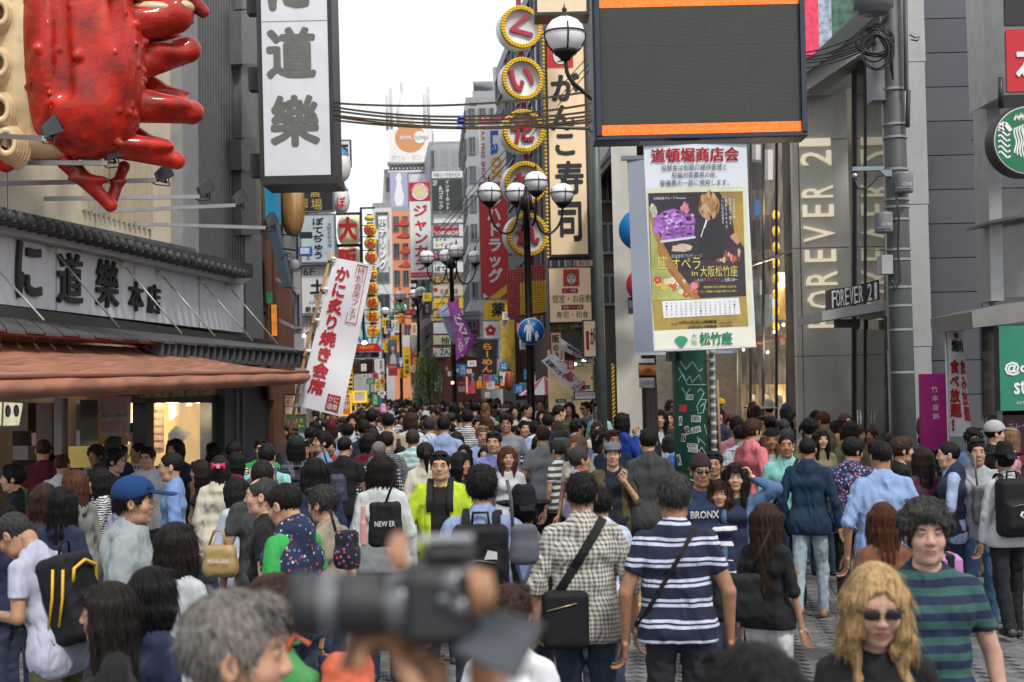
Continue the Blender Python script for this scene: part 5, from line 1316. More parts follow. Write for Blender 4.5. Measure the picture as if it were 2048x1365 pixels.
for y0,y1 in((-60,14),(98,118),(202,222),(306,326),(410,430),(512,560)):part(MB().prism([f.pt(1038+y0*.027,y0),f.pt(1048+y0*.027,y0),f.pt(1048+y1*.027,y1),f.pt(1038+y1*.027,y1)],f.pl.n*-.2,mat('mast red',(.22,.02,.02),.5)),'mast_section',ms)
# sushi signs
def emblem(cx,cy,hw,hh,f,t,off=.02):
 B=MB();B.prism(f.quad(cx-hw,cy-hh,cx+hw,cy+hh,off),f.pl.n*-.002,mat('emblem red',(.62,.03,.015),.5))
 def E(x,y,rx,ry,m,o):B.prism([f.pt(cx+(x+rx*math.cos(a_*math.pi/10))*hw,cy+(y+ry*math.sin(a_*math.pi/10))*hh,off+o)for a_ in range(20)],f.pl.n*-.002,m)
 E(.02,.12,.62,.70,INK,.003);E(.02,.12,.56,.64,mat('emblem skin',(.78,.72,.60),.6),.006)
 def L_(pts,w_):
  for(a,b),(c,d_)in zip(pts,pts[1:]):
   nx,ny=-(d_-b),(c-a);l=math.hypot(nx,ny)+1e-6;nx,ny=nx/l*w_,ny/l*w_
   B.prism([f.pt(cx+(a+nx)*hw,cy+(b+ny)*hh,off+.009),f.pt(cx+(a-nx)*hw,cy+(b-ny)*hh,off+.009),f.pt(cx+(c-nx)*hw,cy+(d_-ny)*hh,off+.009),f.pt(cx+(c+nx)*hw,cy+(d_+ny)*hh,off+.009)],f.pl.n*-.002,INK)
 L_([(-.5,-.22),(.54,-.22)],.03);L_([(-.52,-.38),(.54,-.38)],.03);L_([(-.42,-.05),(-.12,-.0)],.05);L_([(.42,-.05),(.14,-.0)],.05)
 L_([(-.36,.12),(-.16,.12)],.04);L_([(.20,.12),(.40,.12)],.04);L_([(.0,.05),(-.06,.35),(.10,.35)],.035);L_([(-.22,.58),(.24,.54)],.05)
 for x in(-.3,-.1,.1,.3):L_([(x,-.48),(x*1.25,-.72)],.04)
 part(B,'face_emblem',t)
CRL=mat('lit cream sign',(.80,.60,.38),.4,em=.10,var=.06,vs=1)
def b1(t,f):
 emblem(1124,107,26,29,f,t)
 B=MB()
 for k_ in range(60):
  a_=1088.5;y_=66+k_*7.6;B.ball(f.pt(1091+(y_-290)*0,y_,.05),.035,YEL,6)
 part(B,'bulb_row',t)
sign('tall_sushi_sign','very tall lit cream sign with black brush lettering for sushi and a red face emblem',1093,62,1176,514,33,CRL,DARK,[('が',1104,146,1162,204,INK,dict(bold=.05)),('ん',1102,210,1152,262,INK,dict(bold=.06)),('こ',1110,268,1150,312,INK,dict(bold=.07)),('寿',1108,322,1166,390,INK,dict(bold=.04)),('司',1112,404,1160,484,INK,dict(bold=.04))],bw=5,th=.8,extra=b1)
sign('cut_off_cream_sign','lower edge of a cream box sign at the very top above the sushi sign',1068,-60,1178,30,31,CREAM,DARK,[],bw=6,th=.8)
GRN=mat('lime edge',(.50,.56,.22),.5)
sign('floor_guide_sign','lit cream sign with red floor bands reading 3・4階 and a face emblem',1097,534,1184,646,30,CRL,DARK,[('#',1124,577,1156,587,INKRED),('3・4階',1128,578.5,1152,585.5,WHITE,dict(off=.03)),('個室・お座敷',1104,590,1183,606,INK,dict(bold=.005)),('#',1122,610,1166,620,INKRED),('地階・1・2階',1125,611.5,1163,618.5,WHITE,dict(off=.03)),('寿司・和食',1112,623,1176,637,INK)],bw=2,th=.5,extra=lambda t,f:emblem(1143,556,16,17,f,t))
sign('lime_strip_sign','lime strip with dark lettering below the floor guide sign',1097,648,1150,660,30.4,GRN,DARK,[('個室・和食',1100,649,1140,659,INK)],bw=1)
sign('angled_sushi_sign','cream lit sushi sign behind the green pole, lower right',1166,640,1222,715,27.5,CRL,DARK,[('が',1180,655,1190,690,INK,dict(bold=.04)),('ん',1192,655,1202,690,INK,dict(bold=.05)),('寿司',1207,648,1217,700,INK,V_(bold=.02)),('#',1172,662,1178,700,INKRED)],bw=2)
sign('small_tilted_sign','small cream sign with red characters near the green pole above the floor guide',1152,520,1186,534,30.5,CREAM,DARK,[('寿司',1156,522,1180,532,INKRED)],bw=1)
sign('vertical_banner_sign','cream sign with red border and black characters behind the white flags',1101,664,1124,740,29.5,CREAM,INKRED,[('阪',1105,670,1119,686,INK,dict(bold=.04)),('の味',1106,690,1118,720,INK,V_(bold=.03))],bw=2)
# red and yellow dotted canopy
RDOT=mat('canopy red',(.36,.02,.03),.4);
cn=thing('bulb_canopy','red rounded canopy studded with bulbs, yellow at its foot, under the round signs','canopy',W(1050,640,35))
f=Face(1012,534,1092,636,35);part(MB().prism([f.pt(1013,540),f.pt(1040,536),f.pt(1091,530),f.pt(1091,628),f.pt(1030,634),f.pt(1014,632)],f.pl.n*-.8,RDOT),'red_drum',cn)
part(MB().prism([f.pt(1040,570,.1),f.pt(1091,564,.1),f.pt(1091,626,.1),f.pt(1040,631,.1)],f.pl.n*-.1,mat('canopy yellow',(.60,.42,.04),.4)),'yellow_drum',cn)
B=MB();B2=MB()
for i in range(15):
 for j in range(19):
  x,y=1016+i*5.3,541+j*5.0-i*.5
  if x>1039 and y>568-(i-4)*.6:B2 .ball(f.pt(x,y,.13),.030,YEL,5)
  elif y<630:B.ball(f.pt(x,y,.03),.026,mat('bulb pink',(.62,.12,.12),.4),5)
part(B,'red_bulbs',cn);part(B2,'yellow_bulbs',cn)
# ground-floor shops on the right
sh=thing('shop_row','row of lit shop fronts at street level right of the lamp posts','shop fronts',W(1150,860,34))
for i,(x0,x1,y0,y1,d,m)in enumerate(((1002,1030,640,760,42,mat('shop yellow',(.55,.38,.05),.5,var=.3)),(1030,1072,644,800,43,mat('shop brick',(.12,.07,.05),.6,var=.4)),(1072,1098,668,800,36,mat('shop dark',(.05,.04,.035),.6)),(1098,1190,700,860,32,mat('shop cream lit',(.60,.46,.26),.5,em=.25,var=.5,vs=1.5)),(1190,1240,716,880,28,mat('shop brown',(.15,.07,.03),.5,var=.4)),(1130,1185,700,725,31.5,DARK))):
 f=Face(x0,y0,x1,y1,d);part(MB().prism(f.quad(x0,y0,x1,y1),f.pl.n*-.6,m),'shop_bay',sh)
srng=random.Random(12);WORDS=['たこ焼','ラーメン','薬','居酒屋','寿司','カラオケ','焼肉','食堂','うどん','大阪','免税','酒','串','喫茶','两替','松茸','元祖','本店','営業中','SALE','¥500','OPEN']
cols_=[RED,YEL,WHITE,DARK,WHITE,mat('roundel blue',(.01,.17,.48),.4),mat('sign green',(.03,.22,.08),.4),ORG,CREAM,mat('ink pink')]
for zx0,zx1,zy0,zy1,zd0,zd1,zn in((1100,1226,660,800,27.4,30.8,30),(1004,1094,600,790,40.6,41.6,22),(925,1000,716,790,41,43,18),(868,928,716,776,58,59.5,10),(690,762,716,796,37,42,20),(758,800,600,776,66,74,14),(812,866,560,776,60,62,14)):
 for k_ in range(zn):
  d=srng.uniform(zd0,zd1);x0,y0=srng.uniform(zx0,zx1),srng.uniform(zy0,zy1);w_,h_=srng.uniform(7,22),srng.uniform(6,26)
  if zx0>1099 and y0<700 and x0<1170:continue
  f=Face(x0,y0,x0+w_,y0+h_,d);m=srng.choice(cols_);part(MB().prism(f.quad(x0,y0,x0+w_,y0+h_),f.pl.n*-.15,m),'shop_board',sh)
  tm=WHITE if m in(RED,DARK)or m is cols_[5]or m is cols_[6]else srng.choice([INK,INKRED]);s_=srng.choice(WORDS);vt=h_>w_*1.2
  B=MB();lay(B,s_,f.quad(x0+w_*.2,y0+h_*.12,x0+w_*.8,y0+h_*.88),tm,vert=vt);part(B,'lettering',sh)
for i,(x,y)in enumerate(((1103,722),(1122,724),(1150,728),(1168,722),(1066,745),(1035,752),(1218,740),(1226,735),(1208,768),(985,768),(905,766))):
 d=30 if x>1090 else 45;p=W(x,y,d);B=MB().ball(p,.045 if x>1090 else .05,mat('shop bulb',(1,.85,.55),.5,em=2.2,var=0),8);B.tube([p+Vector((0,0,.06)),p+Vector((0,.3,.5))],.012,DARK,5)
 solo(B,'shop_bulb','small warm bulb '+('over the menu plate, far left of its row','second in the row above the white flags','above the lower white flag','right end of the row by the angled sushi sign','left of the tall lamp post','above the striped parasol','highest beside the green pole','just right of the green pole','lowest by the green pole','by the orange stall lights','over the red and white stall')[i],'bulb')
sign('red_white_stall','red and white sign band over a far stall beyond the crowd',917,760,942,784,50,RED,STEEL,[('No.1',920,763,934,769,WHITE),('#',917,773,942,784,WHITE),('たこ焼',921,774,938,782,INKRED)],bw=0)
sign('orange_neon_bar','row of orange lit stall signs above far heads',952,764,1010,778,48,mat('neon orange',(.8,.2,.04),.5,em=.6,var=.6,vs=3),DARK,[],bw=1)
sign('menu_plate','white framed menu plate with black print by the green pole',1148,783,1192,800,27,WHITE,DARK,[('本日のおすすめ',1153,787,1188,795,INK)],bw=2)
# striped umbrella, lantern, willow
p=W(1089,790,34);um=thing('striped_parasol','red and white striped parasol at the right shop fronts','parasol',p);B=MB()
for k_ in range(12):
 a_,b_=2*math.pi*k_/12,2*math.pi*(k_+1)/12;c=p+Vector((0,0,.45))
 B.add([c,p+Vector((.62*math.cos(a_),.62*math.sin(a_),0)),p+Vector((.62*math.cos(b_),.62*math.sin(b_),0))],[(0,1,2)],RED if k_%2 else WHITE)
part(B,'canopy',um);part(MB().tube([p+Vector((0,0,.45)),Vector((p.x,p.y,0))],.02,DARK,6),'pole',um)
p=W(1018,762,40);t=thing('red_hanging_lantern','long dark red lantern with black characters above far heads','lantern',p-Vector((0,0,.3)));part(MB().ball(p,(.13,.13,.30),mat('dull red',(.30,.06,.03),.5),12),'lantern_shell',t);part(MB().lathe([(.06,-.03),(.06,.03)],BLACKM,10,c=p+Vector((0,0,.3))),'lantern_cap',t)
rng=random.Random(8);wp=W(858,800,52);wl=thing('willow','slender drooping willow beside the dark lamp post up the street','tree',(wp.x,wp.y,0))
B=MB().tube([(wp.x,wp.y,0),(wp.x+.05,wp.y,1.6),(wp.x-.05,wp.y,3.3)],[.07,.05,.02],mat('bark',(.09,.06,.04),.8),7)
for k_ in range(9):
 a_=rng.uniform(0,6.28);B.tube([(wp.x,wp.y,rng.uniform(1.6,3)),(wp.x+.35*math.cos(a_),wp.y+.35*math.sin(a_),3.1)],[.02,.008],mat('bark'),5)
part(B,'trunk',wl);B=MB();lm_=[mat('willow leaf %d'%i,c,.6,var=.3,vs=20)for i,c in enumerate([(.13,.19,.06),(.17,.24,.08),(.09,.14,.045)])]
for k_ in range(85):
 a_,r=rng.uniform(0,6.28),rng.uniform(.0,.62);x,y=wp.x+r*math.cos(a_),wp.y+r*math.sin(a_);z=4.0-r*1.3+rng.uniform(-.5,.1);L_=rng.uniform(.8,2.2);m=rng.choice(lm_)
 n_=int(L_/.07);sx=0
 for j in range(n_):
  sx+=rng.uniform(-.02,.02);zz=z-j*.07
  if zz<.9:break
  for sd in(-1,1):
   b_=rng.uniform(0,6.28);dx,dy=.05*math.cos(b_),.05*math.sin(b_);B.add([(x+sx,y,zz),(x+sx+dx,y+dy,zz-.035),(x+sx+dx*.6,y+dy*.6,zz-.09),(x+sx+dx*.1,y,zz-.05)],[(0,1,2,3)],m)
part(B,'crown',wl)
# ---- flags
def flag(name,label,quad,d,m,texts,pole=None,wav=.05,group=None,n=14):
 """cloth quad [tl, tr, br, bl] in pixels at distance d with ripples; texts = (str, u0, v0, u1, v1, mat, kw)"""
 P=[W(x,y,d)for x,y in quad];lo=min(P,key=lambda p:p.z)
 t=thing(name,label,'flag'if 'flag'in name else 'banner',lo,group)
 nrm=(P[1]-P[0]).cross(P[3]-P[0]).normalized()
 if nrm.y>0:nrm=-nrm
 def at(u,v):return P[0].lerp(P[1],u).lerp(P[3].lerp(P[2],u),v)+nrm*wav*(math.sin(v*5+u*3.5)*.6+math.sin(v*11-u*2)*.25)*(.3+.7*u)
 B=MB();v=[at(i/8,j/n)for j in range(n+1)for i in range(9)]
 fs=[(j*9+i,(j+1)*9+i,(j+1)*9+i+1,j*9+i+1)for j in range(n)for i in range(8)]
 B.add(v,fs,m,True);B.add([p-nrm*.006 for p in v],[f_[::-1]for f_ in fs],m,True);part(B,'cloth',t)
 if texts:
  B=MB()
  for s_,u0,v0,u1,v1,mm,*kw in texts:
   kw=kw[0]if kw else{}
   if s_=='#':V,Fs=np.array([(0,0,0),(1,0,0),(1,1,0),(0,1,0)],float),[(0,1,2,3)]
   else:V,Fs=text_geo(s_,kw.get('vert',False),kw.get('bold',.02),0,kw.get('rot',0))
   B.add([at(u0+(u1-u0)*float(a_),v0+(v1-v0)*(1-float(b_)))+nrm*kw.get('off',.012)for a_,b_,_ in V],Fs,mm)
  part(B,'lettering',t)
 if pole:
  B=MB().tube([W(x,y,d)+nrm*-.02 for x,y in pole[0]],pole[1],pole[2],8);part(B,'pole',t)
 return t
CLW=mat('white cloth',(.70,.71,.74),.8,var=.06,vs=3);BAM=mat('bamboo',(.42,.26,.10),.5,var=.25,vs=12)
def nodes(t):
 pass
kb_=flag('long_white_banner','long white cloth banner with red Japanese lettering slanting on a bamboo pole',[(669,516),(745,530),(685,834),(594,812)],18.6,CLW,[('かに炙り焼き会席',.13,.05,.50,.90,INKRED,V_(bold=.05)),('特別会席フェア',.66,.03,.84,.38,INKRED,V_(bold=.0)),('#',.62,.02,.635,.40,INKRED),('#',.875,.02,.89,.40,INKRED),('#',.62,.015,.89,.022,INKRED),('#',.62,.395,.89,.402,INKRED),('#',.60,.875,.90,.98,INKRED,dict(off=.010)),('かに',.63,.885,.87,.925,CLW,dict(off=.016,bold=.02)),('道樂',.63,.93,.87,.972,CLW,dict(off=.016,bold=.02))],pole=([(664,503),(640,590),(612,700),(590,810),(572,905)],.022,BAM),wav=.10,n=24)
B=MB()
for x,y in((668,517),(652,578),(636,640),(618,702),(599,775),(592,812)):B.tube([W(x-6,y,18.55),W(x+4,y+1,18.55)],.022,CLW,7)
part(B,'tie_ring',kb_)
for x,y in((660,520),(644,577),(627,644),(610,710),(596,780)):part(MB().tube([W(x,y,18.6),W(x-.8,y+3,18.6)],.027,BAM,8),'bamboo_node',kb_)
PUR=mat('purple cloth',(.30,.06,.34),.8,var=.1);
flag('purple_flag','purple flag reading ZAZA hanging diagonally from the lamp post',[(893,606),(913,604),(952,684),(928,716)],44.6,PUR,[('ZAZA',.25,.25,.75,.9,CLW,dict(rot=-90,bold=.03))],pole=([(885,625),(914,600)],.02,STEEL),wav=.12)
flag('pale_blue_flag','pale blue flag hanging beside the purple one',[(875,622),(891,606),(930,665),(906,690)],44.9,mat('pale blue cloth',(.38,.42,.62),.8),[('道頓堀',.3,.3,.7,.8,CLW,V_(rot=0))],wav=.12)
flag('purple_flag','second purple flag lower down reading ZAZA in small letters',[(910,655),(924,668),(936,700),(912,722)],44.3,PUR,[('ZAZA',.3,.3,.7,.85,CLW,dict(rot=-90))],wav=.05)
flag('noodle_flag','black flag with orange brush lettering for ramen',[(955,679),(995,679),(993,750),(956,749)],40,mat('black cloth',(.012,.011,.012),.8),[('らーめん',.22,.12,.78,.94,mat('ink orange',(.62,.24,.04),.6),V_(bold=.04))],pole=([(953,677),(998,677)],.02,STEEL),wav=.03)
flag('mushroom_flag','white flag with black brush lettering folded downwards, upper of two on the shop arm',[(1121,677),(1122,700),(1190,730),(1189,722)],28,CLW,[('松茸釜',.08,.15,.6,.85,INK,dict(bold=.03)),('980',.68,.3,.95,.8,INKRED,dict(bold=.04))],pole=([(1090,722),(1195,726)],.015,STEEL),wav=.05)
flag('mushroom_flag','white flag with black lettering and a red price 980円, lower of two',[(1082,722),(1108,706),(1168,768),(1150,788)],28,CLW,[('松茸ごはん',.12,.05,.48,.60,INK,V_(bold=.03)),('980円',.3,.58,.9,.80,INKRED,dict(bold=.04)),('がんこ',.1,.85,.9,.97,INK)],wav=.05)
flag('small_nobori_flag','small red flag among the far heads by the lamp post',[(930,750),(937,750),(938,790),(931,790)],42,RED,[('#',.3,.1,.7,.9,CLW)],wav=.02)
flag('small_nobori_flag','small navy flag with white characters next to the small red one',[(938,745),(952,745),(951,784),(938,784)],43,mat('navy cloth',(.02,.03,.07),.8),[('ボテイズ',.3,.05,.7,.95,CLW,V_())],wav=.02)
# ---- street lamps
GLB=mat('globe glass',(.86,.86,.88),.3,var=.04,vs=3,spec=.4);IRON=mat('brown iron',(.026,.020,.019),.35,.4,var=.2)
def street_lamp(label,px_,d,zg=6.32,rot=.25,arms=4,R_=.80,rg=.24,extra_front=True,pr=.085,only=None):
 g=W(px_,778,d);x,y=g.x,g.y;t=thing('street_lamp',label,'street lamp',(x,y,0),'globe street lamps along the street')
 B=MB().lathe([(pr*2.0,0),(pr*2.0,.25),(pr*1.5,.35),(pr*1.45,1.3),(pr*1.25,1.5),(pr,1.6),(pr,3.2),(pr*1.2,3.25),(pr*1.2,3.35),(pr*.95,3.4),(pr*.8,zg-.35),(pr*1.5,zg-.33),(pr*1.5,zg-.05),(pr*.7,zg),(pr*.5,zg+.15),(.0,zg+.17)],IRON,14,c=(x,y,0));part(B,'post',t)
 for k_ in range(arms):
  a_=rot+2*math.pi*k_/arms;ux,uy=math.cos(a_),math.sin(a_);zo=.12 if k_%2 else 0
  def Q(r,z):return(x+ux*r,y+uy*r,z+zo)
  path=[Q(pr*.8,zg-.05),Q(.16,zg-.28),Q(.22,zg-.62),Q(.34,zg-.82),Q(.52,zg-.84),Q(.68,zg-.70),Q(R_-.02,zg-.50),Q(R_,zg-.28)]
  sm=[]
  for i in range(len(path)-1):
   for s_ in range(3):sm.append(Vector(path[i]).lerp(Vector(path[i+1]),s_/3))
  sm.append(Vector(path[-1]));sm=[sm[0]]+[(sm[i-1]+sm[i]+sm[i+1])/3 for i in range(1,len(sm)-1)]+[sm[-1]]
  ar=part(MB().tube(sm,.026,IRON,7),'arm',t)
  c=Vector(Q(R_,zg))
  part(MB().lathe([(.06,-.28),(.09,-.24),(.13,-.215),(.165,-.17),(.15,-.16),(0,-.16)],IRON,14,c=c),'globe_cup',t)
  gl=part(MB().lathe([(.11,-.19),(.19,-.13),(rg,-.02),(rg,.05),(.22,.13),(.16,.20),(.09,.235),(0,.245)],GLB,20,c=c),'globe',t)
  B=MB()
  for j in range(4):
   b_=rot+j*math.pi/2;B.tube([c+Vector((math.cos(b_)*r,math.sin(b_)*r,z))for r,z in((.16,-.17),(.215,-.10),(rg+.012,.0),(rg+.014,.05),(.225,.14))],.010,IRON,5)
  for j in range(20):
   b_,e_=j*math.pi/10,(j+1)*math.pi/10;B.tube([c+Vector((math.cos(q_)*(rg+.012),math.sin(q_)*(rg+.012),.05))for q_ in(b_,e_)],.010,IRON,4,False)
  B.lathe([(.10,.225),(.07,.25),(.03,.27),(.022,.31),(.035,.335),(.012,.37),(0,.43)],IRON,10,c=c)
  part(B,'globe_cage',gl)
 return t
street_lamp('nearest street lamp, one big globe showing left of the LED screen',1299,17.2,zg=6.45,rot=math.pi+.12,R_=.93,pr=.095)
L1=street_lamp('tall four-globe street lamp before the round bulb signs with a blue road sign',1061,30)
street_lamp('second four-globe street lamp, beside the purple flags',908,46,zg=6.5)
street_lamp('third four-globe street lamp, before the orange building',839,64,zg=6.5)
street_lamp('fourth street lamp, next to the small round blue sign',803,76,zg=6.5)
street_lamp('farthest street lamp, just right of the yellow lanterns',771,88,zg=6.4)
def road_sign(label,x,y,r,d,red=False):
 f=Face(x-r,y-r,x+r,y+r,d);s=F/d;c=f.pt(x,y,.12);t=thing('road_sign',label,'road sign',c-Vector((0,0,r/s)))
 M=Matrix.Translation(c)@f.pl.n.to_track_quat('Z','Y').to_matrix().to_4x4();R_=r/s
 part(MB().lathe([(0,.004),(R_*.94,.004),(R_,0),(R_,-.015),(0,-.015)],mat('sign backing',(.60,.62,.64),.4),32,M=M),'plate',t)
 part(MB().lathe([(0,.010),(R_*.95,.010),(R_*.95,.005)],mat('road sign blue',(.01,.14,.46),.35,dirt=.05),32,M=M),'blue_face',t)
 B=MB();u=R_
 def poly(pts):B.prism([c+f.pl.u*(a_*u*(1 if f.pl.u.x>0 else-1))+Vector((0,0,b_*u))+f.pl.n*.014 for a_,b_ in pts],f.pl.n*-.002,WHITE)
 def disc(cx,cy,r_):poly([(cx+r_*math.cos(q*math.pi/8),cy+r_*math.sin(q*math.pi/8))for q in range(16)])
 if not red:
  poly([(-.30,.73),(-.02,.73),(-.08,.80),(-.10,.86),(-.22,.86),(-.24,.80)]);disc(-.16,.66,.10)
  poly([(-.34,.52),(.0,.52),(.07,.42),(.20,.05),(.12,.0),(.02,.25),(.02,-.02),(-.05,-.70),(-.17,-.70),(-.17,-.15),(-.20,-.15),(-.24,-.70),(-.36,-.70),(-.34,.0),(-.36,.25),(-.46,-.02),(-.54,.04),(-.42,.42)])
  disc(.40,-.05,.085);poly([(.30,-.16),(.50,-.16),(.60,-.36),(.53,-.40),(.50,-.32),(.52,-.48),(.47,-.48),(.47,-.70),(.41,-.70),(.41,-.50),(.38,-.50),(.38,-.70),(.32,-.70),(.32,-.48),(.27,-.48),(.30,-.30),(.16,-.06),(.11,-.11)])
 part(B,'walkers_pictogram',t)
 part(MB().tube([c-f.pl.n*.02+Vector((0,0,.1)),c-f.pl.n*.16+Vector((0,0,.1))],.02,STEEL,6),'clamp',t)
 return t
road_sign('round blue pedestrian road sign with white adult and child on the tall lamp post',1062,664,27,29.8)
road_sign('small distant round blue pedestrian sign on the fourth lamp post',804,727,11,75.5)
t=road_sign('tiny round blue sign with a red rim far left of the street',740,756,4.5,62,True)
B=MB();p=W(740,760,62.2);B.tube([(p.x,p.y,0),(p.x,p.y,p.z+.1)],.03,DARK,6);solo(B,'sign_post','thin dark post under the tiny round blue sign','post')
# round grey disc on stand far away
p=W(833,690,70);B=MB();f=Face(820,660,846,720,70)
B.prism([f.pt(833+12*math.cos(q*math.pi/12),684+22*math.sin(q*math.pi/12))for q in range(24)],f.pl.n*-.3,mat('pale disc',(.42,.45,.43),.5));B.prism([f.pt(833+9*math.cos(q*math.pi/12),738+16*math.sin(q*math.pi/12),.2)for q in range(24)],f.pl.n*-.3,mat('disc cream',(.6,.55,.42),.5))
solo(B,'round_shop_discs','pair of pale round shop discs right of the yellow sign','sign')
bldg('dark brown facade behind the willow',852,868,652,66,5,BRN,3,1,0)
bldg('shop building behind the stacked tenant panels',868,962,640,62,10,mat('brown red wall',(.20,.07,.05),.6),3,3,-1)
# ---- overhead cables
CABB=mat('cable black',(.015,.015,.018),.5,var=0);CABY=mat('cable yellow',(.15,.105,.035),.5,var=0)
def cable(label,pts,d0,d1,r,m,group,m2=None):
 n=24;P=[]
 for i in range(n+1):
  u=i/n;x=pts[0][0]+(pts[2][0]-pts[0][0])*u
  (x0,y0),(x1,y1),(x2,y2)=pts
  y=y0*(x-x1)*(x-x2)/((x0-x1)*(x0-x2))+y1*(x-x0)*(x-x2)/((x1-x0)*(x1-x2))+y2*(x-x0)*(x-x1)/((x2-x0)*(x2-x1))
  P.append(W(x,y,d0+(d1-d0)*u))
 B=MB().tube(P,r,m,6)
 if m2:B.tube([p+Vector((0,-.01,-r*1.7))for p in P],r*.8,m2,5)
 return solo(B,'overhead_cable',label,'cable',group)
CG='bundle of black and yellow cables across the street'
for i,(a,b,c)in enumerate(((206,210,182),(214,233,207),(221,240,222),(230,247,231),(233,254,238),(240,256,244))):
 cable('sagging black and yellow street cable, '+('topmost of the bundle','second of the bundle','third of the bundle','fourth of the bundle','fifth of the bundle','lowest of the bundle')[i],((668,a),(900,b),(1184,c)),21.5,19,.010,CABB,CG,CABY)
tp=thing('cable_tape','blue tape bands wrapped on the street cables','tape',W(922,256,20.2))
for x,y in((922,236),(921,243),(921,255),(946,209)):part(MB().tube([W(x-7,y,20.2),W(x+7,y,20.2)],.024,mat('blue tape',(.03,.06,.30),.5),7),'tape_band',tp)
for i,(a,b,c,d0,d1)in enumerate((((868,470),(985,330),(1172,118),44,30),((872,474),(990,340),(1178,128),44,30),((880,480),(1000,342),(1180,140),44,30),((742,585),(800,590),(870,578),42,60),((700,630),(850,636),(985,628),40,45),((762,560),(840,640),(905,560),60,45),((860,530),(960,470),(1000,300),60,48))):
 cable('thin black wire, '+('upper of three rising to the right past the round signs','middle of three rising to the right past the round signs','lower of three rising to the right past the round signs','running from the lantern column to the far lamps','spanning low between the lantern column and the tax free sign','sagging between two far lamps','steeply rising by the drug store sign')[i],(a,b,c),d0,d1,.012,CABB,'thin overhead wires')
p=[W(1207,166,23.5),W(1190,450,23.5),W(1207,830,23.5)]
# ================================================================ right side
GP=mat('painted green pole',(.085,.11,.095),.45,.2,var=.15,dirt=.3)
g=W(1203,778,23.8);t=thing('green_pole','slim grey green steel pole left of the hanging poster','pole',(g.x,g.y,0))
part(MB().tube([(g.x,g.y,0),(g.x,g.y,4.5),(g.x,g.y,8.2)],[.085,.08,.07],GP,14),'shaft',t)
part(MB().tube([(g.x,g.y,6.55),(g.x-1.1,g.y,6.62)],.03,GP,8),'side_arm',t);part(MB().lathe([(.10,-.04),(.10,.04)],STEEL,12,c=(g.x,g.y,6.55)),'clamp',t)
# LED screen
LD=14.0;f=Face(1186,-46,1611,277,LD);t=thing('led_screen','large dark LED screen with orange bands at top and bottom, hung on the pole','screen',f.pt(1400,277))
NAVY=mat('screen frame',(.028,.035,.06),.45,.1,var=.1)
part(MB().prism(f.quad(1186,-60,1612,278),f.pl.n*-.35,NAVY),'housing',t)
LEDM=mat('led dark',(.032,.037,.032),.6,var=.08)
_n,_l=LEDM.node_tree.nodes,LEDM.node_tree.links
_w=[_n.new('ShaderNodeTexWave')for _ in range(2)];_tc=_n.new('ShaderNodeTexCoord')
for k_,(w_,ax)in enumerate(zip(_w,'XZ')):w_.bands_direction=ax;w_.inputs['Scale'].default_value=24;_l.new(_tc.outputs['Object'],w_.inputs['Vector'])
_mm=_n.new('ShaderNodeMath');_mm.operation='MULTIPLY';_l.new(_w[0].outputs['Fac'],_mm.inputs[0]);_l.new(_w[1].outputs['Fac'],_mm.inputs[1])
_bp=_n.new('ShaderNodeBump');_bp.inputs['Strength'].default_value=.35;_bp.inputs['Distance'].default_value=.01;_l.new(_mm.outputs[0],_bp.inputs['Height']);_l.new(_bp.outputs[0],_n['Principled BSDF'].inputs['Normal'])
for i in range(4):
 for j in range(3):
  x0,x1=1201+i*99.6,1201+(i+1)*99.6-.2;y0,y1=13+j*78.1,13+(j+1)*78.1-.2
  part(MB().prism(f.quad(x0,y0,x1,y1,.01),f.pl.n*-.02,LEDM),'led_module',t)
LEDO=mat('led orange',(.95,.16,.015),.5,em=.55,var=.35,vs=40)
for y0,y1 in((-6,12.5),(247.5,268)):part(MB().prism(f.quad(1201,y0,1599,y1,.012),f.pl.n*-.02,LEDO),'orange_band',t)
B=MB()
for q in((1190,-50,1200,272),(1600,-50,1609,272),(1190,269,1609,277)):B.prism(f.quad(*q,.05),f.pl.n*-.05,NAVY)
part(B,'bezel',t)
# big green graffiti pole under the screen
g=W(1380,778,14.4);t=thing('graffiti_pole','thick dark green steel column covered in stickers and chalky graffiti','pole',(g.x,g.y,0));r=.175
GG=mat('graffiti green',(.012,.085,.050),.45,.1,var=.15,dirt=.15)
part(MB().tube([(g.x,g.y,0),(g.x,g.y,2.8),(g.x,g.y,6.2)],r,GG,28),'column',t)
def onpole(x,y,rr=.004):
 """pixel -> point on the column's skin"""
 r_=ray(x,y);o=Vector((0,0,H));a=r_.x**2+r_.y**2;bx,by=o.x-g.x,o.y-g.y
 b=2*(r_.x*bx+r_.y*by);c=bx*bx+by*by-(r+rr)**2;D_=b*b-4*a*c
 tt=(-b-math.sqrt(max(D_,0)))/(2*a);return o+r_*tt
STK=mat('sticker white',(.60,.61,.60),.5,dirt=.2)
def sticker(x,y,w_,h_,m,txt=None,rot=0,tm=INK):
 B=MB();n=5;v=[];c,s=math.cos(rot),math.sin(rot)
 for j in range(2):
  for i in range(n+1):
   dx,dy=(i/n-.5)*w_,(j-.5)*h_;v.append(onpole(x+dx*c-dy*s,y+dx*s+dy*c))
 B.add(v,[(i,n+1+i,n+2+i,i+1)for i in range(n)],m)
 if txt:
  V,Fs=text_geo(txt,bold=.03);B.add([onpole(x+((a-.5)*w_*.85)*c-((.5-b)*h_*.75)*s,y+((a-.5)*w_*.85)*s+((.5-b)*h_*.75)*c,.007)for a,b,_ in V],Fs,tm)
 part(B,'sticker',t)
sticker(1366,817,15,14,RED);sticker(1379,795,15,11,STK,'OIE');sticker(1392,838,19,13,STK,'SORTA',.06);sticker(1392,860,19,12,STK,'LIRXA',-.25)
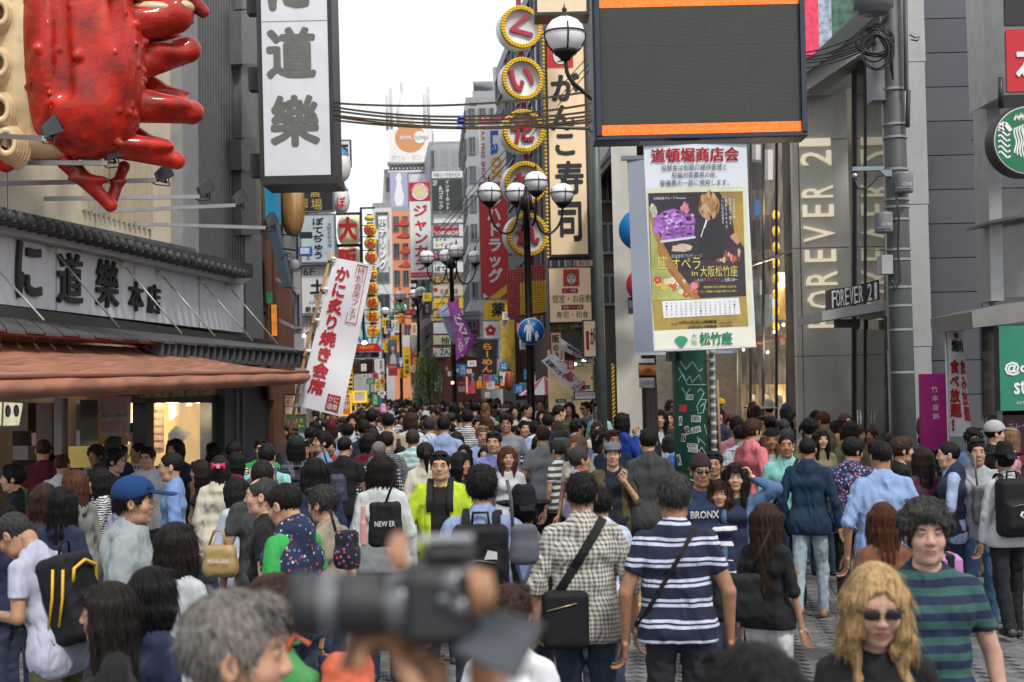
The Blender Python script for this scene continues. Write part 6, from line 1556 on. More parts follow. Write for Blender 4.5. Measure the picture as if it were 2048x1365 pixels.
sticker(1375,861,9,17,mat('sticker pale',(.5,.45,.5),.5),'e',-.35);sticker(1367,876,9,16,mat('sticker pale'),'B',.1);sticker(1385,892,21,9,STK,'SORT',.1);sticker(1386,901,20,8,STK,'WORK',.1,mat('grey ink',(.2,.2,.2),.6))
sticker(1361,842,7,19,STK,'A',0);sticker(1358,920,8,22,STK,'K',-.2);sticker(1368,1000,16,10,STK,'ART',.15)
CHK=mat('chalk marker',(.34,.46,.42),.7)
B=MB()
for pts in([(1360,722),(1372,740),(1385,724),(1398,744),(1405,738)],[(1356,762),(1366,748),(1372,764),(1380,752),(1384,766),(1398,750),(1402,764)],[(1395,785),(1401,778),(1408,786),(1401,800),(1394,812),(1396,828),(1406,826),(1412,800)],[(1398,800),(1414,800)],[(1400,815),(1406,808),(1412,820)],[(1395,874),(1397,888),(1399,878),(1412,892)],[(1409,850),(1414,872)],[(1396,908),(1403,895),(1413,912)],[(1364,776),(1372,790),(1380,778)],[(1357,735),(1375,770),(1412,770)],[(1375,940),(1390,925),(1405,945),(1398,965),(1380,960)],[(1380,985),(1400,990),(1392,1010)]):
 P=[]
 for(a,b),(c,d)in zip(pts,pts[1:]):
  for k_ in range(4):P.append(onpole(a+(c-a)*k_/4,b+(d-b)*k_/4,.004))
 P.append(onpole(*pts[-1],.004));B.tube(P,.0055,CHK,4)
part(B,'graffiti',t)
part(MB().tube([W(1424,700,14.35),W(1428,1000,14.35)],.03,mat('conduit',(.24,.25,.25),.5,.3),8),'conduit',t)
part(MB().tube([W(1434,760,14.5),W(1441,960,14.5)],.018,mat('conduit rust',(.25,.16,.08),.6),8),'conduit',t)
part(MB().prism(Face(1340,702,1350,716,14.2).quad(1338,700,1352,722),(0,.3,0),DARK),'bracket',t)
B=MB()
for k_ in range(16):B.tube([W(1424+k_*.4,700+k_*18,14.3),W(1424.2+k_*.4,709+k_*18,14.3)],.0315,mat('tape white',(.30,.31,.30),.6),8)
part(B,'tape_bands',t)
# hanging poster in front of it
PD=13.6;f=Face(1292,288,1502,702,PD)
def fp(x,y,off=0):
 """poster skin: hangs from the top rod, bottom swung out and bowed"""
 tt=(y-288)/414;uu=(x-(1292+10*tt))/210
 fold=.018*(1-abs(uu-.47)*2.1)+.012*math.sin(tt*6+uu*3)
 return f.pt(x,y,.02+.10*tt*tt+fold+off)
pst=thing('hanging_theatre_poster','tall theatre poster hanging under the LED screen from a rod','poster',f.pt(1400,702))
def sheet(name,poly,m,off,nx=10,ny=14,lab=None):
 """poly = tl, tr, br, bl in pixels"""
 B=MB();v=[]
 for j in range(ny+1):
  for i in range(nx+1):
   a,b=i/nx,j/ny;x=(poly[0][0]*(1-a)+poly[1][0]*a)*(1-b)+(poly[3][0]*(1-a)+poly[2][0]*a)*b;y=(poly[0][1]*(1-a)+poly[1][1]*a)*(1-b)+(poly[3][1]*(1-a)+poly[2][1]*a)*b
   v.append(fp(x,y,off))
 fs=[(j*(nx+1)+i,(j+1)*(nx+1)+i,(j+1)*(nx+1)+i+1,j*(nx+1)+i+1)for j in range(ny)for i in range(nx)]
 B.add(v,fs,m,True)
 if off==0:B.add([p-f.pl.n*.004 for p in v],[q[::-1]for q in fs],m,True)
 return part(B,name,pst,lab)
PW=mat('poster white',(.62,.66,.72),.5,var=.05,vs=2)
sheet('poster_cloth',[(1291,288),(1497,288),(1503,697),(1301,702)],PW,0,16,24)
sheet('poster_border',[(1296,376),(1494,376),(1500,664),(1301,668)],mat('poster cream green',(.60,.62,.44),.5,var=.1),.004)
sheet('poster_foot',[(1302,660),(1499,656),(1502,695),(1303,699)],mat('poster ivory',(.66,.66,.56),.5,var=.06),.0045)
PBK=mat('poster plum black',(.028,.018,.028),.4,var=.4,vs=3)
sheet('poster_picture',[(1298,386),(1487,386),(1487,596),(1300,600)],PBK,.008)
def blob(pts,m,off):
 B=MB();B.add([fp(x,y,off)for x,y in pts],[tuple(range(len(pts)))[::-1]],m);return B
PB=MB()
def pp(pts,m,off):PB.add([fp(x,y,off)for x,y in pts],[tuple(range(len(pts)))[::-1]],m)
def pe(cx,cy,rx,ry,m,off,n=16,rg=0,seed=0):
 r_=random.Random(seed);pp([(cx+rx*(1+rg*r_.uniform(-1,1))*math.cos(-q*2*math.pi/n),cy+ry*(1+rg*r_.uniform(-1,1))*math.sin(-q*2*math.pi/n))for q in range(n)][::-1],m,off)
GB=mat('poster gold',(.34,.23,.045),.45,var=.3,vs=5);GB2=mat('poster gold dark',(.30,.18,.04),.5,var=.3,vs=5);OL=mat('poster olive',(.34,.36,.10),.5,var=.3,vs=6)
pp([(1440,387),(1487,387),(1487,500),(1468,470),(1462,420)],GB,.009)
pp([(1300,430),(1308,470),(1330,520),(1372,580),(1392,600),(1300,600)],OL,.009)
pp([(1299,412),(1306,430),(1322,480),(1352,540),(1396,598),(1380,600),(1336,548),(1308,495),(1299,460)],mat('poster obi brown',(.34,.16,.045),.5),.0095)
HRB0,HRB1=mat('poster hair light',(.50,.30,.13),.5),mat('poster hair deep',(.16,.07,.03),.5)
LIL=mat('poster lilac',(.34,.12,.48),.5,var=.7,vs=14);LIL2=mat('poster violet glow',(.55,.32,.70),.5,var=.5,vs=20)
pp([(1322,425),(1345,418),(1384,428),(1390,440),(1386,478),(1322,484)],LIL,.0095);pe(1348,440,18,15,LIL2,.010,14,.35,1);pe(1316,450,9,22,LIL,.010,12,.3,2)
for i in range(90):
 r_=random.Random(300+i);x,y=r_.gauss(1352,20),r_.gauss(446,17)
 if 1308<x<1392 and 416<y<482:pe(x,y,r_.uniform(2,6),r_.uniform(1.5,4),[LIL,LIL2,PBK,mat('poster deep violet',(.14,.05,.25),.5)][i%4],.0101+i*.000004,8,.5,i)
for i in range(26):
 r_=random.Random(700+i);a_=r_.uniform(0,6.28);x,y=1418+17*math.cos(a_),413+22*math.sin(a_);pe(x,y,2.2,8,[HRB0,HRB1][i%2],.0121,8,.3,i)
pe(1371,416,8,11,mat('poster pink',(.55,.20,.26),.5,var=.4,vs=30),.0105,10,.4,3);pp([(1320,481),(1390,474),(1390,478),(1320,486)],mat('poster pale')if 'poster pale'in MC else PW,.0105)
pe(1308,420,8,12,mat('poster blossom',(.50,.46,.44),.6,var=.4,vs=30),.0105,10,.45,4)
SKN=mat('poster skin');HRB=mat('poster hair',(.36,.19,.07),.5,var=.5,vs=20);BLKJ=mat('poster jacket',(.012,.012,.016),.5)
pe(1418,415,21,27,HRB,.0105,18,.12,5);pe(1412,424,11,15,mat('poster face',(.48,.30,.20),.5),.011,14,.05,6);pp([(1400,395),(1416,388),(1432,396),(1424,416),(1412,404)],HRB,.0115)
pp([(1398,480),(1404,455),(1420,434),(1436,430),(1446,450),(1446,520),(1400,520)],BLKJ,.0112);pp([(1400,475),(1412,440),(1415,441),(1403,478)],PW,.0118)
pe(1362,497,22,9,mat('poster hand',(.55,.40,.34),.6,var=.2,vs=20),.0112,14,.25,7)
for i in range(26):
 r_=random.Random(i);pe(r_.uniform(1425,1478),r_.uniform(505,524),r_.uniform(2,4),r_.uniform(5,9),[mat('stage red',(.42,.07,.04),.5),mat('stage cream',(.50,.36,.28),.5),mat('stage dark',(.12,.03,.03),.5)][i%3],.0105+i*.00005,8,.3,i)
pe(1468,478,8,9,mat('butterfly',(.48,.22,.15),.5),.0110,8,.5,9);pe(1474,486,7,5,mat('butterfly'),.0112,8,.5,8)
FL=[mat('flower red',(.50,.05,.035),.5),mat('flower white',(.62,.58,.50),.5),mat('flower pink',(.55,.22,.24),.5),mat('flower yellow',(.6,.42,.10),.5)]
for i in range(34):
 r_=random.Random(40+i);x=r_.uniform(1306,1390);y=545+(x-1306)*.35+r_.uniform(-4,24);y=min(y,597);m=FL[i%4];R_=r_.uniform(3.5,7.5)
 for k_ in range(5):a_=k_*1.257+i;pe(x+R_*.6*math.cos(a_),y+R_*.6*math.sin(a_),R_*.5,R_*.5,m,.0115+i*.00008,7)
 pe(x,y,R_*.3,R_*.3,FL[3],.0115+i*.00008+.00005,6)
part(PB,'printed_picture',pst)
sheet('poster_lower_gold',[(1300,600),(1487,596),(1489,656),(1303,660)],mat('poster gold'),.007)
sheet('poster_calendar',[(1320,602),(1472,599),(1474,632),(1322,636)],mat('calendar white',(.66,.68,.70),.5),.0095,8,4)
TB=MB()
def pt_(s_,x0,y0,x1,y1,m,off=.014,**kw):
 V,Fs=text_geo(s_,kw.get('vert',False),kw.get('bold',.01),0,0);TB.add([fp(x0+(x1-x0)*float(a),y1-(y1-y0)*float(b),off)for a,b,_ in V],Fs,m)
pt_('道頓堀商店会',1305,297,1481,326,INKRED,bold=.03)
pt_('協賛金は街路灯維持管理と',1325,330,1456,343,INK,bold=.012);pt_('駐輪対策費用の他、',1346,346,1436,358,INK,bold=.012);pt_('警備費の一部に使用します。',1322,361,1460,374,INK,bold=.012)
pt_('大和証券グループ Presents',1308,394,1372,400,PW,.016)
for i,(s_,x,y0,y1)in enumerate((('大阪の芝居小屋',1466,400,440),('松竹座で贈る',1458,398,452),('一夜限りのオペラ',1450,396,460),('ついに初お目見え',1443,396,450))):pt_(s_,x,y0,x+5,y1,PW,.016,vert=True)
pt_('西本智実プロデュース',1341,509,1402,517,PW,.0165,bold=.02)
YG=mat('ink gold',(.60,.52,.10),.5)
pt_('座',1313,512,1334,538,YG,.0165);pt_('オペラ',1340,516,1398,540,YG,.0165);pt_('in',1380,543,1392,553,YG,.0165);pt_('大阪松竹座',1397,534,1471,556,YG,.0165)
pt_('〜オペラ「',1386,559,1407,566,PW,.0165);pt_('蝶々夫人',1409,558,1438,567,mat('ink pink'),.0165,bold=.02);pt_('」全幕上演〜',1440,559,1470,566,PW,.0165)
pt_('西本智実×松竹大歌舞伎×伝統文化',1403,574,1468,579,YG,.0165);pt_('そして華麗なる芸能が華やかに舞う',1396,583,1468,588,YG,.0165)
for i in range(15):
 pt_('月火水木金土日'[i%7],1327+i*9.6,605,1330+i*9.6,608,INK,.0165)
 for j in range(4):pt_(str((i*2+j*7)%28+1),1327+i*9.6,611+j*5.5,1330+i*9.6,614+j*5.5,INK,.0165)
pt_('2016年',1336,646,1350,650,INK);pt_('10月26日(水)18時開演',1352,642,1426,650,INK,bold=.02);pt_('27日(木)15時開演',1370,652,1426,659,INK,bold=.02);pt_('S席16,000円',1432,646,1456,650,INK);pt_('A席7,000円',1432,652,1456,656,INK)
TG=mat('ink theatre green',(.015,.26,.14),.5);pt_('松竹座',1391,666,1456,692,TG,.0165,bold=.035);pt_('大',1375,668,1386,678,TG,.0165);pt_('阪',1375,680,1386,691,TG,.0165)
part(TB,'lettering',pst)
CB=MB()
for k_ in range(7):
 a_=math.radians(200+k_*23.3);CB.add([fp(1355+7*math.cos(a_)+6.5*math.cos(-q*math.pi/4),682+5*math.sin(a_)+6*math.sin(-q*math.pi/4)*.8,.017+k_*.0002)for q in range(8)],[tuple(range(8))],TG)
CB.add([fp(1344,683,.019),fp(1366,683,.019),fp(1358,694,.019),fp(1352,694,.019)],[(0,1,2,3)],TG);part(CB,'crest',pst)
part(MB().prism(f.quad(1284,283,1506,290,.05),f.pl.n*-.06,mat('rod dark',(.04,.035,.04),.5)),'top_rod',pst)
part(MB().tube([fp(1301,702,.004),fp(1400,700,.004),fp(1504,697,.004)],.010,mat('rod pale',(.5,.52,.55),.4),8),'bottom_rod',pst)
# grey back of the banner on the lamp post behind
f2=Face(1254,312,1306,712,16.6);t=thing('grey_banner_back','plain grey blue back of a hanging banner behind the theatre poster','banner',f2 .pt(1280,712))
BGB=mat('banner back grey',(.30,.34,.42),.6,var=.06,vs=2);B=MB();v=[f2 .pt(1258+8*(j/14)+i/8*(230-25*(j/14)),318+j*28,.03*math.sin(j*.5+i))for j in range(15)for i in range(9)]
B.add(v,[(j*9+i,(j+1)*9+i,(j+1)*9+i+1,j*9+i+1)for j in range(14)for i in range(8)],BGB,True);B.add([p-f2 .pl.n*.006 for p in v],[(j*9+i,j*9+i+1,(j+1)*9+i+1,(j+1)*9+i)for j in range(14)for i in range(8)],BGB,True)
part(B,'cloth',t);part(MB().prism(f2 .quad(1247,312,1460,320,.03),f2 .pl.n*-.08,mat('banner rod',(.20,.22,.27),.5)),'top_rod',t);part(MB().prism(f2 .quad(1264,706,1462,711,.03),f2 .pl.n*-.05,mat('rod pale')),'bottom_rod',t)
# bicycle plate on the lamp post
f=Face(1279,718,1310,775,17.0);t=thing('bicycle_plate','band on the near lamp post with an orange bicycle picture','sign',f.pt(1294,775))
part(MB().tube([(lambda p:(p.x,p.y,p.z))(W(1296,776,17.2)),(lambda p:(p.x,p.y,p.z))(W(1295,718,17.2))],.105,mat('plate white',(.6,.6,.58),.5),20),'band',t)
B=MB().tube([W(1295.5,756,17.2),W(1295,726,17.2)],.108,BLACKM,20);B.tube([W(1295.2,751,17.2),W(1295,731,17.2)],.111,mat('plate orange',(.62,.20,.03),.5),20);part(B,'picture_band',t)
B=MB();q=Face(1280,718,1310,775,17.08)
for cx in(1289,1301):
 for k_ in range(10):B.tube([q.pt(cx+4*math.cos(k_*.628),744+4*math.sin(k_*.628),.03),q.pt(cx+4*math.cos(k_*.628+.628),744+4*math.sin(k_*.628+.628),.03)],.004,INK,4)
for a,b in(((1289,744),(1293,737)),((1293,737),(1299,737)),((1299,737),(1301,744)),((1293,737),(1296,744)),((1296,744),(1289,744)),((1296,744),(1299,737))):B.tube([q.pt(*a,.03),q.pt(*b,.03)],.004,INK,4)
lay(B,'大阪市',q.quad(1284,761,1307,770,.03),INK);part(B,'bicycle_picture',t)
# white building with round signs behind
WB=bldg('cream white corner building behind the hanging poster',1234,1300,284,25,5,mat('warm white wall',(.58,.56,.50),.7,var=.08,dirt=.25),1,1,0,k=.075,ywin0=9)[0]
for i,(y,r_,m,lab)in enumerate(((460,42,mat('roundel blue',(.01,.17,.48),.4),'large blue roundel half hidden behind the grey banner'),(570,35,mat('roundel red',(.42,.03,.04),.4),'dark red roundel half hidden behind the grey banner, under the blue one'))):
 f=Face(1240,y-r_,1300,y+r_,24.2);c=f.pt((1238,1253)[i]+r_,y);M=Matrix.Translation(c)@f.pl.n.to_track_quat('Z','Y').to_matrix().to_4x4();R_=r_/(F/24.2)
 B=MB().lathe([(0,.02),(R_,.02),(R_,-.1),(0,-.1)],m,36,M=M);solo(B,'roundel',lab,'sign')
sign('letter_plate','small dark plate with a white sign mark low on the white building',1257,595,1268,628,24.3,DARK,STEEL,[('目',1259,602,1266,616,WHITE)],bw=0)
B=MB();f=Face(1224,728,1236,870,24.6)
for k_ in range(16):B.prism([f.pt(1225,732+k_*8),f.pt(1230,727+k_*8),f.pt(1230,731+k_*8),f.pt(1225,736+k_*8)],f.pl.n*-.02,BLACKM)
B.prism(f.quad(1225,728,1230,860,-.01),f.pl.n*-.1,YEL);solo(B,'hazard_strip','yellow and black striped edge strip beside the green pole','strip')
# ---- fashion store
bldg('grey commercial block behind the graffiti covered column',1286,1482,190,34,8,mat('block grey',(.20,.195,.18),.6,var=.3,dirt=.3),4,4,0,k=.07)
MET=mat('pearl metal panel',(.52,.505,.45),.4,.05,var=.10,vs=1,dirt=.25)
fs=thing('fashion_store','grey metal and glass store with tall cream letters FOREVER 21 on its corner','building',W(1650,900,24))
FD=23.0;ff=Face(1592,180,1703,900,FD,yaw=.10)
for y0,y1 in((60,278),(280,495),(497,711),(713,960)):
 part(MB().prism(ff.quad(1604,y0,1701,y1),ff.pl.n*-.15,MET),'corner_panel',fs)
 part(MB().prism([ff.pt(1591,y0,-.03),ff.pt(1602,y0,-.03),ff.pt(1602,y1,-.03),ff.pt(1591,y1,-.03)],ff.pl.n*-.12,MET),'edge_panel',fs)
B=MB()
LT=mat('cream store letters',(.84,.74,.55),.4,em=.42,var=0)
for ch,y0,y1 in(('F',598,656),('O',521,588),('R',463,512),('E',402,449),('V',340,388),('E',0,0),('R',0,0)):pass
seq=[('1',278,293),('2',302,332),('R',372,396),('E',410,434),('V',452,484),('E',500,524),('R',543,571),('O',582,617),('F',634,656)]
for ch,y0,y1 in seq:
 B=MB();sx=(y1-280)*.028;lay(B,ch,ff.quad(1603+sx,y0,1664+sx,y1,.01),LT,rot=90,bold=.01,depth=.05,off=0);part(B,'store_letter',fs)
# tall glass lobby wall right of the letters, turned so that it mirrors them
part(MB().prism([ff.pt(1622,-60,-1.2),ff.pt(1830,-60,-1.2),ff.pt(1830,960,-1.2),ff.pt(1622,960,-1.2)],(0,.4,0),mat('store core',(.16,.14,.11),.7,var=.4,vs=1)),'core_wall',fs)
GL=mat('lobby glass',(.30,.31,.28),.04,.75,var=.06,vs=.6,spec=1)
c0,c1=ff.pl.hit(1704,778),W(1772,778,21.0);GPn=Pl((c0 .x,c0 .y),(c1 .x,c1 .y))
for x0,x1 in((1706,1727),(1728.5,1768)):
 for y0,y1 in((120,352),(354,500),(502,640),(660,960)):
  part(MB().prism([GPn.hit(x0,y0),GPn.hit(x1,y0),GPn.hit(x1,y1),GPn.hit(x0,y1)],GPn.n*-.03,GL),'glass_pane',fs)
part(MB().prism([GPn.hit(1703,120,.03),GPn.hit(1706,120,.03),GPn.hit(1706,960,.03),GPn.hit(1703,960,.03)],GPn.n*-.1,DARK),'mullion',fs)
part(MB().prism([GPn.hit(1727,120,.02),GPn.hit(1728.5,120,.02),GPn.hit(1728.5,960,.02),GPn.hit(1727,960,.02)],GPn.n*-.06,DARK),'mullion',fs)
for x in(1716,1722):part(MB().tube([GPn.hit(x,820,.1),GPn.hit(x,890,.1)],.018,mat('chrome',(.5,.5,.5),.2,.9),8),'door_handle',fs)
part(MB().prism(Face(1768,130,1800,900,21.5).quad(1768,130,1812,900),(0,.4,0),mat('lobby dark',(.16,.15,.12),.5,var=.3)),'lobby_side',fs)
# big fascia and soffit over it
f3=Face(1600,-40,1820,190,21.5);
part(MB().prism([f3 .pt(1600,150),f3 .pt(1700,62),f3 .pt(1800,-20),f3 .pt(1830,-20),f3 .pt(1830,38),f3 .pt(1700,122),f3 .pt(1600,186)],f3 .pl.n*-.2,mat('pale fascia',(.40,.40,.385),.5,.1,dirt=.1)),'fascia',fs)
part(MB().add([f3 .pt(1600,186),f3 .pt(1700,122),f3 .pt(1830,38),ff.pt(1830,100,-.3),ff.pt(1700,184,-.3),ff.pt(1600,186,-.3)],[(0,1,4,5),(1,2,3,4)],mat('soffit',(.30,.295,.275),.5)),'soffit',fs)
f4=Face(1600,-120,1820,100,21.2);vs_=thing('video_wall','slanting colourful video wall above the store, cut by the top edge','screen',f4 .pt(1650,100))
for i,(x0,x1,m)in enumerate(((1600,1636,mat('video red',(.62,.04,.10),.5,em=.35,var=.4,vs=12)),(1636,1662,mat('video grey blue',(.30,.36,.44),.5,em=.3,var=.6,vs=10)),(1662,1735,mat('video green',(.06,.13,.09),.5,em=.2,var=.7,vs=8)))):
 yb=lambda x:140-(x-1600)*.86
 part(MB().prism([f4 .pt(x0,-130),f4 .pt(x1,-130),f4 .pt(x1,min(yb(x1),118)),f4 .pt(x0,min(yb(x0),118))],f4 .pl.n*-.2,m),'video_panel',vs_)
part(MB().prism([f4 .pt(1600,118,.02),f4 .pt(1612,118,.02),f4 .pt(1750,-6,.02),f4 .pt(1790,-30,.02),f4 .pt(1780,8,.02),f4 .pt(1660,110,.02),f4 .pt(1600,150,.02)],f4 .pl.n*-.3,mat('video edge',(.05,.055,.06),.5)),'lower_edge',vs_)
# street glass wall left of the letters: objects behind the panes replace reflections
d0,d1=W(1474,778,31),W(1592,778,24.2);GW=Pl((d0 .x,d0 .y),(d1 .x,d1 .y));CW=MB()
def gq(x0,y0,x1,y1,off=0):return[GW.hit(x0,y0,off),GW.hit(x1,y0,off),GW.hit(x1,y1,off),GW.hit(x0,y1,off)]
gw=thing('glass_facade','tall glass facade, reflected lanterns and signs modelled inside, between the poster and the store letters','building',GW.hit(1540,900))
part(MB().prism(gq(1440,200,1592,960,-1.3),GW.n*-.3,mat('glass room back',(.40,.34,.26),.7,var=.8,vs=1.6,em=.16)),'back_wall',gw)  # this wall and the display back glow in place of room lighting
part(MB().prism(gq(1440,770,1592,960,-.9),GW.n*-.3,mat('glass room warm',(.60,.40,.20),.6,var=.9,vs=2.5,em=.35)),'display_back',gw)
GPM=mat('facade glass',(.75,.78,.76),.03,var=0,alpha=.10,spec=.5)
ys=[(-50,268),(270,395),(397,520),(540,655),(657,770),(772,900)]
for x0,x1 in((1474,1499),(1500,1524),(1526,1550),(1552,1572),(1574,1590)):
 for y0,y1 in ys:
  k0,k1=(x0-1474)*.26,(x1-1474)*.26
  part(MB().prism([GW.hit(x0,y0-0),GW.hit(x1,y0-0),GW.hit(x1,y1),GW.hit(x0,y1)],GW.n*-.02,GPM),'glass_pane',gw)
for x in(1499,1524.5,1550.5,1572.5):part(MB().prism(gq(x-.6,100,x+.9,960,.02),GW.n*-.04,DARK),'mullion',gw)
part(MB().prism([GW.hit(1474,536,.08),GW.hit(1592,497,.08),GW.hit(1592,502,.08),GW.hit(1474,542,.08)],GW.n*-.05,STEEL),'transom',gw)
part(MB().prism([GW.hit(1474,690,-.4),GW.hit(1592,664,-.4),GW.hit(1592,668,-.4),GW.hit(1474,696,-.4)],GW.n*-.1,mat('dark red rail',(.20,.02,.03),.5)),'red_rail',gw)
for x0,x1,y0,y1,m in((1500,1512,290,320,WHITE),(1500,1516,325,380,BLACKM),(1528,1536,300,360,WHITE),(1500,1510,402,430,mat('roundel blue')),(1500,1512,440,500,BLACKM),(1530,1540,430,500,BLACKM),(1506,1520,560,600,mat('grey panel',(.35,.37,.38),.5)),(1482,1545,590,655,mat('sunburst pale',(.30,.42,.50),.5,var=.6,vs=3)),(1553,1570,545,640,mat('amber inside',(.42,.28,.08),.5,em=.15,var=.5)),(1482,1560,672,690,mat('brown print',(.22,.13,.06),.5,var=.5,vs=6))):
 part(MB().prism(gq(x0,y0,x1,y1,-.5),GW.n*-.1,m),'reflection_sign',gw)  # solid boards standing in for street signs reflected in the glass
for i in range(6):
 p=GW.hit(1582,425+i*50,-.35);B=MB().ball(p,(.09,.09,.20),mat('lantern cream'),12);B.ball(p+Vector((0,-.05,.02)),(.05,.06,.08),INKRED,8);part(B,'reflection_cream_lantern',gw)  # lanterns modelled behind the glass in place of their reflections
for i in range(8):
 p=GW.hit(1552,430+i*32,-.35);part(MB().ball(p,(.08,.08,.10),YL,10),'reflection_yellow_lantern',gw)  # yellow column repeated inside to imitate its reflection
for i,(x,c)in enumerate(((1507,(.4,.38,.34)),(1534,(.5,.45,.4)),(1560,(.15,.12,.12)),(1580,(.5,.42,.38)))):
 p=GW.hit(x,850,-.5);B=MB().lathe([(.0,1.62),(.06,1.60),(.07,1.48),(.04,1.42),(.18,1.36),(.15,1.05),(.19,.85),(.14,.2),(.12,0)],mat('mannequin %d'%i,c,.6),12,c=(p.x,p.y,.35));part(B,'mannequin',gw)
for i,(x,y)in enumerate(((1549,664),(1567,650),(1487,700),(1535,705),(1590,652))):
 p=GW.hit(x,y,-.3);part(MB().ball(p,.035,mat('shop bulb'),8),'spot_bulb',gw)
for x,y,q_ in((1500,740,60),(1560,700,60),(1530,560,50),(1560,420,50)):
 ll=bpy.data.lights.new('ceiling_light','POINT');ll.energy=q_;ll.color=(1,.78,.52);ll.shadow_soft_size=.15;lo_b=bpy.data.objects.new('ceiling_light',ll);COL.objects.link(lo_b);lo_b.location=GW.hit(x,y,-.25)
part(MB().prism([ff.pt(1476,255,-2.5),ff.pt(1592,200,-.5),ff.pt(1592,120,-.5),ff.pt(1476,150,-2.5)],(0,.5,0),mat('soffit')),'head_panel',gw)
# canopy with the small sign
f5=Face(1640,590,1790,650,20.6);cp=thing('store_canopy','grey door canopy under the dark FOREVER 21 sign box','canopy',f5 .pt(1720,650))
part(MB().prism([f5 .pt(1644,621),f5 .pt(1770,604),f5 .pt(1770,622),f5 .pt(1644,641)],(0,1.8,0),mat('canopy grey',(.36,.36,.36),.45,.2)),'slab',cp)
part(MB().prism([f5 .pt(1770,604),f5 .pt(1790,603),f5 .pt(1790,632),f5 .pt(1770,632)],(0,1.6,0),mat('canopy grey')),'slab_end',cp)
part(MB().box(*[v for p in(f5 .pt(1708,650),)for v in(p.x-.16,p.x+.16,p.y+.3,p.y+.6,p.z-.02,p.z+.1)],DARK),'downlight',cp)
f6=Face(1660,562,1762,614,20.7);sb=thing('store_sign_box','dark box with white letters FOREVER 21 on the door canopy','sign',f6 .pt(1710,612))
part(MB().prism([f6 .pt(1661,578),f6 .pt(1700,574),f6 .pt(1759,560),f6 .pt(1759,601),f6 .pt(1661,618)],(0,.35,0),mat('navy box',(.02,.02,.035),.4)),'box',sb)
for i,(ch,x)in enumerate(zip('FOREVER 21',(1663,1671,1680,1689,1698,1707,1717,0,1735,1748))):
 if ch==' ':continue
 B=MB();k_=(x-1661)*-.17;lay(B,ch,[f6 .pt(x,582+k_),f6 .pt(x+7.5-3*(ch=='1'),580.5+k_),f6 .pt(x+7.5-3*(ch=='1'),614+k_),f6 .pt(x,616+k_)],mat('letter white',(.78,.78,.76),.4),depth=.05,off=.0,bold=.0);part(B,'letter',sb)
# utility pole
UG=mat('pole grey',(.062,.068,.068),.55,.1,var=.15,dirt=.35);UD=14.6;g=W(1806,778,UD);up=thing('utility_pole','stout dark grey utility pole with boxes, bands and coiled cable','utility pole',(g.x,g.y,0))
part(MB().tube([(g.x+.0,g.y,0),(g.x,g.y,3),(g.x,g.y,8.5)],[.125,.118,.098],UG,24),'shaft',up)
def pb(name,x0,y0,x1,y1,m,off=.0,dep=.2):
 q=Face(x0,y0,x1,y1,UD-.15-off);return part(MB().prism(q.quad(x0,y0,x1,y1),(0,dep,0),m),name,up),q
BXG=mat('box grey',(.16,.165,.175),.45,.1,var=.1)
for x0,y0,x1,y1,s_ in((1791,346,1826,386,'CH1'),(1750,426,1786,466,'CH4')):
 p=W((x0+x1)/2,y1,UD-.2);hh=(y1-y0)/(F/UD);rr=(x1-x0)/2/(F/UD)
 part(MB().lathe([(0,0),(rr*.96,0),(rr,.02),(rr,hh-.02),(rr*.97,hh),(0,hh)],BXG,18,c=p),'round_box',up)
 B=MB();q=Face(x0,y0,x1,y1,UD-.2-rr-.01);lay(B,s_,q.quad(x0+14,y0+19,x1-3,y0+26),mat('ink pale',(.5,.5,.5),.5));B.prism(q.quad(x0+2,y0+29,x1-2,y0+30),q.pl.n*-.01,STEEL);part(B,'lettering',up)
pb('control_box',1745,85,1776,200,BXG,-.1,.25);pb('meter_box',1764,510,1786,548,mat('meter grey',(.30,.31,.30),.5),.05,.2)
p=W(1747,10,UD-.3);part(MB().lathe([(0,-.09),(.15,-.09),(.16,-.05),(.20,-.03),(.20,.25),(0,.25)],BXG,20,c=p),'drum_light',up)
for y in(180,250,276,340,400,415,440,500,520,575,612,660,745):
 c=W(1795+y*.021,y,UD);part(MB().lathe([(.126,-.012),(.126,.012)],mat('band steel',(.28,.29,.29),.4,.5),20,c=(g.x,g.y,c.z)),'band',up)
part(MB().tube([W(1810,-30,UD-.16),W(1813,180,UD-.16),W(1817,182,UD-.16),W(1815,255,UD-.16)],.024,UG,8),'side_conduit',up)
B=MB()
rng=random.Random(3)
for k_ in range(9):
 cx,cy,rx,ry=1752+rng.uniform(-8,8),95+rng.uniform(-16,14),rng.uniform(20,38),rng.uniform(18,36);n=22
 B.tube([W(cx+rx*math.cos(q*2*math.pi/n+k_),cy+ry*math.sin(q*2*math.pi/n+k_),UD-.22-.012*k_)for q in range(n+1)],.009,CABB,6)
for k_ in range(7):B.tube([W(1775+rng.uniform(-5,6),30,UD-.2),W(1760+rng.uniform(-14,12),60+rng.uniform(-5,8),UD-.3),W(1778+rng.uniform(-3,6),110,UD-.26),W(1786,160,UD-.2)],.008,CABB,6)
part(B,'cable_coil',up)
for k_,(a,b)in enumerate(((88,110),(92,118),(96,124),(100,134),(70,116),(62,104))):
 cable('black cable from the pole coil to behind the screen, '+('first','second','third','lowest','steep one','uppermost')[k_]+' of the fan',((1606,b+2),(1680,(a+b)/2+4),(1752,a-12)),14.6,14.5,.008,CABB,'fan of black cables at the utility pole')
B=MB();B.prism(Face(1704,330,1785,350,UD-.1).quad(1706,333,1768,341),(0,.06,0),mat('bracket blue grey',(.22,.27,.30),.5,.2));B.prism([W(1758,340,UD-.1),W(1784,340,UD-.1),W(1784,353,UD-.1),W(1772,353,UD-.1)],(0,.05,0),mat('bracket blue grey'));part(B,'camera_bracket',up)
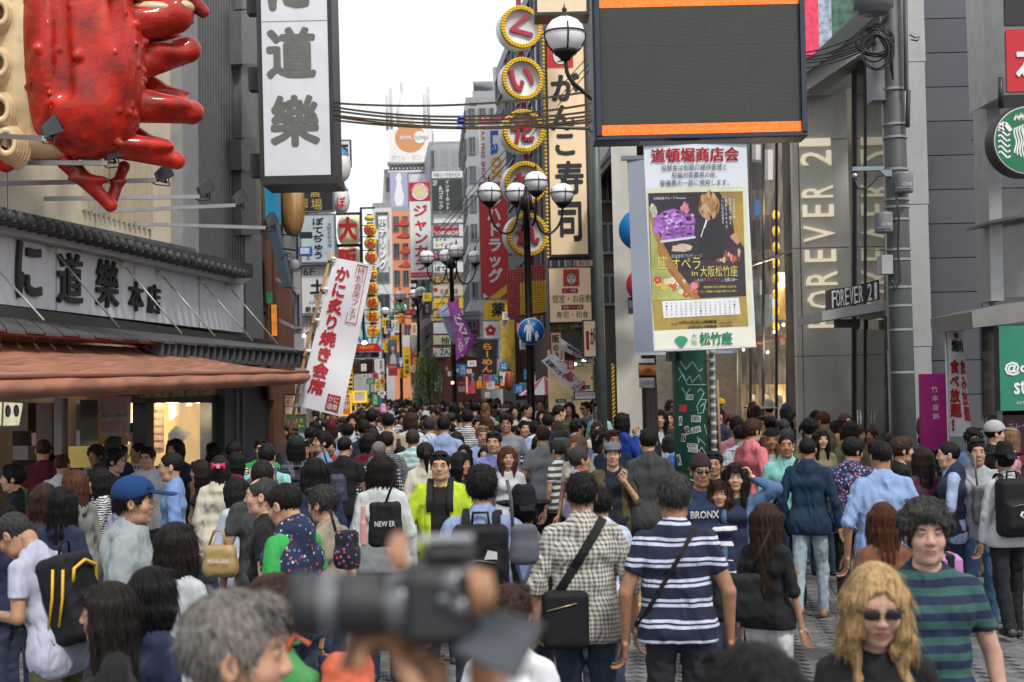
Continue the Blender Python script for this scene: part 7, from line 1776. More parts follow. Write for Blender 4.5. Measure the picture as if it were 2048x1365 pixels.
part(MB().tube([W(1758,341,UD-.12),W(1752,358,UD-.12),W(1735,376,UD-.12),W(1716,378,UD-.12),W(1709,356,UD-.12)],.010,CABB,6),'bracket_cable',up)
part(MB().ball(W(1710,352,UD-.12),.03,mat('chrome'),10),'camera_dome',up)
part(MB().tube([W(1792,390,UD-.22),W(1798,430,UD-.2),W(1796,500,UD-.18),W(1800,560,UD-.17),W(1790,580,UD-.17),W(1783,560,UD-.2)],.011,CABB,6),'hanging_cable',up)
part(MB().tube([W(1820,70,UD-.1),W(1830,76,UD-.15),W(1839,74,UD-.15),W(1835,82,UD-.15),W(1822,80,UD-.1)],.008,CABB,6),'loose_cable',up)
part(MB().tube([W(1786,700,UD+.1),W(1790,905,UD+.1)],.035,mat('conduit green',(.12,.17,.16),.5),10),'green_conduit',up)
# pale pilaster and grey panel wall
pw=thing('panel_building','slate grey panel clad building with a pale pilaster right of the utility pole','building',W(1920,900,19.5))
PIL=mat('pilaster metal',(.38,.385,.38),.45,.2,var=.05,dirt=.15);f7=Face(1818,-60,1872,900,19.3)
for y0,y1 in((-80,123),(124.5,408),(409.5,693),(694.5,960)):part(MB().prism([f7 .pt(1814+y0*.000,y0),f7 .pt(1856,y0),f7 .pt(1858,y1),f7 .pt(1816,y1)],(0,1.2,0),PIL),'pilaster_panel',pw)
SLT=[mat('slate clad %d'%i,c,.5,.1,var=.07,vs=1.2,dirt=.15)for i,c in enumerate([(.092,.098,.115),(.100,.105,.122),(.086,.092,.108)])]
f8=Face(1856,-60,1990,1000,20.2,yaw=-.12)
for k_ in range(16):
 y0=-100+k_*68.4
 part(MB().prism(f8 .quad(1856,y0+.8,1960,y0+67.4),f8 .pl.n*-.3,SLT[k_%3]),'clad_panel',pw);part(MB().prism(f8 .quad(1961.5,y0+.8,2060,y0+67.4),f8 .pl.n*-.3,SLT[(k_+1)%3]),'clad_panel',pw)
part(MB().prism(f8 .quad(1850,-120,2300,1000,-.32),f8 .pl.n*-.3,BLACKM),'core',pw)
part(MB().prism(f7 .quad(1972,190,1982,660,.2),(0,.15,0),mat('down pipe',(.13,.135,.15),.5)),'down_pipe',pw)
for y in(95,275,575):
 part(MB().prism([f7 .pt(1940,y+10,.9),f7 .pt(1990,y-8,.9),f7 .pt(1990,y+6,.9),f7 .pt(1942,y+12,.9)],(0,.8,0),mat('fin steel',(.13,.13,.14),.5)),'small_awning',pw)
part(MB().prism(f8 .quad(1960,642,1988,830,.05),f8 .pl.n*-.03,mat('door dark',(.02,.02,.025),.3)),'dark_door',pw)
# coffee house and cosmetics store at the right edge
rs=thing('right_corner_building','glass and stone shop building cut by the right edge','building',W(2040,900,16.6))
f9=Face(1968,120,2120,900,16.4)
part(MB().prism(f9 .quad(2004,380,2200,592,-.2),(0,.3,0),mat('upper window',(.10,.105,.10),.1,spec=.9,var=.3)),'upper_window',rs)
part(MB().prism(f9 .quad(1986,200,2012,600,-.1),(0,.5,0),mat('pale steel',(.30,.31,.31),.4,.3)),'window_post',rs)
part(MB().prism([f9 .pt(1924,624,.3),f9 .pt(1990,610,.3),f9 .pt(2200,586,.3),f9 .pt(2200,618,.3),f9 .pt(1990,650,.3),f9 .pt(1926,656,.3)],(0,1.6,0),mat('stone band',(.20,.195,.185),.6,var=.1,dirt=.2)),'stone_band',rs)
part(MB().prism([f9 .pt(1950,450,.5),f9 .pt(2100,425,.5),f9 .pt(2100,432,.5),f9 .pt(1950,455,.5)],(0,.8,0),mat('fin steel')),'glass_awning',rs)
part(MB().prism(f9 .quad(1990,648,2200,830,-.1),(0,.4,0),mat('shop glass dark',(.05,.055,.05),.2)),'ground_front',rs)
part(MB().prism(f9 .quad(1992,650,1998,960,.0),(0,.1,0),STEEL),'frame_post',rs)
part(MB().prism(f9 .quad(1996,822,2200,1100,-.1),(0,.4,0),mat('maroon front',(.085,.022,.035),.4,var=.2)),'maroon_front',rs)
B=MB();lay(B,'エレベーター',f9 .quad(2008,846,2090,856,.0),WHITE);part(B,'lettering',rs)
part(MB().prism(f9 .quad(1998,905,2200,930,.0),(0,.1,0),mat('crimson strip',(.35,.02,.05),.4)),'crimson_strip',rs)
f10=Face(1966,-80,2120,202,16.0)
bs_=thing('book_shop_sign','deep box sign at the right edge with a white character on red','sign',f10 .pt(2000,200))
part(MB().prism([f10 .pt(1966,-90,0),f10 .pt(1992,-90,.25),f10 .pt(1992,198,.25),f10 .pt(1970,206,0)],(0,.6,0),mat('sign side pale',(.34,.35,.34),.4,.2)),'side',bs_)
part(MB().prism(f10 .quad(1992,-90,2200,198,.24),(0,.8,0),mat('sign side pale')),'case',bs_)
part(MB().prism(f10 .quad(1994,-85,2200,62,.27),(0,.02,0),BLACKM),'black_panel',bs_);part(MB().prism(f10 .quad(1995,70,2200,193,.27),(0,.02,0),RED),'red_panel',bs_)
B=MB();lay(B,'本',f10 .quad(2012,98,2078,178,.28),WHITE,bold=.03);part(B,'lettering',bs_)
# coffee roundel
sbk=thing('coffee_roundel','round green coffee house sign with a white crowned siren, cut by the right edge','sign',W(2056,350,15.4));f11=Face(1984,210,2128,350,15.4)
cx,cy=2055,281;SG=mat('coffee green',(.008,.15,.055),.35)
def dsc(rx,m,o0,name):
 B=MB().prism([f11 .pt(cx+rx*math.cos(q*math.pi/24),cy+rx*math.sin(q*math.pi/24),o0)for q in range(48)],f11 .pl.n*-.02,m);return part(B,name,sbk)
B=MB().prism([f11 .pt(cx+71*math.cos(q*math.pi/24),cy+71*math.sin(q*math.pi/24),.0)for q in range(48)],f11 .pl.n*-.25,BLACKM);part(B,'drum',sbk);dsc(67.5,mat('thin white',(.6,.62,.6),.4),.012,'rim');dsc(65.5,SG,.016,'green_face')
B=MB();WH=mat('letter white')
def ln(pts,w_,o=.022):
 P=pts
 for(a,b),(c,d)in zip(P,P[1:]):
  nx,ny=-(d-b),c-a;l=math.hypot(nx,ny)+1e-6;nx,ny=nx/l*w_,ny/l*w_
  B.prism([f11 .pt(a+nx,b+ny,o),f11 .pt(a-nx,b-ny,o),f11 .pt(c-nx,d-ny,o),f11 .pt(c+nx,d+ny,o)],f11 .pl.n*-.003,WH)
for s in(-1,1):
 for k_ in range(4):
  ln([(cx+s*(10+k_*5.2+2.2*math.sin(q*.9)),250+k_*2+q*5.6)for q in range(13-k_)],1.5)
 for k_ in range(5):
  ln([(cx+s*(36+24*u),268+k_*11+5*math.sin(u*6)-u*6)for u in(0,.25,.5,.75,1)],1.7)
 ln([(cx+s*34,262),(cx+s*46,246),(cx+s*56,252),(cx+s*50,262)],4)
 for k_ in range(3):
  ln([(cx+s*k_*9,240),(cx+s*(k_*9+4),224+k_*3),(cx+s*(k_*9+9),241)],1.8)
B.prism([f11 .pt(cx+11*math.cos(q*math.pi/10),265+14*math.sin(q*math.pi/10),.023)for q in range(20)],f11 .pl.n*-.003,WH)
B.prism([f11 .pt(cx+6*math.cos(-math.pi/2+q*.4*math.pi)*(1 if 1 else 0),222+6*math.sin(-math.pi/2+q*.8*math.pi),.023)for q in range(5)],f11 .pl.n*-.003,WH)
ln([(cx-5,262),(cx-2,262)],.8,.027)
part(B,'siren_emblem',sbk);part(MB().tube([f11 .pt(2010,212,-.1),f11 .pt(2010,150,-.1)],.03,DARK,8),'hanger',sbk)
sign('cosmetics_store_sign','green shop panel with white lettering @cosme store at the right edge',1999,650,2200,820,15.9,mat('cosmetic green',(.015,.20,.12),.4),DARK,[('@cosme',2008,722,2120,750,WHITE,dict(bold=.05)),('store',2026,760,2100,788,WHITE,dict(bold=.05)),('AM10:00-PM9:00',2030,801,2110,808,mat('ink pale'))],bw=0)
# magenta street sign, all-you-can-eat flag
sign('magenta_sign','tall magenta sign board with small white vertical characters',1843,748,1896,900,18.2,mat('magenta board',(.42,.01,.20),.5),mat('magenta edge',(.30,.01,.15),.5),[('竹',1863,773,1876,785,WHITE),('本',1864,791,1876,803,WHITE),('座',1865,809,1877,821,WHITE),('跡',1865,827,1878,839,WHITE)],bw=0,th=.1)
nb=flag('nobori_flag','white upright flag with heavy red Japanese lettering for all you can eat',[(1896,661),(1926,664),(1942,872),(1898,874)],17.4,CLW,[('食べ放題！',.05,.27,.62,.95,INKRED,V_(bold=.06)),('飲み放題',.70,.27,.98,.86,INKRED,V_(bold=.06)),('焼肉',.15,.08,.95,.20,INK,dict(bold=.06)),('#',.35,.02,.65,.07,INKRED)],pole=([(1892,654),(1898,875),(1902,1000)],.014,mat('flag pole white',(.6,.6,.62),.4)),wav=.05,n=20)
part(MB().tube([W(1886,651,17.4),W(1928,664,17.4)],.010,mat('flag pole white'),6),'cross_rod',nb)
# ================================================================ the crowd
from mathutils.bvhtree import BVHTree
CN={'black':(.012,.012,.014),'charcoal':(.045,.047,.05),'grey':(.22,.23,.24),'pale grey':(.42,.44,.46),'white':(.62,.63,.66),'cream':(.55,.51,.42),'beige':(.40,.32,.22),'olive':(.085,.08,.04),'navy':(.018,.026,.06),'blue':(.03,.08,.30),'pale blue':(.28,.37,.58),'chambray':(.15,.25,.46),'denim':(.07,.13,.24),'aqua':(.22,.50,.48),'pink':(.62,.17,.20),'rose':(.48,.22,.28),'red':(.38,.03,.04),'maroon':(.12,.015,.03),'green':(.04,.34,.08),'lime':(.42,.56,.03),'brown':(.07,.04,.028),'camel':(.30,.16,.07),'lilac':(.40,.36,.52),'ice':(.35,.47,.52),'khaki':(.16,.15,.09),'violet blue':(.20,.22,.45)}
PTS=[]
def person(px_,ty,s,yaw,label,group=None,**o):
 d=F/s;p=W(px_,ty,d);h=p.z
 hat_extra={'fedora':.085,'cap':.02,'beanie':.02,'flatcap':.02,'bucket':.03}.get(o.get('hat'),.02 if o.get('style')!='bald'else 0)
 o.setdefault('h',min(1.98,max(1.35,h-hat_extra)));o.setdefault('seed',int(px_*7+ty))
 for c_ in('c','cb','c2','cu','hatc'):
  if isinstance(o.get(c_),str):o[c_]=CN[o[c_]]
 near=d<9.5;lod=0 if d<11 else 1 if d<24 else 2
 vox=max(.0115,d*.00125)if not o.get('vox')else o['vox']
 if d<4:vox=.010
 out,HM,L=build_person(o,vox,lod)
 gz=p.z-hat_extra-o['h']
 base=(p.x,p.y,0 if abs(gz)<.03 else 0)
 root=empty('person',label,'person',base,(0,0,R(yaw)),group)
 finish_person(root,out);PTS.append((p.x,p.y,d))
 root['_']=0;del root['_']
 return root,out,o
def bvh(out,nm='top'):
 V,Q=out[nm][0],out[nm][1];return BVHTree.FromPolygons([tuple(map(float,v))for v in V],[tuple(map(int,q))for q in Q])
def ring(bv,c,n,u,a0,a1,steps,w_,off=.008,th=.006):
 """a strap round the body in the plane through c: list of strips"""
 c,n,u=Vector(c),Vector(n).normalized(),Vector(u).normalized();v=n.cross(u);pts=[];r=None
 for i in range(steps+1):
  a=a0+(a1-a0)*i/steps;dr=u*math.cos(a)+v*math.sin(a);hit=bv.ray_cast(c,dr,.7)
  if hit[0]is not None:r=hit[3]+off
  if r:pts.append((dr,r))
 rs=[q[1]for q in pts]
 for _ in range(2):rs=[rs[0]]+[max(rs[i],(rs[i-1]+rs[i+1])/2)if i<len(rs)-1 else rs[i]for i in range(1,len(rs))]
 vs,fs=[],[]
 for i,((dr,_),r)in enumerate(zip(pts,rs)):
  p=c+dr*r;vs+=[p-n*w_/2,p+n*w_/2,p+n*w_/2+dr*th,p-n*w_/2+dr*th]
  if i:k_=i*4;fs+=[(k_-4+j,k_-4+(j+1)%4,k_+(j+1)%4,k_+j)for j in range(4)]
 return vs,fs
def gear(root,name,label,cat,dz=.9):
 e=empty(name,label,cat,root.location,root.rotation_euler);return e
def sdfpart(name,parent,m,fn,lo,hi,h):
 g=SDF(lo,hi,h);fn(g);V,Q=g.mesh();return link(name,npmesh(name,V,Q,m if isinstance(m,list)else[m]),parent)
BPK=mat('bag black',(.009,.009,.011),.65,var=.2,bump=.4,bs=150,spec=.25)
def backpack(pr,label,m=None,m2=None,w_=.145,hh=.22,dp=.085,z=1.20,trim=None,logo=None):
 root,out,o=pr;k=o['h']/1.75;m=m or BPK;e=gear(root,'backpack',label,'backpack');bv=bvh(out);ln_=o.get('lean',0)
 hit=bv.ray_cast(Vector((0,0,z*k)),Vector((0,-1,0)),.6);y0=hit[0].y if hit[0]else-.12*k
 M3=np.array(Matrix.Rotation(-ln_,3,'X'));cy=y0-dp*.85
 def f(g):
  g.box((0,cy,z*k),(w_*k,dp,hh*k),.05,.02,rot=M3);g.box((0,cy-dp*.85,(z-.07)*k),(w_*.78*k,dp*.45,hh*.48*k),.03,.015,rot=M3)
  g.noise(np.random.default_rng(4),.005,24,4)
 sdfpart('pack_body',e,m,f,(-.25,cy-.28,(z-.36)*k),(.25,cy+.2,(z+.34)*k),.010 if PTS[-1][2]<9 else .018)
 for s in(-1,1):
  vs,fs=ring(bv,(s*.085*k,0,1.30*k),(1,0,0),(0,0,1),-2.0,.9,26,.048*k,.004,.012);B=MB().add(vs,fs,m);B.build('shoulder_strap',e)
 B=MB();yy=cy-dp*1.32
 tm=trim or mat('zip grey',(.12,.12,.13),.4)
 for pts in([(-.11,.10),(-.10,.17),(0,.205),(.10,.17),(.11,.10),(.112,-.1)],[(-.09,.02),(0,.035),(.09,.02)]):
  B.tube([(x*k,yy+(.052 if z_>.05 or abs(x)>.1 else .0)*(dp/.085),(z+z_)*k)for x,z_ in pts],.005*(2.0 if trim else 1),tm,5)
 if trim:
  for s in(-1,1):
   for dy in(.0,.06):B.tube([(s*(w_+.004)*k,cy-dy+.02,(z+.17)*k),(s*(w_+.012)*k,cy-dy+.02,(z+.02)*k),(s*(w_+.004)*k,cy-dy+.045,(z-.13)*k)],.008,tm,5)
 B.build('zips',e)
 MB().tube([(-.05*k,cy+dp*.5,(z+hh-.02)*k),(-.04*k,cy+dp*.5,(z+hh+.06)*k),(.04*k,cy+dp*.5,(z+hh+.06)*k),(.05*k,cy+dp*.5,(z+hh-.02)*k)],.009,m,6).build('handle',e)
 if logo:
  B=MB();
  for pts in logo:B.add([(x*k,cy-dp*1.36,(z+z_)*k)for x,z_ in pts],[tuple(range(len(pts)))],mat('logo white',(.6,.6,.6),.5))
  B.build('emblem',e)
 return e
def crossbag(pr,label,m=None,side=-1,zb=.96,yb=-.12,w_=.10,hh=.12,dp=.045,strapw=.035,drop=0,zip_=True,front=1):
 """bag at the hip on a diagonal strap; side = which hip"""
 root,out,o=pr;k=o['h']/1.75;m=m or BPK;e=gear(root,'shoulder_bag',label,'shoulder bag');bv=bvh(out)
 S_=Vector((-side*.09,0,1.44))*k;B_=Vector((side*.15,0,zb+hh*.6))*k;d_=(S_-B_).normalized();n=Vector((0,1,0)).cross(d_)
 vs,fs=ring(bv,(S_+B_)/2,n,d_,0,2*math.pi,48,strapw*k,.006,.008);MB().add(vs,fs,m).build('strap',e)
 hit=bv.ray_cast(Vector((side*.07*k,0,zb*k)),Vector((0,yb,0)).normalized(),.6);y0=(hit[0].y if hit[0]else yb)+(dp+.01)*(1 if yb>0 else-1)
 def f(g):g.box((side*.10*k,y0,(zb-.02)*k),(w_*k,dp,hh*k),.035,.02);g.noise(np.random.default_rng(6),.003,30,4)
 sdfpart('bag_body',e,m,f,(side*.10*k-.2,y0-.12,(zb-.22)*k),(side*.10*k+.2,y0+.12,(zb+.2)*k),.010 if PTS[-1][2]<9 else .018)
 if zip_:yy=y0+(dp+.006)*(1 if yb>0 else-1);MB().tube([(side*.10*k-w_*.8,yy,(zb+.035)*k),(side*.10*k+w_*.5,yy,(zb+.075)*k)],.004,mat('zip brass',(.45,.35,.18),.3,.7),5).build('zip',e)
 return e
def printed(pr,txt,x0,z0,x1,z1,front,col,kw=None,name='print'):
 root,out,o=pr;bv=bvh(out);V,Fs=text_geo(txt,bold=(kw or{}).get('bold',.04));v=[]
 for a,b,_ in V:
  x=x0+(x1-x0)*float(a);z=z0+(z1-z0)*float(b);dr=1 if front else-1;xx=-x if front else x
  hit=bv.ray_cast(Vector((xx,dr*.6,z)),Vector((0,-dr,0)),1);y=hit[0].y if hit[0]else dr*.1;v.append((xx,y+dr*.006,z))
 MB().add(v,Fs,col).build(name,root)
def tote(label,x0,y0,x1,y1,d,m,strap=None,txt=None,name='tote_bag',cat='bag',dp=.10,tm=INK,dep0=0):
 f=Face(x0,y0,x1,y1,d);c=f.pt((x0+x1)/2,(y0+y1)/2);t=thing(name,label,cat,f.pt((x0+x1)/2,y1)+Vector((0,dp/2,0)))
 s=F/d;hx,hz=(x1-x0)/2/s,(y1-y0)/2/s;o=ORIG[t.name];cc=np.array(c-o)+np.array((0,dp/2,0));rr=min(hx,hz,dp/2)*.7
 def fn(g):
  g.box(cc,(hx,dp/2,hz),rr,.01);g.box(cc+np.array((0,0,-hz*.4)),(hx*1.06,dp/2*1.15,hz*.55),rr,.02)
  if dp>.04:g.noise(np.random.default_rng(int(x0)),.008,26,5)
 ex=np.array((hx,dp/2,hz))*1.2+.03;sdfpart('bag_body',t,m,fn,cc-ex,cc+ex,max(.0045,min(hx,hz,dp)/7))
 if strap:part(MB().tube([W(x,y,d+dp/2)for x,y in strap],.010,m,6),'strap',t)
 if txt:B=MB();f2=Face(x0,y0,x1,y1,d-dp*.1-.012);lay(B,txt,f2 .quad(x0+(x1-x0)*.18,y0+(y1-y0)*.42,x1-(x1-x0)*.18,y0+(y1-y0)*.54),tm);part(B,'lettering',t)
 return t
# ---- the nearest heads
person(452,1142,1000,-84,'grey haired man in profile at the bottom edge, nearest head on the left',style='short',hair='grey',skin='b',c='charcoal',vox=.012,age=1)
person(543,1122,640,-35,'woman with a dark ponytail in a green top with a brown strap',sex='f',style='ponytail',hair='brown',c=(.07,.26,.08),top='knit')
p7=person(1018,1150,560,-12,'person with brown hair and a white shirt directly behind the raised camera',style='short',hair='brown',c='white',top='shirt',sex='f')
crossbag(p7,'brown leather strap bag on the white shirt behind the raised camera',mat('leather tan',(.20,.07,.03),.45),1,strapw=.05)
person(1515,1250,1150,6,'blurred black haired head at the bottom edge, right of the striped shirt',style='shaggy',hair='black',c='black')
p=person(1745,1097,660,176,'blonde woman in black sunglasses and black top looking down',sex='f',style='wavy',hair='blonde',skin='p',glasses='sun',c='black',htilt=.22,top='tee',sleeve='long')
p=person(1850,1027,505,174,'curly dark haired man in a green and navy striped tee',style='curly',hair='salt',skin='p',c='navy',pat='stripe',c2=(.035,.095,.09),pa=16,h=1.74,eyes=.6)
person(222,1145,540,104,'woman with very long dark hair in profile at the lower left',sex='f',style='verylong',hair='dark',c='black',top='knit')
person(300,1118,500,-40,'black haired woman in navy directly behind the very long haired one',sex='f',style='bob',hair='black',c='navy')
p=person(348,1028,420,-28,'woman with long brown black hair and pale grey top, left of the paper bag',sex='f',style='long',hair='dark',c='pale grey',top='knit',ra='fwd')
p=person(262,934,390,-84,'young man in a blue cap and grey hoodie in profile',hat='cap',hatc=(.010,.040,.135),hair='black',c=(.26,.30,.31),top='hoodie',skin='b',style='short')
B=MB();B.box(-.012,.012,.098,.104,.085,.12,mat('cap white',(.6,.6,.6),.6));
p=person(112,985,380,74,'stooping man in a pale lilac grey polo with a black and yellow backpack',lean=.30,htilt=.35,style='crop',hair='salt',c=(.40,.42,.52),cb=(.075,.075,.045),bot='shorts',la='phone',ra='fwd',hemz=.78,h=1.70)
backpack(p,'black backpack with bright yellow zips on the stooping man',trim=mat('zip yellow',(.70,.42,.02),.5),w_=.15,hh=.24,dp=.10)
p=person(1162,930,360,-3,'man in a brown and white checked shirt seen from behind',style='short',hair='black',c=(.56,.55,.51),pat='gingham',c2=(.12,.10,.07),pa=40,pb=.45,top='shirt',sleeve='rolled',cb=(.02,.032,.055),bot='jeans',skin='b',fat=.2)
crossbag(p,'black shoulder bag with a slanting zip on the checked shirt man',None,-1,.97,-.1,.125,.155,.05,.05)
p=person(1347,936,378,-4,'grey haired man in a navy polo with double white stripes, from behind',style='short',hair='salt',c=(.016,.022,.045),pat='double',c2=(.50,.54,.68),pa=9.5,cb=(.022,.024,.03),bot='jeans',skin='c',fat=.5,top='tee',sleeve='short')
crossbag(p,'thin black strap and small bag across the double striped polo',None,-1,.98,.1,.08,.12,.04,.022)
p=person(962,918,350,-4,'man in a pale blue shirt carrying a black backpack with a loop handle',style='shaggy',hair='black',c=(.24,.31,.50),top='shirt',skin='b')
backpack(p,'black backpack with a loop handle on the pale blue shirt',w_=.155,hh=.22,dp=.08,logo=[[(.03,.04),(.10,.04),(.10,.08),(.05,.09)]])
p=person(1046,915,345,8,'person in a black wide brimmed hat and olive jacket in the middle',sex='f',hat='fedora',hatc=(.008,.009,.012),style='short',hair='dark',c=(.13,.125,.085),top='jacket',h=1.62)
tote('slouchy grey denim tote hanging at the olive jacket',1022,1050,1075,1130,7.6,mat('denim grey',(.075,.085,.10),.8),[(1026,1060),(1022,1000),(1014,960)])
# ---- second rank, centre
p=person(880,894,245,178,'man in glasses and a lime green jacket over a black V-neck',style='short',hair='black',glasses='clear',c='lime',top='jacket',open=.075,cu='black',vneck=1,fat=.6,la='down',ra='fwd',skin='a',h=1.74)
backpack(p,'black backpack worn over the lime green jacket')
p=person(762,897,262,6,'woman with a brown bob in a pale sweater with a black sling bag',sex='f',style='medium',hair='dark',c=(.52,.56,.54),top='knit',cb='navy')
tote('black and white sling bag lettered NEW on the pale sweater',738,1005,802,1095,10.5,BPK,[(770,1010),(788,960),(795,930)],'NEW ER','sling_bag','bag',.08,WHITE)
person(642,852,178,118,'young man in thin glasses and denim blue shirt looking up to the left',style='shaggy',hair='black',glasses='clear',c='chambray',top='shirt',htilt=-.2,h=1.80)
person(630,908,265,12,'woman with long straight black hair before the denim blue shirt',sex='f',style='long',hair='black',c='navy',top='knit')
p=person(757,873,185,4,'man with cropped grey hair in a black and white checked shirt',style='crop',hair='grey',c='white',pat='check',c2=(.03,.03,.04),pa=26,pb=.5,top='shirt');backpack(p,'dark backpack on the black and white checked shirt')
p=person(772,856,172,-6,'man in a mottled grey shirt lifting a phone',style='short',hair='dark',c='grey',pat='zebra',c2=(.05,.055,.07),pa=14,top='shirt',ra='phone')
tote('smartphone held up by the mottled grey shirt man',793,878,801,897,16.3,BLACKM,None,None,'smartphone','phone',.01)
person(776,820,140,3,'man in a tan tee seen from behind, above the lifted phone',style='short',hair='black',c='beige',top='tee')
person(528,938,325,92,'balding man in a black polo in profile, left of the green sleeve',style='thin',hair='salt',c='black',top='tee',skin='a',age=1)
pv_=person(582,962,365,62,'man in a green tee and printed navy vest with his head bowed',style='crop',hair='black',c='green',top='tee',htilt=.3,skin='b',h=1.75)
person(652,957,320,66,'grey haired man in a beige tee behind the green tee',style='short',hair='salt',c=(.26,.23,.17),top='tee',htilt=.12,skin='a')
tote('dark floral backpack beside the grey haired man',668,1062,716,1140,8.2,cloth((.02,.018,.03),'flowers',(.4,.1,.2),40,.3),[(672,1065),(660,1020)])
p=person(533,877,215,-8,'man in a mint shirt with a dark backpack near the brown wood post',style='short',hair='black',c='aqua',top='shirt');backpack(p,'dark grey backpack on the mint shirt',mat('bag slate',(.05,.055,.07),.6))
person(524,906,290,10,'man with buzzed hair just above the balding man',style='crop',hair='dark',c='charcoal')
person(582,838,140,100,'man in a brown cap at the foot of the bamboo pole',hat='cap',hatc=(.10,.065,.045),c='black',pat='check',c2='white',pa=20,pb=.4)
person(592,867,175,8,'long haired person in a dark green cap by the bamboo pole',sex='f',hat='cap',hatc=(.012,.03,.022),style='long',hair='black',c='navy',pat='plaid',c2=(.2,.2,.25),pa=8)
# ---- left, by the shop
p=person(345,889,238,100,'man in a chambray blue shirt and glasses turned to the shop',style='crop',hair='black',c='chambray',top='shirt',glasses='clear',skin='b',h=1.76)
person(296,886,185,172,'man in black glasses facing the camera before the shop counter',style='short',hair='black',glasses='clear',c='white',top='shirt',skin='a')
person(228,892,195,-98,'black haired man in glasses looking right before the yellow counter',style='shaggy',hair='black',glasses='clear',c='charcoal')
person(198,925,235,120,'woman with black bob in a zebra striped top with folded arms',sex='f',style='bob',hair='black',c='white',pat='zebra',c2=(.02,.02,.02),pa=16,pb=.5,top='knit',la='cross',ra='cross')
p=person(438,903,222,8,'woman with a bright pink hair bow in a cream coat',sex='f',style='medium',hair='dark',c='cream',top='jacket')
B=MB();z_=p[2]['h']/1.75*1.64
for s in(-1,1):B.add([(0,-.135,z_-.012),(0,-.135,z_+.012),(s*.062,-.13,z_+.030),(s*.062,-.13,z_-.030),(s*.035,-.155,z_)],[(0,1,4),(1,2,4),(2,3,4),(3,0,4),(0,3,2,1)],mat('bow pink',(.50,.01,.07),.6))
B.box(-.015,.015,-.15,-.125,z_-.02,z_+.02,mat('bow pale',(.65,.25,.28),.6));B.build('hair_bow',p[0])
p=person(478,943,255,48,'long haired woman in a pale ice blue jacket looking at her phone',sex='f',style='long',hair='black',c=(.38,.43,.52),top='jacket',ra='phone',la='fwd',htilt=.25)
tote('gold paper shopping bag with white edges lettered MICHAEL KORS',404,1092,470,1156,9.6,mat('gold paper',(.34,.24,.09),.5),[(418,1092),(428,1062),(446,1062),(452,1092)],'MICHAEL KORS','paper_bag','shopping bag',.12,WHITE)
person(466,874,185,-10,'short haired woman in a black and white leaf print top',sex='f',style='short',hair='black',c='white',pat='zebra',c2=(.03,.04,.05),pa=12,pb=.5)
person(402,912,205,110,'older woman in profile between the chambray shirt and the cream coat',sex='f',style='bob',hair='dark',c='black',age=1)
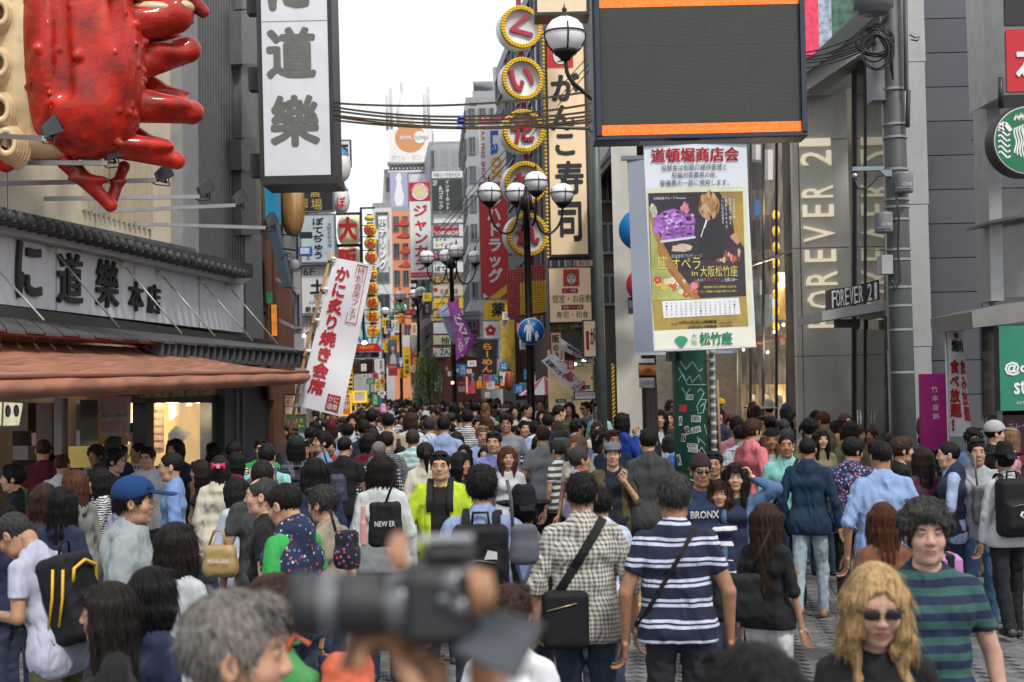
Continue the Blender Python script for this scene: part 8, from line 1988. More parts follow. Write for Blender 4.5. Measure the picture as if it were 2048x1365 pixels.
for a in((28,922,225,108,'black haired young man at the left edge below the menu',dict(style='shaggy',c='black')),(88,955,290,12,'woman with brown hair at the far left, seen from behind',dict(sex='f',style='bob',hair='brown',c='charcoal')),(152,930,255,60,'red brown haired woman in a grey green knit at the left',dict(sex='f',style='long',hair='auburn',c=(.2,.21,.19),top='knit')),(122,962,300,-14,'black haired woman between two brown haired ones at the left',dict(sex='f',style='long',hair='black',c='navy')),(250,950,260,-30,'person in a white blouse behind the blue cap',dict(sex='f',style='bob',hair='black',c='lilac')),(268,842,140,90,'shop clerk with a dark cap inside the takeaway shop',dict(hat='beanie',hatc=(.02,.02,.02),c='grey')),(8,1000,300,80,'person in navy cut by the left edge',dict(c='navy')),(352,868,175,150,'dark haired woman behind the chambray shirt man',dict(sex='f',style='bob',c='navy')),(430,878,165,95,'black haired woman facing the shop at the dark pillar',dict(sex='f',style='medium',c='charcoal')),(988,851,192,168,'middle aged man in a violet blue shirt walking towards the camera',dict(style='short',c='violet blue',top='shirt',skin='b',age=1)),(1014,884,195,-170,'brown haired woman in thin glasses right of the violet blue shirt',dict(sex='f',style='medium',hair='auburn',glasses='clear',c='pale grey',skin='p')),(850,876,200,8,'woman with a low ponytail in a beige coat',dict(sex='f',style='ponytail',hair='dark',c='cream',top='jacket')),(918,893,215,-125,'black haired woman looking right beside the lime jacket',dict(sex='f',style='medium',c='black')),(1012,820,150,174,'smiling man in glasses and a grey henley',dict(style='shaggy',glasses='clear',c='grey',smile=1)),(934,812,140,4,'man in a fine striped tee with a black sling',dict(style='short',c='white',pat='stripe',c2='black',pa=32,pb=.35)),(887,824,158,2,'man in a dusty blue shirt seen from behind',dict(style='short',c='pale blue',top='shirt')),(858,826,150,10,'grey haired man in a pale striped shirt from behind',dict(style='short',hair='salt',c='pale blue',pat='vstripe',c2='white',pa=24,top='shirt')),(820,818,135,3,'woman with a light brown bob in a white top',dict(sex='f',style='bob',hair='brown',c='white')),(727,833,150,5,'man in a dark navy shirt before the tan tee',dict(style='short',c='navy')),(706,820,126,176,'long haired woman in a white blouse facing the camera',dict(sex='f',style='long',c='white',top='shirt')),(800,836,150,0,'child with black hair and white tee between tan tee and white bob',dict(style='bob',sex='f',c='white',h=1.5)),(742,812,130,-5,'woman in a gingham shirt by the pink ice treat',dict(style='shaggy',c='white',pat='gingham',c2='navy',pa=16)),(735,858,160,2,'woman with a bob in maroon beside the cropped grey head',dict(sex='f',style='bob',c='maroon')),(688,862,185,-15,'man with cropped black hair in a black tee right of the denim shirt',dict(style='crop',c='black')),(663,838,120,2,'person in a maroon knit hat under the white banner',dict(sex='f',hat='beanie',hatc=(.10,.012,.03),style='long',hair='brown',c='grey')),(630,836,125,4,'black haired woman in cream under the white banner',dict(sex='f',style='medium',c='cream')),(973,826,120,-4,'auburn haired woman in a white tee before the grey henley',dict(sex='f',style='bob',hair='auburn',c='white')),(948,795,95,5,'man in a navy plaid shirt with a backpack',dict(style='short',c='navy',pat='plaid',c2='denim',pa=10)),(908,792,95,5,'woman in a grey plaid shirt among the far heads',dict(sex='f',style='bob',c='white',pat='plaid',c2='black',pa=9)),(970,797,95,0,'woman with long light brown hair in a pale top',dict(sex='f',style='wavy',hair='light',c='lilac')),(1055,845,165,-175,'bearded man in sunglasses seated low beside the lamp post',dict(style='short',c='charcoal',h=1.35,glasses='sun')),(1030,802,110,176,'smiling woman in white near the lamp post',dict(sex='f',style='medium',c='cream',smile=1)),(1052,797,110,-120,'young man in a white printed tee left of the lamp post',dict(style='crop',c='white')),(1085,812,118,168,'long haired woman in a dark red dress right of the lamp post',dict(sex='f',style='long',c='maroon',top='dress')),(1080,783,85,175,'man in a white shirt and glasses beyond the lamp post',dict(style='crop',c='white',top='shirt',glasses='clear')),(1095,822,135,6,'woman in a navy jumpsuit carrying a red handbag',dict(sex='f',style='short',c='navy',cb='navy')),(1116,801,128,-70,'heavy man in a dark brown sweater, seen from the side',dict(style='crop',c=(.03,.022,.018),top='knit',fat=.9,ra='fwd')),(1138,797,108,172,'woman in an olive sweater facing the camera',dict(sex='f',style='medium',hair='dark',c='khaki',top='knit')),(1197,799,118,150,'woman in a loose aqua sweater with a small black bag',dict(sex='f',style='short',c=(.30,.52,.52),top='knit')),(1172,795,110,130,'woman in dark glasses and a denim shirt',dict(sex='f',style='short',glasses='sun',c='denim')),(1214,789,100,172,'woman with long black hair and a red top',dict(sex='f',style='long',c='red')),(1242,817,148,-60,'long haired woman in a royal blue blouse',dict(sex='f',style='long',c=(.015,.045,.30),top='knit',fat=.5,ra='chin')),(1166,783,85,-160,'man in a dark tee beyond the aqua sweater',dict(style='short',c='black')),(1188,783,90,160,'woman with brown hair beyond the aqua sweater',dict(sex='f',style='medium',hair='dark',c='white')),(1262,803,110,6,'woman with black hair and beige bag near the dark post',dict(sex='f',style='bob',c='beige')),(1320,813,142,172,'smiling woman in an olive cardigan and dark skirt',dict(sex='f',style='medium',c='khaki',top='jacket',open=.05,cu='pale grey',bot='longskirt',cb='charcoal',smile=1)),(1340,794,110,-160,'curly haired woman in round sunglasses',dict(sex='f',style='wavy',hair='dark',glasses='sun',c='navy')),(1337,817,125,178,'woman with short brown hair in pale lace',dict(sex='f',style='short',hair='brown',c='cream')),(1296,848,208,3,'man in a black jacket seen from behind, in front of the dark lamp post',dict(style='short',c='charcoal',top='shirt')),(1159,886,222,-72,'man in a lilac shirt turning his face to the right',dict(style='short',hair='salt',c='lilac',top='shirt',hyaw=0,htilt=-.12,skin='c',age=1)),(1155,862,190,150,'brown haired woman half hidden behind the turning man',dict(sex='f',style='medium',hair='light',c='cream')),(1200,985,300,5,'man in a pale blue plaid shirt hidden behind the checked shirt',dict(style='short',c='pale blue',pat='plaid',c2='white',pa=9,h=1.55)),(1428,893,222,165,'young woman in black glasses behind the knit hat man',dict(sex='f',style='short',glasses='clear',c='black')),(1438,945,262,170,'short girl between the knit hat man and the smiling woman',dict(sex='f',style='medium',hair='brown',c='navy',pat='stripe',c2='white',pa=9,pb=.3,h=1.5)),(1502,829,188,-62,'young man with auburn hair in a pink sweatshirt',dict(style='shaggy',hair='brown',c='pink',top='knit',skin='a')),(1472,826,165,-8,'man in a rose tee beside the pink sweatshirt',dict(style='short',c='rose')),(1436,808,140,120,'man in a navy hooded jacket right behind the green column',dict(style='crop',c='navy',top='hoodie')),(1440,792,100,178,'person in a yellow cap above the navy hooded man',dict(hat='cap',hatc=(.6,.35,.02),c='maroon')),(1614,871,214,-22,'man in a dark navy shirt and pale jeans',dict(style='crop',c=(.012,.03,.065),top='shirt',cb=(.29,.37,.41),bot='slim',shoe=(.22,.12,.05),h=1.72,skin='c',step=.3)),(1698,868,212,-14,'man in a short sleeved floral print shirt',dict(style='shaggy',c=(.035,.035,.10),pat='flowers',c2=(.45,.42,.55),pa=42,pb=.42,top='shirt',sleeve='half',cb='black',hyaw=-.9,htilt=.2,la='fwd',ra='fwd')),(1762,869,262,2,'broad man in a pale blue short sleeved shirt with his back to us',dict(style='crop',c=(.24,.34,.56),top='shirt',sleeve='half',fat=.7,skin='c')),(1766,993,350,4,'woman with long chestnut hair behind the blonde woman',dict(sex='f',style='verylong',hair='auburn',c=(.16,.07,.04),top='knit')),(1530,996,330,-34,'woman with very long dark brown hair in a black top',dict(sex='f',style='verylong',hair='brown',c='black',top='tee',sleeve='half',cb='white')),(1846,885,222,6,'woman with long dark hair and a plaid shirt near the magenta board',dict(sex='f',style='long',hair='dark',c='maroon',pat='plaid',c2='navy',pa=9)),(1952,869,226,172,'smiling man in a speckled grey shirt',dict(style='short',c='pale grey',pat='zebra',c2='grey',pa=40,top='shirt',smile=1,skin='b',cb='denim')),(1986,836,190,-95,'man in a white lettered cap over a black shirt',dict(hat='cap',hatc=(.35,.35,.36),c='black')),(1985,806,165,175,'person in a grey hood and sunglasses behind the lettered cap',dict(hat='beanie',hatc=(.25,.26,.28),glasses='sun',c='pale grey',top='hoodie')),(1606,793,112,-100,'dark skinned man in profile against the metal store corner',dict(style='crop',skin='d',c='olive')),(1538,799,112,20,'person in a pale bucket hat',dict(hat='bucket',hatc=(.38,.37,.33),c='grey')),(1571,803,118,-20,'person in a slate headscarf',dict(sex='f',hat='beanie',hatc=(.055,.06,.08),style='bob',hair='salt',c='black')),(1660,810,122,176,'woman in a black brimmed hat touching her face',dict(sex='f',hat='fedora',hatc=(.01,.01,.012),style='long',c='white',ra='chin')),(1688,822,140,-150,'woman with wavy brown hair in a camel jacket',dict(sex='f',style='wavy',hair='brown',c='camel',top='jacket')),(1700,833,158,4,'woman with long dark hair in olive before the glass door',dict(sex='f',style='verylong',hair='dark',c='khaki',top='jacket')),(1590,818,122,178,'woman with fringed brown hair facing the camera by the store corner',dict(sex='f',style='bob',hair='brown',c='charcoal')),(1542,850,178,174,'woman in a black beret and denim jacket over a pale sweater',dict(sex='f',hat='beanie',hatc=(.012,.012,.015),style='long',hair='light',c='denim',top='jacket',open=.05,cu='pale grey')),(1540,824,150,6,'person with a black bun and white collar',dict(sex='f',style='updo',c='black')),(1567,832,155,-6,'man with cropped greying hair below the headscarf',dict(style='crop',hair='salt',c='navy')),(1619,830,165,6,'person with fluffy black hair and an olive parka',dict(sex='f',style='curly',hair='black',c='khaki',top='hoodie')),(1505,797,105,150,'woman in a brown brimmed hat before the glass facade',dict(sex='f',hat='fedora',hatc=(.06,.03,.02),style='long',c='beige')),(1511,803,110,0,'woman with straight brown hair before the glass facade',dict(sex='f',style='long',hair='brown',c='grey')),(1632,816,125,10,'person with a black bob near the glass door',dict(sex='f',style='bob',c='ice')),(1823,843,168,172,'older man in a striped sweater left of the magenta board',dict(style='short',c='navy',pat='stripe',c2='grey',pa=20,pb=.3,skin='c',age=1)),(1849,821,150,-20,'woman with orange red hair in a black dotted dress',dict(sex='f',style='medium',hair='red',c='black',pat='dots',c2='cream',pa=24,pb=.2)),(1822,824,145,100,'black haired person behind the striped sweater man',dict(sex='f',style='bob',c='charcoal')),(1783,857,190,8,'brown haired man right of the broad blue shirt',dict(style='short',hair='brown',c='olive')),(1800,866,215,-90,'brown haired man in profile behind the broad blue shirt',dict(style='shaggy',hair='brown',c='black')),(1640,850,175,-170,'woman with long black hair between navy shirt and floral shirt',dict(sex='f',style='long',c='khaki')),(1480,842,170,8,'person in a blue plaid shirt behind the pink sweatshirt',dict(style='short',c='white',pat='plaid',c2='denim',pa=12))):
 o_=dict(a[5]);g_h=o_.pop('g',None);hv=o_.pop('h',None)
 if hv:o_['h']=hv
 person(*a[:5],**o_)
# the ones that carry something of note
p=person(1224,873,208,178,'man in a grey flat cap and olive shirt over a dark tee',hat='flatcap',hatc=(.12,.13,.145),c=(.075,.062,.028),top='shirt',sleeve='half',open=.07,cu=(.014,.017,.026),cb='denim',la='strap',skin='a',h=1.70)
p=person(1399,903,262,-172,'man in a dark knit hat and round sunglasses, navy tee reading BRONX',hat='beanie',hatc=(.035,.018,.024),glasses='sun',c=(.016,.028,.065),top='tee',skin='c',h=1.68,style='crop')
k_=p[2]['h']/1.75;printed(p,'BRONX',-.115*k_,1.245*k_,.115*k_,1.305*k_,True,mat('print cream',(.55,.55,.50),.7))
p=person(1470,912,262,170,'smiling long haired woman in a dotted navy dress and denim jacket, hand raised',sex='f',style='long',hair='dark',c='denim',top='jacket',open=.075,cu='navy',smile=1,skin='a',la='hair')
p=person(1571,850,205,172,'man in an aqua shirt with a dark diagonal strap',style='crop',c=(.20,.47,.45),top='shirt',skin='c',h=1.74);crossbag(p,'dark diagonal strap bag on the aqua shirt',None,1,.95,.1)
p=person(1899,875,226,78,'man in a navy vest over a pale blue shirt, looking left',style='crop',c=(.30,.37,.55),top='shirt',cb=(.015,.02,.04),la='fwd',ra='fwd')
sdf_=p;k_=p[2]['h']/1.75
def vest(g):
 g.cap((-.085*k_,0,1.29*k_),(.085*k_,0,1.29*k_),.128*k_,k=.03);g.cap((-.07*k_,0,1.1*k_),(.07*k_,0,1.1*k_),.122*k_,k=.06);g.cap((-.08*k_,0,.92*k_),(.08*k_,0,.92*k_),.135*k_,k=.06);g.cap((0,-.02,1.42*k_),(0,-.02,1.44*k_),.115*k_,k=.04)
 g.noise(np.random.default_rng(3),.004,24,4);g.below(.86*k_)
 for s in(-1,1):g.cap((s*.235*k_,0,1.45*k_),(s*.30*k_,0,1.2*k_),.075,.10,.01,'s')
 g.cap((0,.05,1.46*k_),(0,.06,1.6*k_),.075,.1,.01,'s')
sdfpart('vest',p[0],cloth(CN['navy']),vest,(-.3,-.25,.8),(.3,.25,1.6),.014)
k_=pv_[2]['h']/1.75;sdfpart('vest',pv_[0],cloth(CN['navy'],'flowers',(.45,.5,.6),38,.28),vest,(-.3,-.25,.8),(.3,.25,1.6),.011)
p=person(2009,871,236,6,'person in a black wide brimmed hat and white hoodie at the right edge',sex='f',hat='fedora',hatc=(.012,.012,.013),style='short',c='pale grey',top='hoodie',cb='black',step=.3);backpack(p,'big black sports backpack at the right edge',w_=.16,hh=.26,dp=.09,logo=[[(-.02,-.06),(0,-.02),(.03,-.03),(.005,-.05),(.02,-.09),(0,-.07)]])
tote('grey slouch tote on the shoulder of the smiling speckled shirt man',1950,972,1988,1048,12.4,mat('grey vinyl',(.16,.165,.16),.4),[(1955,975),(1950,930),(1948,905)])
tote('small red handbag with two handles',1091,912,1109,946,20.5,RED,[(1094,912),(1097,890),(1103,890),(1106,912)],None,'handbag','handbag')
tote('small black shoulder bag on the aqua sweater',1191,857,1211,874,23.4,BPK,[(1192,857),(1188,830),(1190,815)],None,'handbag','handbag',.06)
tote('blue shopping bag hanging by the bicycles',1107,876,1139,905,17,mat('teal bag',(.03,.10,.15),.6),None,None,'shopping_bag','shopping bag')
tote('bright blue bag edge left of the green column foot',1337,910,1358,938,15.2,mat('vivid blue bag',(.01,.09,.52),.5),None,None,'shopping_bag','shopping bag')
tote('pink fluffy ice treat in a mint cup held among far heads',760,808,771,827,22,mat('candy pink',(.62,.25,.50),.8),None,None,'ice_treat','ice treat',.08)
tote('orange red backpack at the bottom edge behind the green top',640,1318,738,1400,4.3,mat('backpack orange',(.52,.10,.04),.6,bump=.3,bs=30),[(575,1365),(568,1310),(590,1272),(620,1290)],None,'backpack','backpack',.16)
tote('grey bag of a camera bag strap over the denim shirt shoulder',655,950,690,1010,13.2,mat('bag navy',(.02,.03,.06),.6),[(660,950),(648,905),(640,890)],None,'backpack','backpack',.14)
tote('pair of pink and salmon umbrella tubes carried upright',722,1012,731,1092,8.8,mat('salmon tube',(.55,.26,.22),.5),None,None,'umbrella_tube','umbrella',.02)
tote('dark backpack with a gold zip on the very long haired woman in black',1425,1150,1525,1245,8.4,BPK,[(1500,1150),(1540,1060)],None,'backpack','backpack',.10)
# pink suitcase
f=Face(1866,1106,1918,1185,8.0);sc=thing('suitcase','lilac pink hard suitcase standing between the legs at the right','suitcase',f.pt(1890,1185));PKS=mat('suitcase pink',(.42,.18,.42),.35)
c=f.pt(1892,1146);B=MB().bev(c.x-.075,c.x+.075,c.y-.1,c.y+.1,0.06,c.z+.11,PKS,.03);part(B,'shell',sc);part(MB().bev(c.x-.025,c.x+.025,c.y-.105,c.y+.105,.058,c.z+.113,BPK,.01),'zip_band',sc)
for s in(-1,1):part(MB().lathe([(0,-.015),(.03,-.015),(.03,.015),(0,.015)],BLACKM,10,M=Matrix.Translation((c.x+s*.06,c.y-.08,.03))@Matrix.Rotation(R(90),4,'Y')),'wheel',sc)
# ---- bicycles
def bicycle(label,x,y,yaw,fc):
 t=empty('bicycle',label,'bicycle',(x,y,0),(0,0,yaw),'bicycles parked before the lamp post');t.scale=(1.16,1.16,1.16);CH=mat('chrome');TY=mat('tyre',(.015,.015,.015),.7);FR=mat('bike frame %s'%(fc,),fc,.3,.3)
 for cx in(-.53,.53):
  B=MB().tube([(cx+.32*math.cos(a*math.pi/14),0,.34+.32*math.sin(a*math.pi/14))for a in range(29)],.018,TY,6,False);w_=B.build('tyre',t)
  B=MB().tube([(cx+.30*math.cos(a*math.pi/14),0,.34+.30*math.sin(a*math.pi/14))for a in range(29)],.008,CH,5,False)
  for a in range(10):B.tube([(cx,0,.34),(cx+.3*math.cos(a*.628),0,.34+.3*math.sin(a*.628))],.002,CH,4)
  B.tube([(cx+.37*math.cos(a*.3+.3),0,.34+.37*math.sin(a*.3+.3))for a in range(8)],.014,FR,6);B.build('rim',w_)
 B=MB()
 for pts in([(-.53,0,.34),(-.15,0,.28),(.42,0,.78)],[(-.15,0,.28),(-.28,0,.80)],[(-.53,0,.34),(-.27,0,.70)],[(-.27,0,.66),(.41,0,.74)],[(.53,0,.34),(.42,0,.78),(.39,0,.95)]):B.tube(pts,.016,FR,7)
 B.build('frame',t)
 MB().tube([(.20,-.28,1.0),(.34,-.24,1.04),(.39,-.1,.98),(.39,.1,.98),(.34,.24,1.04),(.20,.28,1.0)],.012,CH,7).build('handlebar',t)
 MB().ball((-.29,0,.85),(.13,.08,.045),BLACKM,12).build('saddle',t)
 B=MB()
 for i in range(7):
  z=.78+i*.035;w_=.12+i*.006;B.tube([(.48-.0,-w_,z),(.48+w_*1.8,-w_,z),(.48+w_*1.8,w_,z),(.48,w_,z),(.48,-w_,z)],.004,CH,4,False)
 for i in range(9):
  q=i/8;B.tube([(.48+q*.22,-.12,.78),(.48+q*.26,-.158,1.0)],.003,CH,4);B.tube([(.48+q*.22,.12,.78),(.48+q*.26,.158,1.0)],.003,CH,4);B.tube([(.70,-.12+q*.24,.78),(.745,-.158+q*.316,1.0)],.003,CH,4)
 B.build('basket',t)
 B=MB()
 for y_ in(-.06,-.02,.02,.06):B.tube([(-.75,y_,.72),(-.35,y_,.72)],.006,CH,5)
 B.tube([(-.75,-.07,.72),(-.75,.07,.72)],.006,CH,5);B.tube([(-.7,0,.72),(-.53,0,.34)],.006,CH,5);B.build('rear_rack',t)
for i,(x,d,a,fc,lab)in enumerate(((1128,21.5,95,(.2,.21,.22),'silver bicycle, leftmost of the parked row'),(1156,22.2,78,(.02,.02,.025),'black bicycle, second from the left in the parked row'),(1190,22.8,100,(.25,.04,.04),'red framed bicycle in the middle of the parked row'),(1240,22.0,20,(.3,.3,.31),'silver bicycle with its rack to the camera, by the dark post'),(1268,23.0,110,(.03,.05,.1),'dark blue bicycle farthest right in the parked row'))):
 q=W(x,900,d);bicycle(lab,q.x,q.y,R(a),fc)
f=Face(1085,950,1150,970,17.5);rl=thing('barrier_rail','low yellow and black barrier rail before the bicycles','barrier',(f.pt(1200,970).x,f.pt(1200,970).y,0));z_=f.pt(1100,963).z
for i in range(5):
 a,b=f.pt(1070+i*18,963),f.pt(1088+i*18,963);part(MB().tube([(a.x,a.y,z_),(b.x,b.y,z_)],.022,YEL if i%2 else BLACKM,8),'rail_band',rl)
for x in(1074,1156):a=f.pt(x,963);part(MB().tube([(a.x,a.y,0),(a.x,a.y,z_)],.025,STEEL,8),'rail_post',rl)
# ---- hands-up photographer
CD=1.25;g=W(905,1200,CD);z0=g.z;px0=W(985,1200,CD)
PM=Matrix.Translation((px0 .x+.03,CD+.04,0))@Matrix.Rotation(R(84),4,'Z');PI_=PM.inverted()
def loc_(x,y,d):v=PI_@W(x,y,d);return tuple(c_/.926 for c_ in v)
ph=person(985,1900,F/1.42,84,'photographer holding a camera up with both hands, only the hands in view',h=1.62,c=(.5,.45,.36),top='tee',sleeve='short',la=(loc_(905,2150,CD-.02),loc_(872,1530,CD+.03)),ra=(loc_(1030,2150,CD+.14),loc_(988,1470,CD+.06)),skin='c')
ph[0].matrix_world=PM
CBK=mat('camera body',(.022,.024,.027),.42,var=.15,bump=.3,bs=300);CGR=mat('camera ring',(.17,.18,.19),.3,.5)
cm=thing('camera','blurred black camera with a long lens and folded out screen, held up in the foreground','camera',g);f=Face(620,1070,1095,1340,CD)
def cb(x,y,dy=0):return f.pt(x,y)+Vector((0,dy,0))
c=cb(880,1185);s_=F/CD
B=MB().bev(*[v for v in(cb(806,0).x,cb(968,0).x,CD-.03,CD+.045)],cb(0,1290).z,cb(0,1128).z,CBK,.012);part(B,'camera_body',cm)
part(MB().bev(cb(842,0).x,cb(955,0).x,CD-.022,CD+.035,cb(0,1132).z,cb(0,1082).z,CBK,.012),'viewfinder_hump',cm)
part(MB().bev(cb(838,0).x,cb(950,0).x,CD-.018,CD+.03,cb(0,1081).z,cb(0,1076).z,mat('hot shoe',(.30,.32,.33),.4,.3),.002),'hot_shoe',cm)
r_=62/s_;M=Matrix.Translation(cb(830,1205))@Matrix.Rotation(R(-90),4,'Y')
part(MB().lathe([(0,-.02),(r_*.92,-.02),(r_*.92,.03),(r_,.034),(r_,.060),(r_*.95,.064),(r_*.95,.085),(r_*1.04,.088),(r_*1.04,.105),(r_*.9,.107),(r_*.8,.095),(0,.09)],CBK,40,M=M),'lens_barrel',cm)
part(MB().lathe([(r_*.965,.067),(r_*.975,.07),(r_*.975,.079),(r_*.965,.082)],CGR,40,M=M),'lens_ring',cm);part(MB().lathe([(r_*.93,.008),(r_*.945,.010),(r_*.945,.022),(r_*.93,.024)],CGR,40,M=M),'zoom_ring',cm)
for x,y,q in((912,1160,.012),(938,1150,.009),(925,1205,.008),(893,1190,.006)):part(MB().lathe([(0,.005),(q,.005),(q,-.004)],CGR,14,M=Matrix.Translation(cb(x,y,-.031))@Matrix.Rotation(R(90),4,'X')),'button',cm)
P=[cb(958,1218,-.01),cb(1085,1240,-.05),cb(1030,1335,-.07),cb(905,1290,-.03)]
part(MB().prism(P,(.0,.008,.003),CBK),'screen_back',cm);part(MB().prism([p_.lerp((P[0]+P[2])/2,.1)+Vector((0,-.001,0))for p_ in P],(0,-.001,0),mat('camera screen',(.06,.07,.08),.25)),'folded_screen',cm)
# fingers round the body
SK=skin('c')
for pts in([(805,1075,-.01),(800,1100,-.028),(812,1126,-.036)],[(952,1140,-.03),(962,1170,-.04),(958,1215,-.035)],[(968,1150,.0),(972,1190,-.01),(968,1235,-.0)]):
 o_=MB().tube([PI_@cb(*q)for q in pts],[.0085,.0095,.007],SK,10).build('finger',ph[0])
# ---- the rest of the crowd: templates, then copies with their own clothes and hair
rng=random.Random(21);TPLS=[]
TS=[dict(style='short',top='tee'),dict(style='shaggy',top='shirt'),dict(style='crop',top='tee',la='fwd'),dict(sex='f',style='long',top='knit',bot='skirt'),dict(sex='f',style='bob',top='shirt'),dict(sex='f',style='medium',top='jacket',ra='chin'),dict(style='short',top='jacket',ra='phone'),dict(sex='f',style='ponytail',top='tee'),dict(sex='f',style='wavy',top='knit'),dict(style='short',top='shirt',glasses='clear',h=1.75),dict(sex='f',style='long',top='tee',smile=1),dict(style='curly',top='hoodie'),dict(sex='f',style='updo',top='shirt',bot='longskirt')]
HC={'black':'black','dark':'dark','brown':'brown','auburn':'auburn','light':'light brown','salt':'greying'}
STY={'short':'short','shaggy':'shaggy','crop':'cropped','long':'long straight','bob':'bobbed','medium':'shoulder length','ponytail':'tied back','wavy':'wavy','curly':'curly','updo':'pinned up'}
LM=[(600,'by the bamboo pole'),(640,'below the white banner'),(690,'right of the banner foot'),(745,'under the yellow lanterns'),(775,'by the farthest lamp'),(803,'under the small blue sign'),(840,'at the third lamp'),(868,'near the willow'),(908,'at the second lamp'),(950,'below the noodle flag'),(985,'below the drug store sign'),(1030,'left of tall lamp'),(1062,'at the tall lamp post'),(1100,'right of the tall lamp post'),(1150,'below the white flags'),(1200,'by the green pole'),(1250,'before the white corner'),(1300,'by the dark post'),(1390,'behind the green column'),(1450,'right of the green column'),(1500,'before the glass facade'),(1560,'left of the store letters'),(1620,'under the store letters'),(1680,'at the glass door'),(1740,'left of the utility pole'),(1820,'at the utility pole'),(1870,'before the magenta board'),(1930,'by the upright flag'),(2010,'by the green shop panel'),(20,'at the left edge'),(100,'left part of the shop queue'),(200,'below the shop banner'),(300,'before the shop window'),(400,'right of the shop window'),(500,'before the dark pillar')]
def make_tpl(o,i,lod):
 o=dict(o);o.setdefault('h',1.62 if o.get('sex')=='f'else 1.72);out,HM,L=build_person(dict(o,seed=i),.022 if lod==1 else .034,lod);ob=[]
 for nm,dat in out.items():
  if nm=='glasses':
   B,HM2=dat;B=MB();continue
  V,Q,mats,mi=dat;ob.append((nm,npmesh(nm,V,Q,mats,mi)))
 return o,ob
T1=[make_tpl(o,i,1)for i,o in enumerate(TS)];T2=[make_tpl(o,i,2)for i,o in enumerate(TS)]
USED=set();CNT=0;DKN=['black','charcoal','navy','white','grey','pale grey','white','navy','white','pale blue','cream','denim','pale blue','beige','olive','maroon','cream','brown','chambray','rose','aqua','khaki','red','green']
def walker(x,y,toward,ground=True):
 global CNT
 d=y;px_=1024+x/y*F;ti=rng.randrange(len(TS));o,ob=(T1 if d<27 else T2)[ti];hc=rng.choice(['black','black','black','dark','dark','brown','auburn','light','salt']);k=rng.uniform(.95,1.05)
 yaw=(180 if toward else 0)+rng.gauss(0,28)+math.degrees(.1)
 fc='facing us'if toward else 'walking away';land=min(LM,key=lambda q:abs(q[0]-px_))[1];dist='near'if d<22 else 'midway'if d<34 else 'far'
 for _ in range(40):
  cn=rng.choice(DKN);lab='%s in %s %s, %s %s hair, %s, %s, %s'%('woman'if o.get('sex')=='f'else 'man',cn,{'tee':'tee','shirt':'shirt','knit':'sweater','jacket':'jacket','hoodie':'hoodie'}[o['top']],STY[o['style']],HC[hc],fc,land,dist);lab=lab.replace('shoulder length','shoulder-length').replace('light brown','light-brown').replace('long straight','long').replace('pinned up','pinned').replace('tied back','tied')
  if lab not in USED:break
  hc=rng.choice(list(HC))
 USED.add(lab);CNT+=1
 root=empty('person',lab,'person',(x,y,0),(0,0,R(yaw)),'people in the crowd up the street');root.scale=(k,k,k)
 pat=rng.choice([None]*7+['stripe','plaid','check']);mt=cloth(CN[cn],pat,CN['white']if cn!='white'else CN['navy'],14)if pat else cloth(CN[cn])
 for nm,me in ob:
  c=bpy.data.objects.new(nm,me);COL.objects.link(c);c.parent=root
  m={'top':mt,'hair':hairmat(HAIR[hc],hc),'trousers':cloth(CN[rng.choice(['navy','black','denim','charcoal','beige','khaki'])]),'skirt':cloth(CN[rng.choice(['black','navy','beige','grey'])])}.get(nm)
  if m:c.material_slots[0].link='OBJECT';c.material_slots[0].material=m
 PTS.append((x,y,d))
def free(x,y,r=.46):return all((x-a)**2+(y-b)**2>r*r for a,b,_ in PTS)
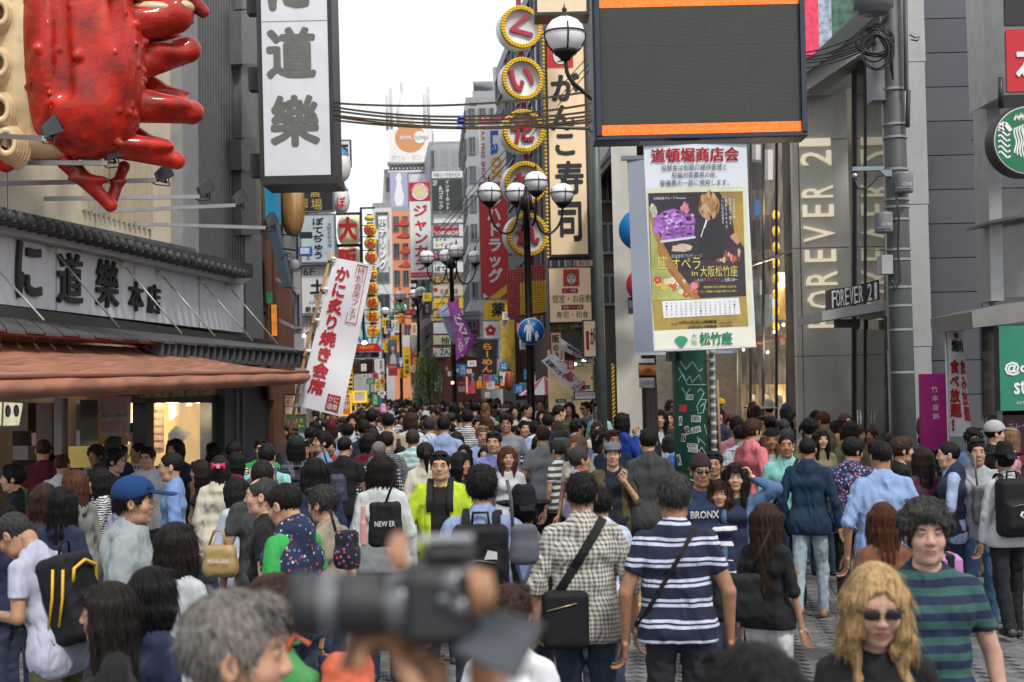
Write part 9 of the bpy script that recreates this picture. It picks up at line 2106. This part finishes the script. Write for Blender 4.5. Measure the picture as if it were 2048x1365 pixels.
def fill(n,xa,xb,da,db,tw=.45,r=.46,dpow=1.0):
 k=0
 for _ in range(n*30):
  d=da+(db-da)*rng.random()**dpow;x0,x1=(xa(d)if callable(xa)else xa),(xb(d)if callable(xb)else xb)
  x=(rng.uniform(x0,x1)-1024)/F*d
  if free(x,d,r):walker(x,d,rng.random()<tw);k+=1
  if k>=n:break
LX=lambda d:575+(min(d,80)-16)*2.2;RX=lambda d:1235-(d-16)*5.0 if d<50 else 1065-(d-50)*3.2
fill(44,LX,RX,15.5,24,.45,.48);fill(74,LX,RX,24,36,.5,.42);fill(54,LX,RX,36,46,.5,.42)
fill(12,1310,1480,16,27,.5);fill(10,1500,1780,17.5,21.5,.5);fill(6,1900,2080,15,19,.4);fill(14,60,540,14.5,18.0,.3,.5)
# beyond that the crowd reads as one mass
V_,Q_,MI,n_=[],[],[],0;cms=[cloth(CN[c])for c in('pale blue','navy','white','pale grey','white','beige')]+[hairmat(HAIR['black'],'black'),hairmat(HAIR['brown'],'brown'),skin('b')]
for j in range(1150):
 d=46+120*rng.random()**1.5;x=(rng.uniform(LX(d)+5,RX(d)if d<80 else 969-(d-80)*.9)-1024)/F*d
 B=MB();h_=rng.uniform(1.58,1.84);B.lathe([(.14,0),(.16,.9),(.18,1.0),(.225,h_-.33),(.15,h_-.26),(.05,h_-.22)],0,7,c=(x,d,0));k1=len(B.f);B.ball((x,d,h_-.12),(.078,.09,.122),1,8)
 fl=[len(f_)for f_ in B.f];V_+=B.v;Q_+=[tuple(n_+i for i in f_)for f_ in B.f];ci=rng.randrange(6);hi_=rng.choice([6,6,6,7]);face_cam=rng.random()<.62
 for q,f_ in enumerate(B.f):
  if q<k1:MI.append(ci)
  else:
   cy=sum(B.v[i][1]for i in f_)/4;cz=sum(B.v[i][2]for i in f_)/4;MI.append(8 if face_cam and cy<d-.025 and cz<h_-.06 else hi_)
 n_+=len(B.v)
me=npmesh('distant_crowd',V_,Q_,cms,MI);o_=link('distant_crowd',me);tag(o_,'dense mass of distant heads filling the far end of the street','crowd',None,'stuff')
print('WALKERS',CNT)
print('SCRIPT TIME',time.time()-T0,'objects',len(bpy.data.objects))
